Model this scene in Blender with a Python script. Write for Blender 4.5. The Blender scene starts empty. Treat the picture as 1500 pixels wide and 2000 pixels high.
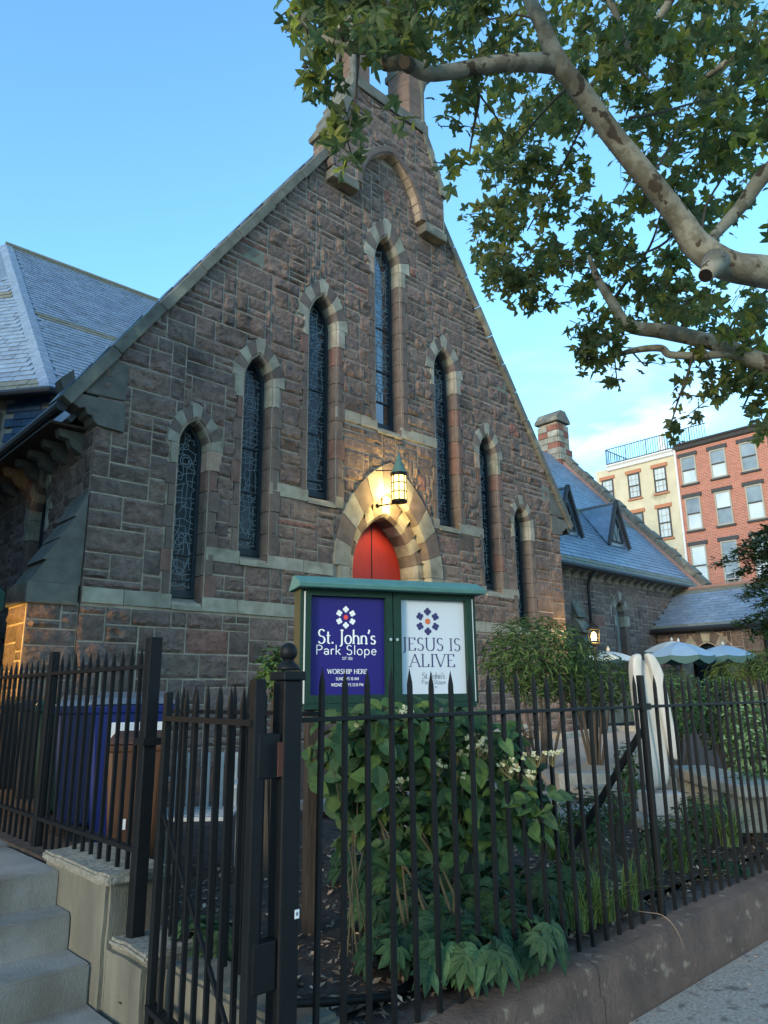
import bpy, bmesh, math, random
import numpy as np
from mathutils import Vector, Matrix, noise
from mathutils.geometry import tessellate_polygon

random.seed(7)
PI = math.pi
R = math.radians
scene = bpy.context.scene
COL = scene.collection

# ------------------------------------------------------------------ camera, sky, sun, exposure
CAM = Vector((-9.4633, -10.0, 1.6))
FW = Vector((0.66062529, 0.71033694, 0.2428902))
RT = Vector((0.73405022, -0.67901043, -0.01072889))
UP = Vector((-0.15730385, -0.18538138, 0.96999445))
FPX = 1420.04
cd = bpy.data.cameras.new('camera')
cam = bpy.data.objects.new('camera', cd)
COL.objects.link(cam)
cam.matrix_world = Matrix(((RT.x, UP.x, -FW.x, CAM.x), (RT.y, UP.y, -FW.y, CAM.y), (RT.z, UP.z, -FW.z, CAM.z), (0, 0, 0, 1)))
cd.sensor_fit = 'VERTICAL'
cd.sensor_height = 24.0
cd.sensor_width = 18.0
cd.lens = 24.0 * FPX / 2000.0
cd.clip_start = 0.05
cd.clip_end = 3000
scene.camera = cam

SUN_EL, SUN_AZ = 12.0, 257.0        # degrees: low evening sun behind the camera, compass angle from +Y clockwise
world = bpy.data.worlds.new('World')
scene.world = world
world.use_nodes = True
wn, wl = world.node_tree.nodes, world.node_tree.links
wn.clear()
wo = wn.new('ShaderNodeOutputWorld')
bg = wn.new('ShaderNodeBackground')
sky = wn.new('ShaderNodeTexSky')
sky.sky_type = 'NISHITA'
sky.sun_disc = False
sky.sun_elevation = R(SUN_EL)
sky.sun_rotation = R(SUN_AZ)
sky.air_density = 1.25
sky.dust_density = 0.35
sky.ozone_density = 2.2
bg.inputs['Strength'].default_value = 0.15
# broken evening cloud low over the horizon, all the way round
tc = wn.new('ShaderNodeTexCoord')
sep = wn.new('ShaderNodeSeparateXYZ')
wl.new(tc.outputs['Generated'], sep.inputs[0])
mp = wn.new('ShaderNodeMapping')
mp.inputs['Scale'].default_value = (2.2, 2.2, 6.5)
mp.inputs['Location'].default_value = (3.35, 1.7, 0.0)
wl.new(tc.outputs['Generated'], mp.inputs[0])
n1 = wn.new('ShaderNodeTexNoise')
n1.inputs['Scale'].default_value = 1.5
n1.inputs['Detail'].default_value = 7
n1.inputs['Roughness'].default_value = 0.55
n1.inputs['Distortion'].default_value = 0.25
wl.new(mp.outputs[0], n1.inputs['Vector'])
cr = wn.new('ShaderNodeValToRGB')
cr.color_ramp.elements[0].position = 0.40
cr.color_ramp.elements[1].position = 0.60
wl.new(n1.outputs['Fac'], cr.inputs[0])
hz = wn.new('ShaderNodeMapRange')          # cloud deck seen edge-on: only below about 25 degrees
hz.inputs['From Min'].default_value = 0.52
hz.inputs['From Max'].default_value = 0.30
hz.interpolation_type = 'SMOOTHSTEP'
wl.new(sep.outputs['Z'], hz.inputs['Value'])
mu = wn.new('ShaderNodeMath')
mu.operation = 'MULTIPLY'
wl.new(cr.outputs['Color'], mu.inputs[0])
wl.new(hz.outputs[0], mu.inputs[1])
mu2 = wn.new('ShaderNodeMath')
mu2.operation = 'MULTIPLY'
mu2.inputs[1].default_value = 0.95
wl.new(mu.outputs[0], mu2.inputs[0])
tint = wn.new('ShaderNodeMix')
tint.data_type = 'RGBA'
tint.blend_type = 'MULTIPLY'
tint.inputs[0].default_value = 1.0
tint.inputs[7].default_value = (0.69, 1.02, 1.19, 1)
wl.new(sky.outputs[0], tint.inputs[6])
n2 = wn.new('ShaderNodeTexNoise')
n2.inputs['Scale'].default_value = 3.1
n2.inputs['Detail'].default_value = 5
wl.new(mp.outputs[0], n2.inputs['Vector'])
ccol = wn.new('ShaderNodeValToRGB')
ccol.color_ramp.elements[0].position = 0.42
ccol.color_ramp.elements[0].color = (1.1, 1.8, 3.0, 1)
ccol.color_ramp.elements[1].position = 0.62
ccol.color_ramp.elements[1].color = (2.7, 3.2, 3.8, 1)
wl.new(n2.outputs['Fac'], ccol.inputs[0])
cm = wn.new('ShaderNodeMix')
cm.data_type = 'RGBA'
wl.new(mu2.outputs[0], cm.inputs[0])
wl.new(tint.outputs[2], cm.inputs[6])
wl.new(ccol.outputs['Color'], cm.inputs[7])
wl.new(cm.outputs[2], bg.inputs['Color'])
wl.new(bg.outputs[0], wo.inputs['Surface'])

sd = bpy.data.lights.new('sun', 'SUN')
sd.energy = 0.9
sd.angle = R(14)
sd.color = (1.0, 0.80, 0.60)
sun = bpy.data.objects.new('sun', sd)
COL.objects.link(sun)
sdir = Vector((math.sin(R(SUN_AZ)) * math.cos(R(SUN_EL)), math.cos(R(SUN_AZ)) * math.cos(R(SUN_EL)), math.sin(R(SUN_EL))))
sun.rotation_euler = sdir.to_track_quat('Z', 'Y').to_euler()
sun.location = (-30, -30, 30)

scene.view_settings.view_transform = 'Standard'
scene.view_settings.look = 'None'
scene.view_settings.exposure = 1.7
scene.view_settings.gamma = 1.0
scene.cycles.max_bounces = 6
scene.cycles.diffuse_bounces = 3
scene.cycles.glossy_bounces = 3
scene.cycles.transmission_bounces = 4
scene.cycles.transparent_max_bounces = 8
scene.cycles.sample_clamp_indirect = 4.0


# ------------------------------------------------------------------ places (survey helpers: sight line through a photo pixel met with a real plane)
def sight(px, py):
    return FW + RT * ((px - 750.0) / FPX) + UP * ((1000.0 - py) / FPX)
def at_y(px, py, y):
    d = sight(px, py); return CAM + d * ((y - CAM.y) / d.y)
def at_x(px, py, x):
    d = sight(px, py); return CAM + d * ((x - CAM.x) / d.x)
def at_z(px, py, z):
    d = sight(px, py); return CAM + d * ((z - CAM.z) / d.z)
def at_d(px, py, t):
    return CAM + sight(px, py) * t
def depth_of(p):
    return (Vector(p) - CAM).dot(FW)


# ------------------------------------------------------------------ materials
MATS = {}
def mat(name, col, col2=None, rough=0.85, nscale=6.0, bump=0.0, bscale=40.0, tint=False, rnd=0.0, metal=0.0, spec=0.5,
        transl=0.0, emit=None, estr=0.0, detail=4.0, stretch=None, fac=(0.35, 0.65), alpha=None, transmission=0.0, ior=1.45,
        col3=None, fac3=(0.6, 0.75), n3=1.5, coat=0.0, bdist=0.02):
    if name in MATS: return MATS[name]
    m = bpy.data.materials.new(name)
    m.use_nodes = True
    nt = m.node_tree; N, L = nt.nodes, nt.links
    b = N['Principled BSDF']
    b.inputs['Roughness'].default_value = rough
    b.inputs['Metallic'].default_value = metal
    b.inputs['Specular IOR Level'].default_value = spec
    b.inputs['IOR'].default_value = ior
    b.inputs['Coat Weight'].default_value = coat
    if transmission: b.inputs['Transmission Weight'].default_value = transmission
    geo = N.new('ShaderNodeNewGeometry')
    vec = geo.outputs['Position']
    if stretch:
        mpn = N.new('ShaderNodeMapping'); mpn.inputs['Scale'].default_value = stretch
        L.new(vec, mpn.inputs[0]); vecs = mpn.outputs[0]
    else:
        vecs = vec
    cur = None
    if col2 is not None:
        nz = N.new('ShaderNodeTexNoise'); nz.inputs['Scale'].default_value = nscale; nz.inputs['Detail'].default_value = detail
        nz.inputs['Roughness'].default_value = 0.6
        L.new(vecs, nz.inputs['Vector'])
        mr = N.new('ShaderNodeMapRange'); mr.inputs['From Min'].default_value = fac[0]; mr.inputs['From Max'].default_value = fac[1]
        L.new(nz.outputs['Fac'], mr.inputs['Value'])
        mx = N.new('ShaderNodeMix'); mx.data_type = 'RGBA'
        mx.inputs[6].default_value = (*col, 1); mx.inputs[7].default_value = (*col2, 1)
        L.new(mr.outputs[0], mx.inputs[0]); cur = mx.outputs[2]
    else:
        rgb = N.new('ShaderNodeRGB'); rgb.outputs[0].default_value = (*col, 1); cur = rgb.outputs[0]
    if col3 is not None:
        nz3 = N.new('ShaderNodeTexNoise'); nz3.inputs['Scale'].default_value = n3; nz3.inputs['Detail'].default_value = 5
        L.new(vecs, nz3.inputs['Vector'])
        mr3 = N.new('ShaderNodeMapRange'); mr3.inputs['From Min'].default_value = fac3[0]; mr3.inputs['From Max'].default_value = fac3[1]
        L.new(nz3.outputs['Fac'], mr3.inputs['Value'])
        mx3 = N.new('ShaderNodeMix'); mx3.data_type = 'RGBA'; mx3.inputs[7].default_value = (*col3, 1)
        L.new(mr3.outputs[0], mx3.inputs[0]); L.new(cur, mx3.inputs[6]); cur = mx3.outputs[2]
    if tint:
        at = N.new('ShaderNodeAttribute'); at.attribute_name = 'tint'
        mm = N.new('ShaderNodeMix'); mm.data_type = 'RGBA'; mm.blend_type = 'MULTIPLY'; mm.inputs[0].default_value = 1.0
        L.new(cur, mm.inputs[6]); L.new(at.outputs['Color'], mm.inputs[7]); cur = mm.outputs[2]
    if rnd:
        oi = N.new('ShaderNodeObjectInfo')
        mr2 = N.new('ShaderNodeMapRange'); mr2.inputs['To Min'].default_value = 1 - rnd; mr2.inputs['To Max'].default_value = 1 + rnd
        L.new(oi.outputs['Random'], mr2.inputs['Value'])
        hs = N.new('ShaderNodeHueSaturation'); L.new(mr2.outputs[0], hs.inputs['Value']); L.new(cur, hs.inputs['Color']); cur = hs.outputs[0]
    L.new(cur, b.inputs['Base Color'])
    if bump:
        bz = N.new('ShaderNodeTexNoise'); bz.inputs['Scale'].default_value = bscale; bz.inputs['Detail'].default_value = 6
        bz.inputs['Roughness'].default_value = 0.65
        L.new(vecs, bz.inputs['Vector'])
        bp = N.new('ShaderNodeBump'); bp.inputs['Strength'].default_value = bump; bp.inputs['Distance'].default_value = bdist
        L.new(bz.outputs['Fac'], bp.inputs['Height']); L.new(bp.outputs[0], b.inputs['Normal'])
    if emit:
        b.inputs['Emission Color'].default_value = (*emit, 1); b.inputs['Emission Strength'].default_value = estr
    if transl:
        tr = N.new('ShaderNodeBsdfTranslucent'); ms = N.new('ShaderNodeMixShader'); ms.inputs[0].default_value = transl
        tg = N.new('ShaderNodeMix'); tg.data_type = 'RGBA'; tg.blend_type = 'MULTIPLY'; tg.inputs[0].default_value = 1.0; tg.inputs[7].default_value = (1.6, 1.65, 1.15, 1)
        L.new(cur, tg.inputs[6]); L.new(tg.outputs[2], tr.inputs['Color']); L.new(b.outputs[0], ms.inputs[1]); L.new(tr.outputs[0], ms.inputs[2])
        L.new(ms.outputs[0], N['Material Output'].inputs['Surface'])
    MATS[name] = m
    return m

mat('brownstone', (0.262, 0.196, 0.165), (0.150, 0.112, 0.096), rough=0.95, nscale=9, bump=1.0, bscale=15, tint=True, detail=10, bdist=0.075, col3=(0.105, 0.082, 0.070), fac3=(0.52, 0.70), n3=1.1)
mat('mortar', (0.44, 0.365, 0.28), (0.25, 0.21, 0.16), rough=0.95, nscale=4, bump=0.4, bscale=60, detail=8)
mat('cream_stone', (0.37, 0.35, 0.275), (0.235, 0.218, 0.17), rough=0.9, nscale=3.5, bump=0.25, bscale=50, tint=True, detail=8, col3=(0.17, 0.165, 0.12), fac3=(0.55, 0.72), n3=2.2)
mat('smooth_brownstone', (0.172, 0.133, 0.112), (0.118, 0.091, 0.077), rough=0.92, nscale=5, bump=0.5, bscale=40, tint=True, detail=9, col3=(0.10, 0.083, 0.072), fac3=(0.55, 0.72), n3=2.5)
mat('weathered_coping', (0.175, 0.172, 0.14), (0.10, 0.10, 0.082), rough=0.92, nscale=3, bump=0.35, bscale=30, detail=8, col3=(0.29, 0.27, 0.19), fac3=(0.55, 0.7), n3=1.8)
mat('kneeler_stone', (0.155, 0.150, 0.128), (0.095, 0.092, 0.078), rough=0.9, nscale=4, bump=0.3, bscale=30, detail=8)
mat('slate', (0.225, 0.285, 0.355), (0.17, 0.22, 0.28), rough=0.36, nscale=7, bump=0.12, bscale=50, tint=True, spec=0.6)
mat('mossy_slate', (0.165, 0.175, 0.12), (0.20, 0.20, 0.17), rough=0.8, nscale=5, tint=True)
mat('dark_metal', (0.0035, 0.005, 0.0065), (0.006, 0.0075, 0.009), rough=0.55, nscale=14, bump=0.08, bscale=90, spec=0.28, col3=(0.012, 0.009, 0.008), fac3=(0.76, 0.86), n3=9)
mat('gutter_metal', (0.02, 0.022, 0.025), rough=0.5)
mat('window_frame', (0.014, 0.026, 0.036), (0.022, 0.036, 0.046), rough=0.5, nscale=10)
mat('dark_glass', (0.008, 0.014, 0.018), rough=0.08, spec=0.55)
mat('church_glass', (0.006, 0.013, 0.018), (0.016, 0.026, 0.03), rough=0.16, nscale=12, spec=0.5)
mat('lead', (0.22, 0.285, 0.31), rough=0.6)
mat('red_door', (0.33, 0.022, 0.015), (0.28, 0.018, 0.012), rough=0.55, nscale=3, bump=0.05, bscale=30, stretch=(6, 6, 1))
mat('concrete', (0.27, 0.275, 0.255), (0.17, 0.172, 0.157), rough=0.92, nscale=2.6, bump=0.3, bscale=70, detail=9, col3=(0.14, 0.132, 0.11), fac3=(0.50, 0.66), n3=2.1)
mat('stained_concrete', (0.165, 0.16, 0.125), (0.09, 0.086, 0.068), rough=0.95, nscale=3.0, bump=0.5, bscale=45, detail=9, col3=(0.11, 0.105, 0.085), fac3=(0.5, 0.68), n3=2.0, stretch=(1.6, 1.6, 0.5))
mat('rough_concrete', (0.31, 0.30, 0.25), (0.16, 0.155, 0.125), rough=0.97, nscale=38, bump=1.0, bscale=60, detail=6)
mat('sidewalk', (0.46, 0.43, 0.38), (0.26, 0.245, 0.215), rough=0.97, nscale=55, bump=1.0, bscale=45, detail=9, col3=(0.17, 0.155, 0.135), fac3=(0.56, 0.66), n3=9, bdist=0.03)
mat('brown_paint', (0.152, 0.102, 0.079), (0.085, 0.060, 0.048), rough=0.92, nscale=4, bump=0.9, bscale=28, detail=10, col3=(0.24, 0.19, 0.14), fac3=(0.60, 0.68), n3=11, bdist=0.035)
mat('soil', (0.075, 0.055, 0.042), (0.035, 0.027, 0.021), rough=1.0, nscale=14, bump=0.9, bscale=30, detail=8)
mat('gravel', (0.42, 0.38, 0.32), (0.30, 0.27, 0.225), rough=0.97, nscale=16, bump=0.6, bscale=120, detail=8)
mat('earth_far', (0.12, 0.11, 0.09), (0.08, 0.075, 0.06), rough=1, nscale=2)
mat('bark', (0.29, 0.275, 0.215), (0.175, 0.158, 0.115), rough=0.92, nscale=3.6, bump=0.8, bscale=20, detail=10, fac=(0.46, 0.54), col3=(0.07, 0.053, 0.037), fac3=(0.61, 0.64), n3=6.5)
mat('hollow', (0.008, 0.006, 0.005), rough=1.0)  # near-black that paints the shade inside the cut stub
mat('storm_glass', (0.010, 0.018, 0.024), rough=0.03, spec=1.0, ior=1.9)
mat('twig_bark', (0.075, 0.06, 0.045), rough=0.95)
mat('dark_wood', (0.075, 0.052, 0.036), (0.04, 0.029, 0.021), rough=0.85, nscale=8, bump=0.4, bscale=20, stretch=(6, 6, 0.6))
mat('tree_leaf', (0.155, 0.185, 0.088), (0.115, 0.148, 0.070), nscale=26, rough=0.5, tint=True, rnd=0.3, transl=0.5, spec=0.4)
mat('shrub_leaf', (0.068, 0.120, 0.045), (0.042, 0.080, 0.032), nscale=38, rough=0.55, bump=0.3, bscale=90, tint=True, rnd=0.25, transl=0.15, spec=0.3)
mat('hellebore_leaf', (0.040, 0.084, 0.036), (0.024, 0.056, 0.026), nscale=38, rough=0.6, bump=0.3, bscale=90, tint=True, rnd=0.3, transl=0.08, spec=0.25)
mat('grass_blade', (0.12, 0.17, 0.055), rough=0.6, tint=True, transl=0.2)
mat('dead_leaf', (0.27, 0.20, 0.14), rough=0.9, tint=True)
mat('petal', (0.52, 0.50, 0.33), rough=0.7, tint=True, transl=0.2)
mat('stem', (0.10, 0.085, 0.045), rough=0.8)
mat('board_green', (0.012, 0.040, 0.027), (0.009, 0.031, 0.021), rough=0.55, spec=0.3, nscale=20, bump=0.05, bscale=60)
mat('board_roof', (0.085, 0.22, 0.20), (0.07, 0.185, 0.17), rough=0.65, nscale=12, bump=0.06, bscale=80)
mat('white_trim', (0.62, 0.62, 0.58), rough=0.5)
mat('poster_blue', (0.020, 0.015, 0.155), rough=0.3, spec=0.2)
mat('poster_white', (0.52, 0.58, 0.64), rough=0.25, spec=0.5)
mat('ink_white', (0.78, 0.80, 0.80), rough=0.4)
mat('ink_navy', (0.03, 0.025, 0.12), rough=0.4)
mat('ink_grey', (0.12, 0.14, 0.17), rough=0.4)
mat('ink_red', (0.75, 0.06, 0.05), rough=0.4)
mat('ink_orange', (0.55, 0.13, 0.04), rough=0.4)
mat('steel', (0.5, 0.5, 0.48), rough=0.35, metal=1.0)
mat('verdigris', (0.10, 0.23, 0.20), (0.06, 0.12, 0.11), rough=0.75, nscale=14, bump=0.3, bscale=50, stretch=(4, 4, 1))
mat('lamp_glass', (0.8, 0.62, 0.3), rough=0.4, emit=(1.0, 0.72, 0.22), estr=0.95)
mat('bulb_glow', (1, 0.9, 0.7), rough=0.4, emit=(1.0, 0.62, 0.16), estr=16.0)
mat('awning', (0.012, 0.05, 0.035), (0.01, 0.04, 0.028), rough=0.8)
mat('marble', (0.60, 0.58, 0.52), (0.46, 0.44, 0.39), rough=0.55, nscale=2.2, bump=0.15, bscale=40, detail=9, col3=(0.27, 0.25, 0.21), fac3=(0.62, 0.75), n3=3, stretch=(2, 2, 0.6))
mat('bench_stone', (0.42, 0.39, 0.32), (0.27, 0.25, 0.20), rough=0.92, nscale=7, bump=0.5, bscale=50, detail=8)
mat('umbrella_cloth', (0.33, 0.47, 0.58), (0.29, 0.42, 0.53), rough=0.85, nscale=2, transl=0.15)
mat('umbrella_cream', (0.60, 0.60, 0.54), rough=0.85, transl=0.1)
mat('umbrella_valance', (0.07, 0.14, 0.13), rough=0.85)
mat('brick_red', (0.36, 0.105, 0.065), (0.26, 0.075, 0.05), rough=0.9, nscale=3)
mat('stucco_cream', (0.62, 0.55, 0.385), (0.53, 0.47, 0.33), rough=0.92, nscale=1.2, detail=8, col3=(0.30, 0.27, 0.18), fac3=(0.62, 0.75), n3=0.8)
mat('terracotta', (0.45, 0.19, 0.10), rough=0.85)
mat('charcoal_stone', (0.055, 0.055, 0.055), rough=0.8)
mat('window_bright', (0.60, 0.66, 0.66), (0.45, 0.52, 0.55), rough=0.15, nscale=0.9, spec=0.6)
mat('window_dim', (0.16, 0.20, 0.23), (0.28, 0.33, 0.36), rough=0.12, nscale=0.7, spec=0.6)
mat('curtain', (0.62, 0.60, 0.52), rough=0.9)
mat('sash', (0.36, 0.33, 0.26), rough=0.6)
mat('sash_dark', (0.06, 0.055, 0.05), rough=0.6)
mat('white_stone', (0.72, 0.72, 0.70), rough=0.8)
mat('copper_edge', (0.36, 0.20, 0.15), (0.28, 0.17, 0.13), rough=0.75, nscale=5)
mat('bin_blue', (0.006, 0.018, 0.13), rough=0.4)
mat('bin_navy', (0.006, 0.015, 0.06), rough=0.45)
mat('bin_green', (0.006, 0.032, 0.018), rough=0.45)
mat('bin_brown', (0.085, 0.036, 0.016), rough=0.5)
mat('bin_black', (0.012, 0.013, 0.014), rough=0.45)
mat('bin_grey_lid', (0.12, 0.14, 0.16), rough=0.35)
mat('label_white', (0.7, 0.72, 0.72), rough=0.5)
mat('blue_shingle', (0.05, 0.09, 0.145), (0.036, 0.066, 0.11), rough=0.8, nscale=5, tint=True)
mat('wire', (0.10, 0.095, 0.085), rough=0.5, metal=0.4)
mat('rust_red', (0.075, 0.022, 0.014), rough=0.8)
mat('flagstone', (0.24, 0.25, 0.245), (0.16, 0.165, 0.16), rough=0.9, nscale=5, bump=0.3, bscale=40, detail=8)
mat('white_paint', (0.45, 0.46, 0.45), (0.36, 0.37, 0.36), rough=0.55, nscale=6)

# brick courses far away: joints drawn by a brick texture, too small to pick apart
def brick_material():
    m = MATS['brick_red']; N, L = m.node_tree.nodes, m.node_tree.links
    b = N['Principled BSDF']
    geo = N.new('ShaderNodeNewGeometry'); sp = N.new('ShaderNodeSeparateXYZ'); cb = N.new('ShaderNodeCombineXYZ')
    L.new(geo.outputs['Position'], sp.inputs[0]); L.new(sp.outputs['Y'], cb.inputs['X']); L.new(sp.outputs['Z'], cb.inputs['Y'])
    bt = N.new('ShaderNodeTexBrick')
    bt.inputs['Scale'].default_value = 1.0
    bt.inputs['Brick Width'].default_value = 0.26; bt.inputs['Row Height'].default_value = 0.095
    bt.inputs['Mortar Size'].default_value = 0.012
    bt.inputs['Color1'].default_value = (0.50, 0.15, 0.085, 1); bt.inputs['Color2'].default_value = (0.34, 0.095, 0.06, 1)
    bt.inputs['Mortar'].default_value = (0.44, 0.33, 0.26, 1)
    L.new(cb.outputs[0], bt.inputs['Vector'])
    L.new(bt.outputs['Color'], b.inputs['Base Color'])
brick_material()


# ------------------------------------------------------------------ mesh building
ORIGIN = {}                        # Empties: where they stand
class MB:
    def __init__(s): s.v, s.f, s.t = [], [], []
    def add(s, verts, faces, tint=(1, 1, 1)):
        k = len(s.v)
        s.v += [tuple(p) for p in verts]
        s.f += [tuple(i + k for i in f) for f in faces]
        s.t += [tint] * len(verts)
        return s
    def box(s, a, b, tint=(1, 1, 1)):
        x0, y0, z0 = a; x1, y1, z1 = b
        return s.add([(x0, y0, z0), (x1, y0, z0), (x1, y1, z0), (x0, y1, z0), (x0, y0, z1), (x1, y0, z1), (x1, y1, z1), (x0, y1, z1)],
                     [(0, 3, 2, 1), (4, 5, 6, 7), (0, 1, 5, 4), (1, 2, 6, 5), (2, 3, 7, 6), (3, 0, 4, 7)], tint)
    def obox(s, c, ux, uy, uz, tint=(1, 1, 1)):       # centre and three half-axes
        c, ux, uy, uz = Vector(c), Vector(ux), Vector(uy), Vector(uz)
        P = [c + ux * i + uy * j + uz * k for k in (-1, 1) for (i, j) in ((-1, -1), (1, -1), (1, 1), (-1, 1))]
        return s.add(P, [(0, 3, 2, 1), (4, 5, 6, 7), (0, 1, 5, 4), (1, 2, 6, 5), (2, 3, 7, 6), (3, 0, 4, 7)], tint)
    def bar(s, a, b, w, h, up=(0, 0, 1), tint=(1, 1, 1)):
        a, b = Vector(a), Vector(b); d = (b - a); L = d.length; d.normalize()
        sd_ = d.cross(Vector(up))
        if sd_.length < 1e-4: sd_ = d.cross(Vector((1, 0, 0)))
        sd_.normalize(); u_ = sd_.cross(d)
        return s.obox((a + b) / 2, d * L / 2, sd_ * w / 2, u_ * h / 2, tint)
    def prism(s, poly, vec, tint=(1, 1, 1)):          # planar polygon (3D points) pushed along a vector
        n = len(poly); vec = Vector(vec)
        P = [Vector(p) for p in poly] + [Vector(p) + vec for p in poly]
        F = [tuple(range(n - 1, -1, -1)), tuple(range(n, 2 * n))] + [(i, (i + 1) % n, n + (i + 1) % n, n + i) for i in range(n)]
        return s.add(P, F, tint)
    def tube(s, pts, radii, n=8, tint=(1, 1, 1), cap=True):
        pts = [Vector(p) for p in pts]
        if not hasattr(radii, '__len__'): radii = [radii] * len(pts)
        rings, prev = [], None
        for i, p in enumerate(pts):
            d = (pts[min(i + 1, len(pts) - 1)] - pts[max(i - 1, 0)]).normalized()
            if prev is None:
                a = d.cross(Vector((0, 0, 1)))
                if a.length < 0.05: a = d.cross(Vector((1, 0, 0)))
            else:
                a = prev - d * prev.dot(d)
            a.normalize(); prev = a; b = d.cross(a)
            rings.append([p + (a * math.cos(2 * PI * k / n) + b * math.sin(2 * PI * k / n)) * radii[i] for k in range(n)])
        V = [q for r_ in rings for q in r_]
        F = [(i * n + k, i * n + (k + 1) % n, (i + 1) * n + (k + 1) % n, (i + 1) * n + k) for i in range(len(pts) - 1) for k in range(n)]
        if cap: F += [tuple(range(n - 1, -1, -1)), tuple((len(pts) - 1) * n + k for k in range(n))]
        return s.add(V, F, tint)
    def lathe(s, c, prof, n=20, tint=(1, 1, 1)):      # (radius, z) profile about a vertical axis
        c = Vector(c); V = []
        for (r_, z) in prof:
            V += [c + Vector((r_ * math.cos(2 * PI * k / n), r_ * math.sin(2 * PI * k / n), z)) for k in range(n)]
        F = [(i * n + k, i * n + (k + 1) % n, (i + 1) * n + (k + 1) % n, (i + 1) * n + k) for i in range(len(prof) - 1) for k in range(n)]
        F += [tuple(range(n - 1, -1, -1)), tuple((len(prof) - 1) * n + k for k in range(n))]
        return s.add(V, F, tint)
    def mesh(s, name, m, smooth=False):
        me = bpy.data.meshes.new(name)
        me.from_pydata(s.v, [], s.f)
        ca = me.color_attributes.new('tint', 'FLOAT_COLOR', 'POINT')
        ca.data.foreach_set('color', np.array([(a, b, c, 1.0) for a, b, c in s.t], dtype=np.float32).ravel())
        if m: me.materials.append(MATS[m] if isinstance(m, str) else m)
        if smooth: me.polygons.foreach_set('use_smooth', [True] * len(me.polygons))
        me.update()
        return me
    def build(s, name, m, parent=None, smooth=False, kind=None, bevel=0.0):
        o = link(name, s.mesh(name, m, smooth), parent)
        if kind: o['kind'] = kind
        if bevel:
            bv = o.modifiers.new('bevel', 'BEVEL'); bv.width = bevel; bv.segments = 2; bv.limit_method = 'ANGLE'; bv.angle_limit = R(40)
        return o

def link(name, me, parent=None, mw=None):
    o = bpy.data.objects.new(name, me)
    COL.objects.link(o)
    if parent is not None:
        o.parent = parent
        if parent.name in ORIGIN: o.matrix_parent_inverse = Matrix.Translation(-ORIGIN[parent.name])
    if mw is not None: o.matrix_basis = mw
    return o
def tag(o, label, cat, group=None):
    o['label'] = label; o['category'] = cat
    if group: o['group'] = group
    return o
def thing(name, loc, label, cat, group=None):
    o = bpy.data.objects.new(name, None)
    COL.objects.link(o)
    o.location = loc; o.empty_display_size = 0.2
    ORIGIN[o.name] = Vector(loc)
    return tag(o, label, cat, group)
def struct(name, mb, m, parent=None, smooth=False):
    o = mb.build(name, m, parent, smooth)
    if parent is None: o['kind'] = 'structure'
    return o
def rr(a, b): return random.uniform(a, b)
def jit(c, s):
    k = 1 + rr(-s, s)
    return tuple(max(0.0, x * k * (1 + rr(-0.015, 0.015))) for x in c)

def many(items, template, parent, name, matn, limit=300, rest_name=None):
    """items: list of (4x4 matrix, tint). The ones nearest the camera become objects sharing the template mesh, the rest one part."""
    def shown(it):
        v_ = it[0].translation - CAM; dep = v_.dot(FW)
        if dep < 0.1: return 1e9
        off = abs(v_.dot(RT)) / dep > 0.528 or abs(v_.dot(UP)) / dep > 0.704
        return dep / max(1e-6, it[0].to_scale().x) + (1e8 if off else 0)
    items = sorted(items, key=shown)
    variants = {}
    tv, tf = template
    for (M_, t) in items[:limit]:
        key = (round(t[0] * 6), round(t[1] * 6), round(t[2] * 6))
        if key not in variants:
            variants[key] = MB().add(tv, tf, t).mesh(name, matn, smooth=False)
        link(name, variants[key], parent, M_)
    rest = items[limit:]
    if rest:
        base = np.array([(*p, 1.0) for p in tv], dtype=np.float64)
        n = len(tv)
        Ms = np.array([[list(r_) for r_ in M_] for M_, _ in rest])
        V = np.einsum('nij,kj->nki', Ms, base)[:, :, :3].reshape(-1, 3)
        F = []
        for k in range(len(rest)):
            o_ = k * n
            F += [tuple(i + o_ for i in f) for f in tf]
        mb = MB(); mb.v = V.tolist(); mb.f = F
        mb.t = [t for _, t in rest for _ in range(n)]
        mb.build(rest_name or (name + '_mass'), matn, parent, kind='stuff')

# ------------------------------------------------------------------ ground
g = MB(); g.add([(-400, -400, -0.12), (600, -400, -0.12), (600, 900, -0.12), (-400, 900, -0.12)], [(0, 1, 2, 3)])
struct('ground', g, 'earth_far')
sw = MB().box((-20, -12.4, -0.11), (33, -7.76, -0.012))
sw_o = struct('sidewalk', sw, 'sidewalk')
for i in range(-12, 22):
    for j in range(3):
        x0, y0 = i * 1.5, -7.78 - 1.5 * (j + 1)
        if not (-8 < i * 1.5 < 12): continue
        MB().box((x0 + 0.006, y0 + 0.006, -0.1), (x0 + 1.494, y0 + 1.494, rr(-0.003, 0.003))).build('paving_slab', 'sidewalk', sw_o)

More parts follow.
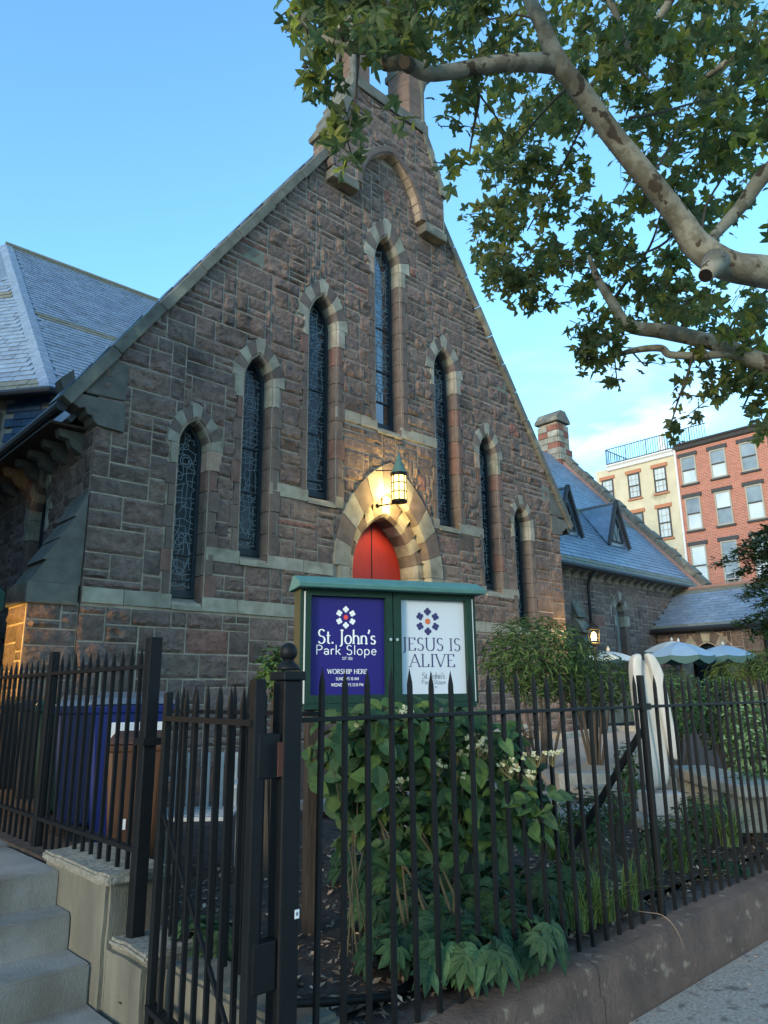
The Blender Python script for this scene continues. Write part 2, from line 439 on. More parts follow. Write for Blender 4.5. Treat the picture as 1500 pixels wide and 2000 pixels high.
def garden_z(x, y):
    t = min(1, max(0, (y + 7.4) / 6.0))
    return 0.33 + 0.27 * t + 0.03 * noise.noise(Vector((x * 0.9, y * 0.9, 0))) + 0.018 * noise.noise(Vector((x * 4, y * 4, 3)))
g = MB()
xs = [-7.6 + 0.2 * i for i in range(0, 150)]
ys = [-7.4 + 0.2 * j for j in range(0, 56)]
V = [(x, y, garden_z(x, y)) for y in ys for x in xs]
nx = len(xs)
F = [(j * nx + i, j * nx + i + 1, (j + 1) * nx + i + 1, (j + 1) * nx + i) for j in range(len(ys) - 1) for i in range(nx - 1)]
g.add(V, F)
struct('garden_soil', g, 'soil', smooth=True)
g = MB().box((-30, -4.9, 0.3), (-8.02, 14, 0.66)); struct('upper_ground', g, 'soil')
g = MB().box((-7.62, -7.4, 0.2), (-5.6, 0.2, 0.3)); g.box((-7.79, -5.3, 0.3), (-7.5, 12, 0.69)); struct('soil_strip', g, 'soil')

# ------------------------------------------------------------------ masonry
def arch_pts(cx, a, spring, apex, n):
    """pointed arch, left foot to apex to right foot: 2n+1 points (x, z)"""
    h = apex - spring
    Rr = (a * a + h * h) / (2 * a)
    cl = cx - a + Rr                      # centre of the left arc
    a1 = math.atan2(h, cx - cl)
    left = []
    for i in range(n + 1):
        an = PI + (a1 - PI) * i / n
        left.append((cl + Rr * math.cos(an), spring + Rr * math.sin(an)))
    right = [(2 * cx - x, z) for (x, z) in reversed(left[:-1])]
    return left + right
def arch_at(cx, a, spring, apex, t):
    """t in 0..2: 0 left foot, 1 apex, 2 right foot"""
    h = apex - spring; Rr = (a * a + h * h) / (2 * a)
    tt = t if t <= 1 else 2 - t
    cl = cx - a + Rr; a1 = math.atan2(h, cx - cl); an = PI + (a1 - PI) * tt
    x, z = cl + Rr * math.cos(an), spring + Rr * math.sin(an)
    return (x, z) if t <= 1 else (2 * cx - x, z)
def in_arch(x, z, cx, a, spring, apex):
    if z < spring: return abs(x - cx) < a
    h = apex - spring; Rr = (a * a + h * h) / (2 * a)
    dx = abs(x - cx)
    return (dx + (Rr - a)) ** 2 + (z - spring) ** 2 < Rr * Rr

TINTS = [(1.0, 1.0, 1.0), (0.86, 0.86, 0.86), (1.12, 1.06, 1.0), (0.76, 0.76, 0.76), (1.08, 1.0, 0.95), (0.93, 0.91, 0.91), (1.04, 0.98, 0.95), (0.88, 0.9, 0.88)]
def stone_tint():
    t = random.choice(TINTS)
    if random.random() < 0.016: t = (1.4, 0.92, 0.84)
    elif random.random() < 0.06: t = (1.2, 1.16, 1.08)
    return jit(tuple(1 + (q - 1) * 0.8 for q in t), 0.05)

class Frame:                               # a wall: origin, along, up, outward
    def __init__(s, o, u, n): s.o, s.u, s.n = Vector(o), Vector(u), Vector(n)
    def p(s, a, b, d=0.0): return s.o + s.u * a + Vector((0, 0, b)) + s.n * d

def rock(fr, u0, v0, u1, v1, inside=None, res=0.075, relief=0.056, gap=0.0105, seed=0.0):
    """one rock-faced stone of a wall as a height field with a skirt"""
    j = lambda: rr(-0.004, 0.005)
    u0 += gap + j(); u1 -= gap + j(); v0 += gap + j(); v1 -= gap + j()
    w, h = u1 - u0, v1 - v0
    nu = max(2, int(math.ceil(w / res))); nv = max(2, int(math.ceil(h / res)))
    tooled = random.random() < 0.22
    rl = relief * (0.25 if tooled else rr(0.6, 1.25))
    tilt = rr(-0.5, 0.5); slope = rr(-0.35, 0.9)
    s3 = Vector((seed * 7.3, seed * 3.1, seed * 1.7))
    V, F = [], []
    for b in range(nv + 1):
        for a in range(nu + 1):
            x, z = a / nu, b / nv
            uu, vv = u0 + w * x, v0 + h * z
            edge = a in (0, nu) or b in (0, nv)
            if edge:
                d = 0.0035 + 0.003 * noise.noise(Vector((uu * 9, vv * 9, seed)))
                uu += 0.006 * noise.noise(Vector((uu * 14, vv * 14, seed + 3))); vv += 0.006 * noise.noise(Vector((uu * 14, vv * 14, seed + 9)))
            else:
                q = Vector((uu * 5.2, vv * 6.5, 0)) + s3
                d = 0.012 + rl * (0.55 + 0.75 * noise.noise(q) + 0.45 * noise.noise(q * 2.7) + tilt * (x - 0.5) * 0.6 + slope * (z - 0.5))
                d = max(0.006, d)
                uu += rr(-0.012, 0.012); vv += rr(-0.012, 0.012)
            if inside and inside(uu, vv): d = -0.04
            V.append(fr.p(uu, vv, d))
    n1_ = nu + 1
    for b in range(nv):
        for a in range(nu):
            i = b * n1_ + a
            if (a + b) % 2: F += [(i, i + 1, i + n1_ + 1), (i, i + n1_ + 1, i + n1_)]
            else: F += [(i, i + 1, i + n1_), (i + 1, i + n1_ + 1, i + n1_)]
    ring = [a for a in range(nu + 1)] + [b * n1_ + nu for b in range(1, nv + 1)] + [nv * n1_ + a for a in range(nu - 1, -1, -1)] + [b * n1_ for b in range(nv - 1, 0, -1)]
    k = len(V)
    for i in ring:
        a, b = i % n1_, i // n1_
        V.append(fr.p(u0 + w * a / nu, v0 + h * b / nv, -0.03))
    m_ = len(ring)
    for i in range(m_):
        F.append((ring[i], k + i, k + (i + 1) % m_, ring[(i + 1) % m_]))
    return V, F

def ashlar(fr, ua, ub, va, vb, blocked, parent, cell=0.1, inside=None, limit=300, res=0.075, relief=0.045, wmax=7, hmax=3, weights=(0.14, 0.40, 0.46)):
    """random broken ashlar over a wall; big stones as objects, what is past the limit joined"""
    nu, nv = int(round((ub - ua) / cell)), int(round((vb - va) / cell))
    occ = [[bool(blocked(ua + (i + 0.5) * cell, va + (k + 0.5) * cell)) for i in range(nu)] for k in range(nv)]
    out = []
    for k in range(nv):
        i = 0
        while i < nu:
            if occ[k][i]: i += 1; continue
            run = 0
            while i + run < nu and not occ[k][i + run] and run < wmax + 2: run += 1
            h = random.choices((1, 2, 3), weights)[0]
            w = random.randint(2, wmax) if h > 1 else random.randint(3, wmax)
            if h == 3 and w > 6: w = 6
            w = min(w, run)
            if run - w == 1: w = run if run <= wmax + 1 else w - 1
            w = max(1, w)
            while h > 1:
                if k + h <= nv and all(not occ[k + b][i + a] for b in range(h) for a in range(w)): break
                h -= 1
            for b in range(h):
                for a in range(w): occ[k + b][i + a] = True
            out.append((ua + i * cell, va + k * cell, ua + (i + w) * cell, va + (k + h) * cell))
            i += w
    def shown(s_):
        c = fr.p((s_[0] + s_[2]) / 2, (s_[1] + s_[3]) / 2)
        return -((s_[2] - s_[0]) * (s_[3] - s_[1])) / max(0.5, depth_of(c)) ** 2
    out.sort(key=shown)
    rest = MB()
    for q, s_ in enumerate(out):
        V, F = rock(fr, *s_, inside=inside, res=res, relief=relief, seed=q * 0.37)
        t = stone_tint()
        if q < limit: MB().add(V, F, t).build('stone', 'brownstone', parent)
        else: rest.add(V, F, t)
    if rest.v: rest.build('stones', 'brownstone', parent, kind='stuff')
    return len(out)

def wall_sheet(fr, outer, holes, d=0.0):
    """flat wall with openings; outer and holes are (u, v) loops"""
    loops = [[Vector((a, b, 0)) for a, b in outer]] + [[Vector((a, b, 0)) for a, b in h] for h in holes]
    tri = tessellate_polygon(loops)
    pts = [p for l in loops for p in l]
    V = [fr.p(p.x, p.y, d) for p in pts]
    return V, [tuple(t) for t in tri]

def voussoirs(fr, cx, a_in, ap_in, a_out, ap_out, spring, parent, nside=4, y0=0.03, depth=0.34, ch=0.07, key=0.12, light_first=True, mono=None):
    """one ring of alternating cream and brown wedge stones; d is outward, so the face is at +y0 and the reveal runs to -depth"""
    cuts = [(1 - key) * i / nside for i in range(nside + 1)]
    spans = [(cuts[i], cuts[i + 1]) for i in range(nside)] + [(1 - key, 1 + key)] + [(2 - cuts[i + 1], 2 - cuts[i]) for i in range(nside - 1, -1, -1)]
    for k, (t0, t1) in enumerate(spans):
        V, F = [], []
        ns = 5 if (t0 < 1 < t1) else 4
        ts = [t0 + (t1 - t0) * (0.012 + 0.976 * i / (ns - 1)) for i in range(ns)]
        if t0 < 1 < t1: ts[2] = 1.0
        pj = rr(-0.003, 0.006)
        for t in ts:
            xi, zi = arch_at(cx, a_in, spring, ap_in, t)
            xo, zo = arch_at(cx, a_out, spring, ap_out, t)
            L = math.hypot(xo - xi, zo - zi); fx, fz = (xo - xi) / L, (zo - zi) / L
            V += [fr.p(xo, zo, -0.06), fr.p(xo, zo, y0 + pj), fr.p(xi + fx * ch, zi + fz * ch, y0 + pj), fr.p(xi, zi, y0 - ch), fr.p(xi, zi, -depth)]
        for i in range(ns - 1):
            for j_ in range(4):
                F.append((i * 5 + j_, (i + 1) * 5 + j_, (i + 1) * 5 + j_ + 1, i * 5 + j_ + 1))
        F += [(0, 1, 2, 3, 4), tuple((ns - 1) * 5 + q for q in (4, 3, 2, 1, 0))]
        d = abs(k - nside)
        light = (d % 2 == 0) == light_first
        mb = MB().add(V, F, jit((1, 1, 1), 0.12))
        mb.build('voussoir', mono or ('cream_stone' if light else 'smooth_brownstone'), parent)

def jambs(fr, cx, a_in, wid, z0, z1, parent, ch=0.07, y0=0.03, depth=0.34, hh=0.36):
    n = max(1, int(round((z1 - z0) / hh)))
    for sgn in (-1, 1):
        zz = z0
        for k in range(n):
            h = (z1 - z0) / n
            w = wid * (1.0 if (k + (sgn > 0)) % 2 else 0.72)
            p = rr(-0.003, 0.006)
            xi = cx + sgn * a_in; xo = cx + sgn * (a_in + w)
            poly = [(xo, -0.06), (xo, y0 + p), (xi + sgn * ch, y0 + p), (xi, y0 - ch), (xi, -depth), (xo, -depth)]
            P = [fr.p(u_, zz + 0.006, d_) for u_, d_ in poly]
            top = (k == n - 1)
            MB().prism(P, (0, 0, h - 0.012), jit((1, 1, 1), 0.10) if random.random() > 0.12 else (1.25, 0.95, 0.9)).build(
                'jamb_stone', 'cream_stone' if top else 'smooth_brownstone', parent)
            zz += h

def leading(fr, cx, hw, z0, z1, d, motif, lw=0.0055, spring=None, apex=None):
    """lead lines of a stained-glass light: a jittered net with arcs laid over it"""
    mb = MB()
    def seg(p, q, w=lw):
        dx, dz = q[0] - p[0], q[1] - p[1]; L = math.hypot(dx, dz)
        if L < 0.004: return
        nx_, nz_ = -dz / L * w, dx / L * w
        P = [(p[0] - nx_, p[1] - nz_), (p[0] + nx_, p[1] + nz_), (q[0] + nx_, q[1] + nz_), (q[0] - nx_, q[1] - nz_)]
        mb.add([fr.p(a, b, d) for a, b in P], [(0, 1, 2, 3)])
    def okp(x, z): return in_arch(x, z, cx, hw - 0.004, spring, apex) and z > z0
    rows = int((z1 - z0) / 0.095); cols = 4
    net = [[(cx - hw + 2 * hw * (c + 0.5 + (rr(-0.3, 0.3))) / cols, z0 + (r_ + 0.5 + rr(-0.35, 0.35)) * 0.095) for c in range(cols)] for r_ in range(rows)]
    for r_ in range(rows):
        for c in range(cols):
            p = net[r_][c]
            if not okp(*p): continue
            if c + 1 < cols and okp(*net[r_][c + 1]) and random.random() < 0.8: seg(p, net[r_][c + 1])
            if r_ + 1 < rows and okp(*net[r_ + 1][c]) and random.random() < 0.8: seg(p, net[r_ + 1][c])
            if r_ + 1 < rows and c + 1 < cols and okp(*net[r_ + 1][c + 1]) and random.random() < 0.22: seg(p, net[r_ + 1][c + 1])
            if c == 0: seg((cx - hw, p[1] + rr(-.03, .03)), p)
            if c == cols - 1: seg(p, (cx + hw, p[1] + rr(-.03, .03)))
    for (kind, zc, hz_) in motif:
        if kind == 'vesica':
            for sgn in (-1, 1):
                pts = [(cx + sgn * hw * 0.72 * math.cos(t * PI / 2 * 0.999) ** 0.8, zc + hz_ * (t)) for t in [i / 8 for i in range(-8, 9)]]
                for i in range(len(pts) - 1): seg(pts[i], pts[i + 1], lw * 1.5)
        else:
            for rad in (hz_, hz_ * 0.62):
                pts = [(cx + min(rad, hw * 0.9) * math.cos(t), zc + rad * math.sin(t)) for t in [2 * PI * i / 14 for i in range(15)]]
                for i in range(14): seg(pts[i], pts[i + 1], lw * 1.4)
    return mb

def lancet(fr, cx, a_in, spring, apex, sill, parent, depth=0.27, bars=(), motif=(), dark_foot=0.0, glass='church_glass'):
    """framed stained-glass light set back in its opening"""
    d = -depth
    hw = a_in - 0.004
    out = [(cx - hw, sill), (cx + hw, sill)] + list(reversed(arch_pts(cx, hw, spring, apex - 0.01, 8)))
    fr_w = 0.055
    inn = [(cx - hw + fr_w, sill + 0.11), (cx + hw - fr_w, sill + 0.11)] + list(reversed(arch_pts(cx, hw - fr_w, spring, apex - 0.01 - fr_w * 1.5, 8)))
    n = len(out)
    V = [fr.p(a, b, d + 0.05) for a, b in out] + [fr.p(a, b, d + 0.05) for a, b in inn] + [fr.p(a, b, d - 0.02) for a, b in inn] + [fr.p(a, b, d + 0.01) for a, b in out]
    F = []
    for i in range(n):
        j_ = (i + 1) % n
        F += [(i, j_, n + j_, n + i), (n + i, n + j_, 2 * n + j_, 2 * n + i), (3 * n + i, 3 * n + j_, j_, i)]
    w = MB().add(V, F).build('stained_glass_window', 'window_frame', parent)
    gi = [(cx - hw + fr_w - 0.01, sill + 0.1), (cx + hw - fr_w + 0.01, sill + 0.1)] + list(reversed(arch_pts(cx, hw - fr_w + 0.01, spring, apex - fr_w * 1.3, 8)))
    V, F = wall_sheet(fr, gi, [], d)
    MB().add(V, F).build('glass', glass, w)
    hi = hw - fr_w
    leading(fr, cx, hi, sill + 0.13 + dark_foot, apex - 0.1, d + 0.006, motif, spring=spring, apex=apex - fr_w * 1.5).build('leading', 'lead', w, kind='stuff')
    for zb in bars:
        MB().bar(fr.p(cx - hi, zb, d + 0.012), fr.p(cx + hi, zb, d + 0.012), 0.03, 0.028).build('glazing_bar', 'window_frame', w)
    for s_ in (-1, 1):
        x0_, x1_ = cx + s_ * (a_in - 0.001), cx + s_ * (a_in + 0.05)
        MB().prism([fr.p(x0_, sill - 0.215, -0.31), fr.p(x1_, sill - 0.215, -0.31), fr.p(x1_, sill - 0.215, 0.02), fr.p(x0_, sill - 0.215, 0.02)], (0, 0, 0.213)).build('sill_cheek', 'smooth_brownstone', w)
    # sloping sill stone
    P = [(-0.30, sill + 0.012), (0.05, sill - 0.16), (0.05, sill - 0.22), (-0.30, sill - 0.22)]
    MB().prism([fr.p(cx - a_in - 0.002, b, dd) for dd, b in P], fr.u * (2 * a_in + 0.004)).build('window_sill', 'cream_stone', w)
    return w

# ------------------------------------------------------------------ the church
church = thing('church', (0, 0, 0.6), 'brownstone gothic church with steep gable, seven lancet windows and red arched door', 'church')
FF = Frame((0, 0, 0), (1, 0, 0), (0, -1, 0))           # facade: u = x, v = z, out toward the street
HALF = 5.785
SL = 1.466                                             # gable slope
GB = 5.75                                              # wall head at the corners
def gable_z(x): return 5.57 + (6.24 - abs(x)) * SL
WIN = []                                               # cx, inner half, spring, inner apex, outer half, outer apex, sill
for sgn in (-1, 1):
    WIN += [(sgn * 4.232, 0.245, 5.42, 5.86, 0.47, 6.15, 3.06), (sgn * 3.091, 0.26, 6.86, 7.36, 0.52, 7.68, 3.85), (sgn * 1.703, 0.30, 8.48, 9.08, 0.60, 9.41, 5.10)]
WIN.append((0.0, 0.325, 10.46, 11.17, 0.66, 11.60, 6.83))
DOOR = (0.0, 1.02, 3.85, 5.42, 1.42, 6.05)             # cx, inner half, spring, inner apex, outer half, outer apex
BAND = 0.225
def band_rects():
    out = []
    for s_ in (-1, 1):
        def seg(xa, xb, top): out.append((min(s_ * xa, s_ * xb), top - BAND, max(s_ * xa, s_ * xb), top))
        seg(HALF + 0.002, 4.232 + 0.25, 3.07); seg(4.232 - 0.25, 1.43, 3.07)
        seg(4.232 - 0.27, 3.091 + 0.265, 3.855); seg(3.091 - 0.265, 1.43, 3.855)
        seg(3.091 - 0.28, 1.703 + 0.305, 5.12); seg(1.703 - 0.305, 1.20, 5.12)
        seg(1.703 - 0.32, 0.33, 6.88)
    return out
BANDS = band_rects()
def in_surround(x, z, grow=0.0):
    for (cx, ai, sp, ap, ao, apo, si) in WIN:
        if z < si - 0.2: continue
        if z < sp:
            if abs(x - cx) < ai + 0.17 + grow and z > si: return True
            if abs(x - cx) < ai + grow: return True
        elif in_arch(x, z, cx, ao + grow, sp, apo + grow): return True
    cx, ai, sp, ap, ao, apo = DOOR
    if z < sp:
        if abs(x - cx) < ao + grow: return True
    elif in_arch(x, z, cx, ao + grow, sp, apo + grow): return True
    return False
def in_band(x, z):
    return any(a < x < c and b < z < d for a, b, c, d in BANDS)
def front_blocked(x, z):
    if z > gable_z(x) + 0.01 or abs(x) > HALF: return True
    if abs(x) < 1.6 and z > 12.9: return True
    if in_surround(x, z, -0.02) or in_band(x, z): return True
    if abs(x) > 5.05 and z > 5.75 and z > 6.9 - (5.785 - abs(x)) * 0: pass
    return False
outer = [(-HALF, 0.4), (HALF, 0.4), (HALF, gable_z(HALF)), (1.2, 12.95), (-1.2, 12.95), (-HALF, gable_z(HALF))]
outer = [(-HALF, 0.4), (HALF, 0.4), (HALF, gable_z(HALF)), (0.9, gable_z(0.9)), (-0.9, gable_z(0.9)), (-HALF, gable_z(HALF))]
holes = []
for (cx, ai, sp, ap, ao, apo, si) in WIN:
    holes.append([(cx - ai - 0.02, si - 0.1), (cx + ai + 0.02, si - 0.1)] + list(reversed(arch_pts(cx, ai + 0.02, sp, ap + 0.02, 6))))
cx, ai, sp, ap, ao, apo = DOOR
holes.append([(cx - ai - 0.02, 0.45), (cx + ai + 0.02, 0.45)] + list(reversed(arch_pts(cx, ai + 0.02, sp, ap + 0.02, 8))))
V, F = wall_sheet(FF, outer, holes)
front = MB().add(V, F).build('front_wall', 'mortar', church)
nst = ashlar(FF, -5.8, 5.8, 0.5, 14.0, front_blocked, front, cell=0.122, inside=lambda u, v: in_surround(u, v, 0.012), limit=300, res=0.052)

# string courses of pale stone between the windows
for (a, b, c, d) in BANDS:
    n = max(1, int(round((c - a) / 0.62)))
    cuts = [a + (c - a) * i / n + (rr(-0.08, 0.08) if 0 < i < n else 0) for i in range(n + 1)]
    for i in range(n):
        p = rr(0.024, 0.034)
        MB().prism([FF.p(cuts[i] + 0.004, b + 0.005, -0.04), FF.p(cuts[i + 1] - 0.004, b + 0.005, -0.04), FF.p(cuts[i + 1] - 0.004, d - 0.005, -0.04), FF.p(cuts[i] + 0.004, d - 0.005, -0.04)],
                   FF.n * (0.04 + p), jit((1, 1, 1), 0.16)).build('band_stone', 'cream_stone', front, bevel=0.006)

MOT = {4.232: (('vesica', 3.75, 0.33), ('halo', 5.25, 0.10)), 3.091: (('vesica', 4.6, 0.4), ('halo', 6.55, 0.12)), 1.703: (('vesica', 6.0, 0.5), ('halo', 8.2, 0.13), ('halo', 6.9, 0.2)), 0.0: (('halo', 10.0, 0.14), ('vesica', 8.2, 0.6))}
for (cx, ai, sp, ap, ao, apo, si) in WIN:
    voussoirs(FF, cx, ai, ap, ao, apo, sp, front, nside=4)
    jambs(FF, cx, ai, 0.22 if abs(cx) > 0.1 else 0.26, si + 0.0, sp, front)
    span = sp - si
    bars = [si + span * q for q in ((0.11, 0.28) if abs(cx) > 4 else (0.09, 0.36, 0.62))]
    if abs(cx) < 0.1: bars = [si + span * q for q in (0.16, 0.35, 0.62)]
    w = lancet(FF, cx, ai, sp, ap, si, church, bars=bars, motif=MOT[abs(cx)], dark_foot=0.45 if abs(cx) < 0.1 else 0.0, glass='storm_glass' if abs(cx) < 0.1 else 'church_glass')

# doorway: two orders of voussoirs, reveal, double door
cx, ai, sp, ap, ao, apo = DOOR
voussoirs(FF, cx, ai, ap, ao, apo, sp, front, nside=5, y0=0.05, depth=0.2, ch=0.05, key=0.10, light_first=False)
voussoirs(FF, cx, 0.80, 4.98, 1.03, 5.40, sp, front, nside=6, y0=-0.12, depth=0.6, ch=0.07, key=0.07)
jambs(FF, cx, ai, ao - ai, 0.55, sp, front, y0=0.05, depth=0.2, ch=0.05, hh=0.45)
jambs(FF, cx, 0.80, 0.23, 0.55, sp, front, y0=-0.12, depth=0.6, hh=0.45)
dpts = arch_pts(0, 0.80, sp, 4.98, 10)
Vd = [(-0.80, 0.55), (0.80, 0.55)] + list(reversed(dpts))
V, F = wall_sheet(FF, Vd, [], -0.62)
door = MB().add(V, F).build('double_door', 'dark_metal', church)
for s_ in (-1, 1):
    half = [(x, z) for x, z in dpts if x * s_ > 0.013 or abs(x) < 1e-6]
    half = [(s_ * 0.013 if abs(x) < 0.013 else x, z) for x, z in half]
    poly = ([(s_ * 0.013, 0.56)] + [(s_ * 0.79, 0.56)] + (list(reversed(half)) if s_ > 0 else half))
    leaf = MB().prism([FF.p(a * 0.985 if abs(a) > 0.05 else a, b, -0.60) for a, b in poly], FF.n * 0.05).build('door_leaf', 'red_door', door)
MB().box((-0.012, 0.545, 0.6), (0.012, 0.56, 4.95)).build('meeting_strip', 'dark_metal', door)
for z in (1.1, 2.4):
    for s_ in (-1, 1):
        MB().box((min(s_ * 0.2, s_ * 0.78), 0.54, z), (max(s_ * 0.2, s_ * 0.78), 0.549, z + 0.05)).build('strap_hinge', 'dark_metal', door)

# coping stones up both rakes with slate edges behind, kneelers at the feet
for s_ in (-1, 1):
    L0, L1 = 6.22, 1.60
    n = 7 if s_ < 0 else 11
    ux = Vector((-s_, 0, SL)).normalized(); un = Vector((s_ * SL, 0, 1)).normalized()
    p0 = Vector((s_ * L0, 0, gable_z(L0))); p1 = Vector((s_ * L1, 0, gable_z(L1)))
    tot = (p1 - p0).length
    for i in range(n):
        a, b = tot * i / n + 0.006, tot * (i + 1) / n - 0.006
        lift = 0.02 * (i % 2) + rr(0, 0.012)
        c = p0 + ux * ((a + b) / 2) + un * (0.05 + lift * 0.7) + Vector((0, 0.10, 0))
        MB().obox(c, ux * (b - a) / 2, Vector((0, 0.20, 0)), un * 0.085).build('coping_stone', 'weathered_coping', church, bevel=0.012)
    # slates standing proud behind the coping
    for i in range(int(tot / 0.42)):
        a = i * 0.42 + rr(0, 0.04)
        c = p0 + ux * (a + 0.2) + un * (0.142 + rr(0, 0.02)) + Vector((0, 0.30, 0))
        MB().obox(c, (ux * 0.21 + un * 0.012), Vector((0, 0.16, 0)), un * 0.012, (0.45, 0.42, 0.42)).build('verge_slate', 'slate', church)
    # kneeler: smooth weathered block with a scrolled corbel under it
    P = [(6.06, 5.95), (6.00, 5.83), (5.41, 5.86), (5.38, 6.42), (5.72, 6.44)]
    MB().prism([FF.p(s_ * a, b, -0.25) for a, b in P], FF.n * 0.285).build('kneeler_block', 'kneeler_stone', church, bevel=0.02)
    Q = [(5.40, 5.80), (6.14, 5.79), (6.20, 5.72), (6.17, 5.62), (6.06, 5.57), (5.99, 5.60), (5.95, 5.51), (5.88, 5.50), (5.85, 5.42), (5.78, 5.38), (5.40, 5.36)]
    MB().prism([FF.p(s_ * a, b, -0.30) for a, b in Q], FF.n * 0.36).build('kneeler_corbel', 'kneeler_stone', church, bevel=0.01)
    # pale patch stones let into the rake
for (xa, za, xb, zb) in ((-3.55, 9.05, -3.0, 9.42), (3.55, 8.6, 4.0, 9.0), (5.05, 6.1, 5.5, 6.6)):
    V, F = rock(FF, xa, za, xb, zb, relief=0.01)
    MB().add(V, F, (0.62, 0.72, 0.75)).build('patch_stone', 'cream_stone', front)

# nave walls and roof behind the gable
side = Frame((-HALF, 0, 0), (0, -1, 0), (-1, 0, 0))      # u = -y
SWIN = (-2.15, 0.36, 4.45, 4.98, 0.62, 5.28, 2.4)
V, F = wall_sheet(side, [(-8, 0.4), (0, 0.4), (0, 5.9), (-8, 5.9)], [[(SWIN[0] - SWIN[1] - .02, SWIN[6] - .1), (SWIN[0] + SWIN[1] + .02, SWIN[6] - .1)] + list(reversed(arch_pts(SWIN[0], SWIN[1] + .02, SWIN[2], SWIN[3] + .02, 6)))])
sw_wall = MB().add(V, F).build('side_wall', 'mortar', church)
def side_blocked(u, v):
    if u > -0.02: return True
    c_, ai_, sp_, ap_, ao_, apo_, si_ = SWIN
    if v > sp_: return in_arch(u, v, c_, ao_, sp_, apo_)
    return abs(u - c_) < ai_ + 0.15 and v > si_
ashlar(side, -5.2, 0.0, 0.6, 5.6, side_blocked, sw_wall, cell=0.125, limit=120, res=0.09)
voussoirs(side, SWIN[0], SWIN[1], SWIN[3], SWIN[4], SWIN[5], SWIN[2], sw_wall)
jambs(side, SWIN[0], SWIN[1], 0.22, SWIN[6], SWIN[2], sw_wall)
lancet(side, SWIN[0], SWIN[1], SWIN[2], SWIN[3], SWIN[6], church, depth=0.2, bars=(3.2, 4.0))
right_side = Frame((HALF, 0, 0), (0, 1, 0), (1, 0, 0))
V = [right_side.p(0, 0.4), right_side.p(8, 0.4), right_side.p(8, 5.9), right_side.p(0, 5.9)]
MB().add(V, [(0, 1, 2, 3)]).build('side_wall', 'mortar', church)
for s_ in (-1, 1):
    a = (s_ * 6.12, 0.25, gable_z(6.12) - 0.25); b = (0, 0.25, gable_z(0) - 0.25)
    mb = MB(); un = Vector((s_ * SL, 0, 1)).normalized() * 0.08
    P = [Vector(a), Vector(b), Vector((0, 9.0, gable_z(0) - 0.25)), Vector((s_ * 6.12, 9.0, gable_z(6.12) - 0.25))]
    mb.add(P + [p - un for p in P], [(0, 1, 2, 3), (7, 6, 5, 4), (0, 4, 5, 1), (1, 5, 6, 2), (2, 6, 7, 3), (3, 7, 4, 0)], (0.7, 0.7, 0.7)).build('nave_roof', 'slate', church)
    # eaves gutter, soffit and brackets
    MB().tube([(s_ * 6.28, 0.03, 5.58), (s_ * 6.28, 9, 5.58)], 0.085, 10).build('gutter', 'gutter_metal', church)
    MB().box((min(s_ * 5.8, s_ * 6.32), 0.32, 5.40), (max(s_ * 5.8, s_ * 6.32), 9, 5.44)).build('soffit', 'dark_wood', church)
    MB().add([(s_ * 6.04, 0.24, 6.02), (s_ * 6.18, 0.24, 5.82), (s_ * 6.27, 0.24, 6.06), (s_ * 6.10, 0.24, 6.25), (s_ * 6.04, 0.48, 6.02), (s_ * 6.18, 0.48, 5.82), (s_ * 6.27, 0.48, 6.06), (s_ * 6.10, 0.48, 6.25)],
             [(0, 1, 2, 3), (7, 6, 5, 4), (0, 4, 5, 1), (1, 5, 6, 2), (2, 6, 7, 3), (3, 7, 4, 0)]).build('gutter_end_box', 'kneeler_stone', church)
    for k in range(9):
        y = 0.45 + k * 0.62
        Pk = [(5.78, 5.39), (6.16, 5.39), (6.13, 5.28), (6.0, 5.26), (5.95, 5.15), (5.78, 5.05)]
        MB().prism([(s_ * q, y, z) for q, z in Pk], (0, 0.16, 0)).build('eaves_bracket', 'kneeler_stone', church)

# stepped corner buttress on the left
bt = MB().prism([FF.p(u, v, -0.02) for u, v in ((-5.80, 0.4), (-6.46, 0.4), (-6.46, 2.84), (-5.80, 2.84))], (0, 0.75, 0)).build('buttress', 'mortar', church)
BF = Frame((0, 0.02, 0), (1, 0, 0), (0, -1, 0))
ashlar(BF, -6.46, -5.78, 0.5, 2.78, lambda u, v: False, bt, cell=0.11, limit=60)
BL = Frame((-6.46, 0.02, 0), (0, -1, 0), (-1, 0, 0))
ashlar(BL, -0.75, 0.0, 0.5, 2.78, lambda u, v: False, bt, cell=0.12, limit=60)
MB().box((-6.50, -0.03, 2.80), (-5.84, 0.8, 3.07)).build('buttress_band', 'weathered_coping', bt, bevel=0.008)
steps_b = [(-6.44, 3.07, 0.0), (-6.30, 3.38, 1), (-6.12, 3.70, 2), (-5.95, 4.02, 3)]
for (x, z, k) in steps_b:
    P = [(x - 0.03, z), (-5.80, z), (-5.80, z + 0.62), (x + 0.22, z + 0.40)] if k < 3 else [(x - 0.03, z), (-5.80, z), (-5.80, z + 0.40), (x + 0.10, z + 0.26)]
    MB().prism([FF.p(a, b, -0.015 + 0.003 * k) for a, b in P], (0, 0.7, 0)).build('buttress_weathering', 'kneeler_stone', bt, bevel=0.012)

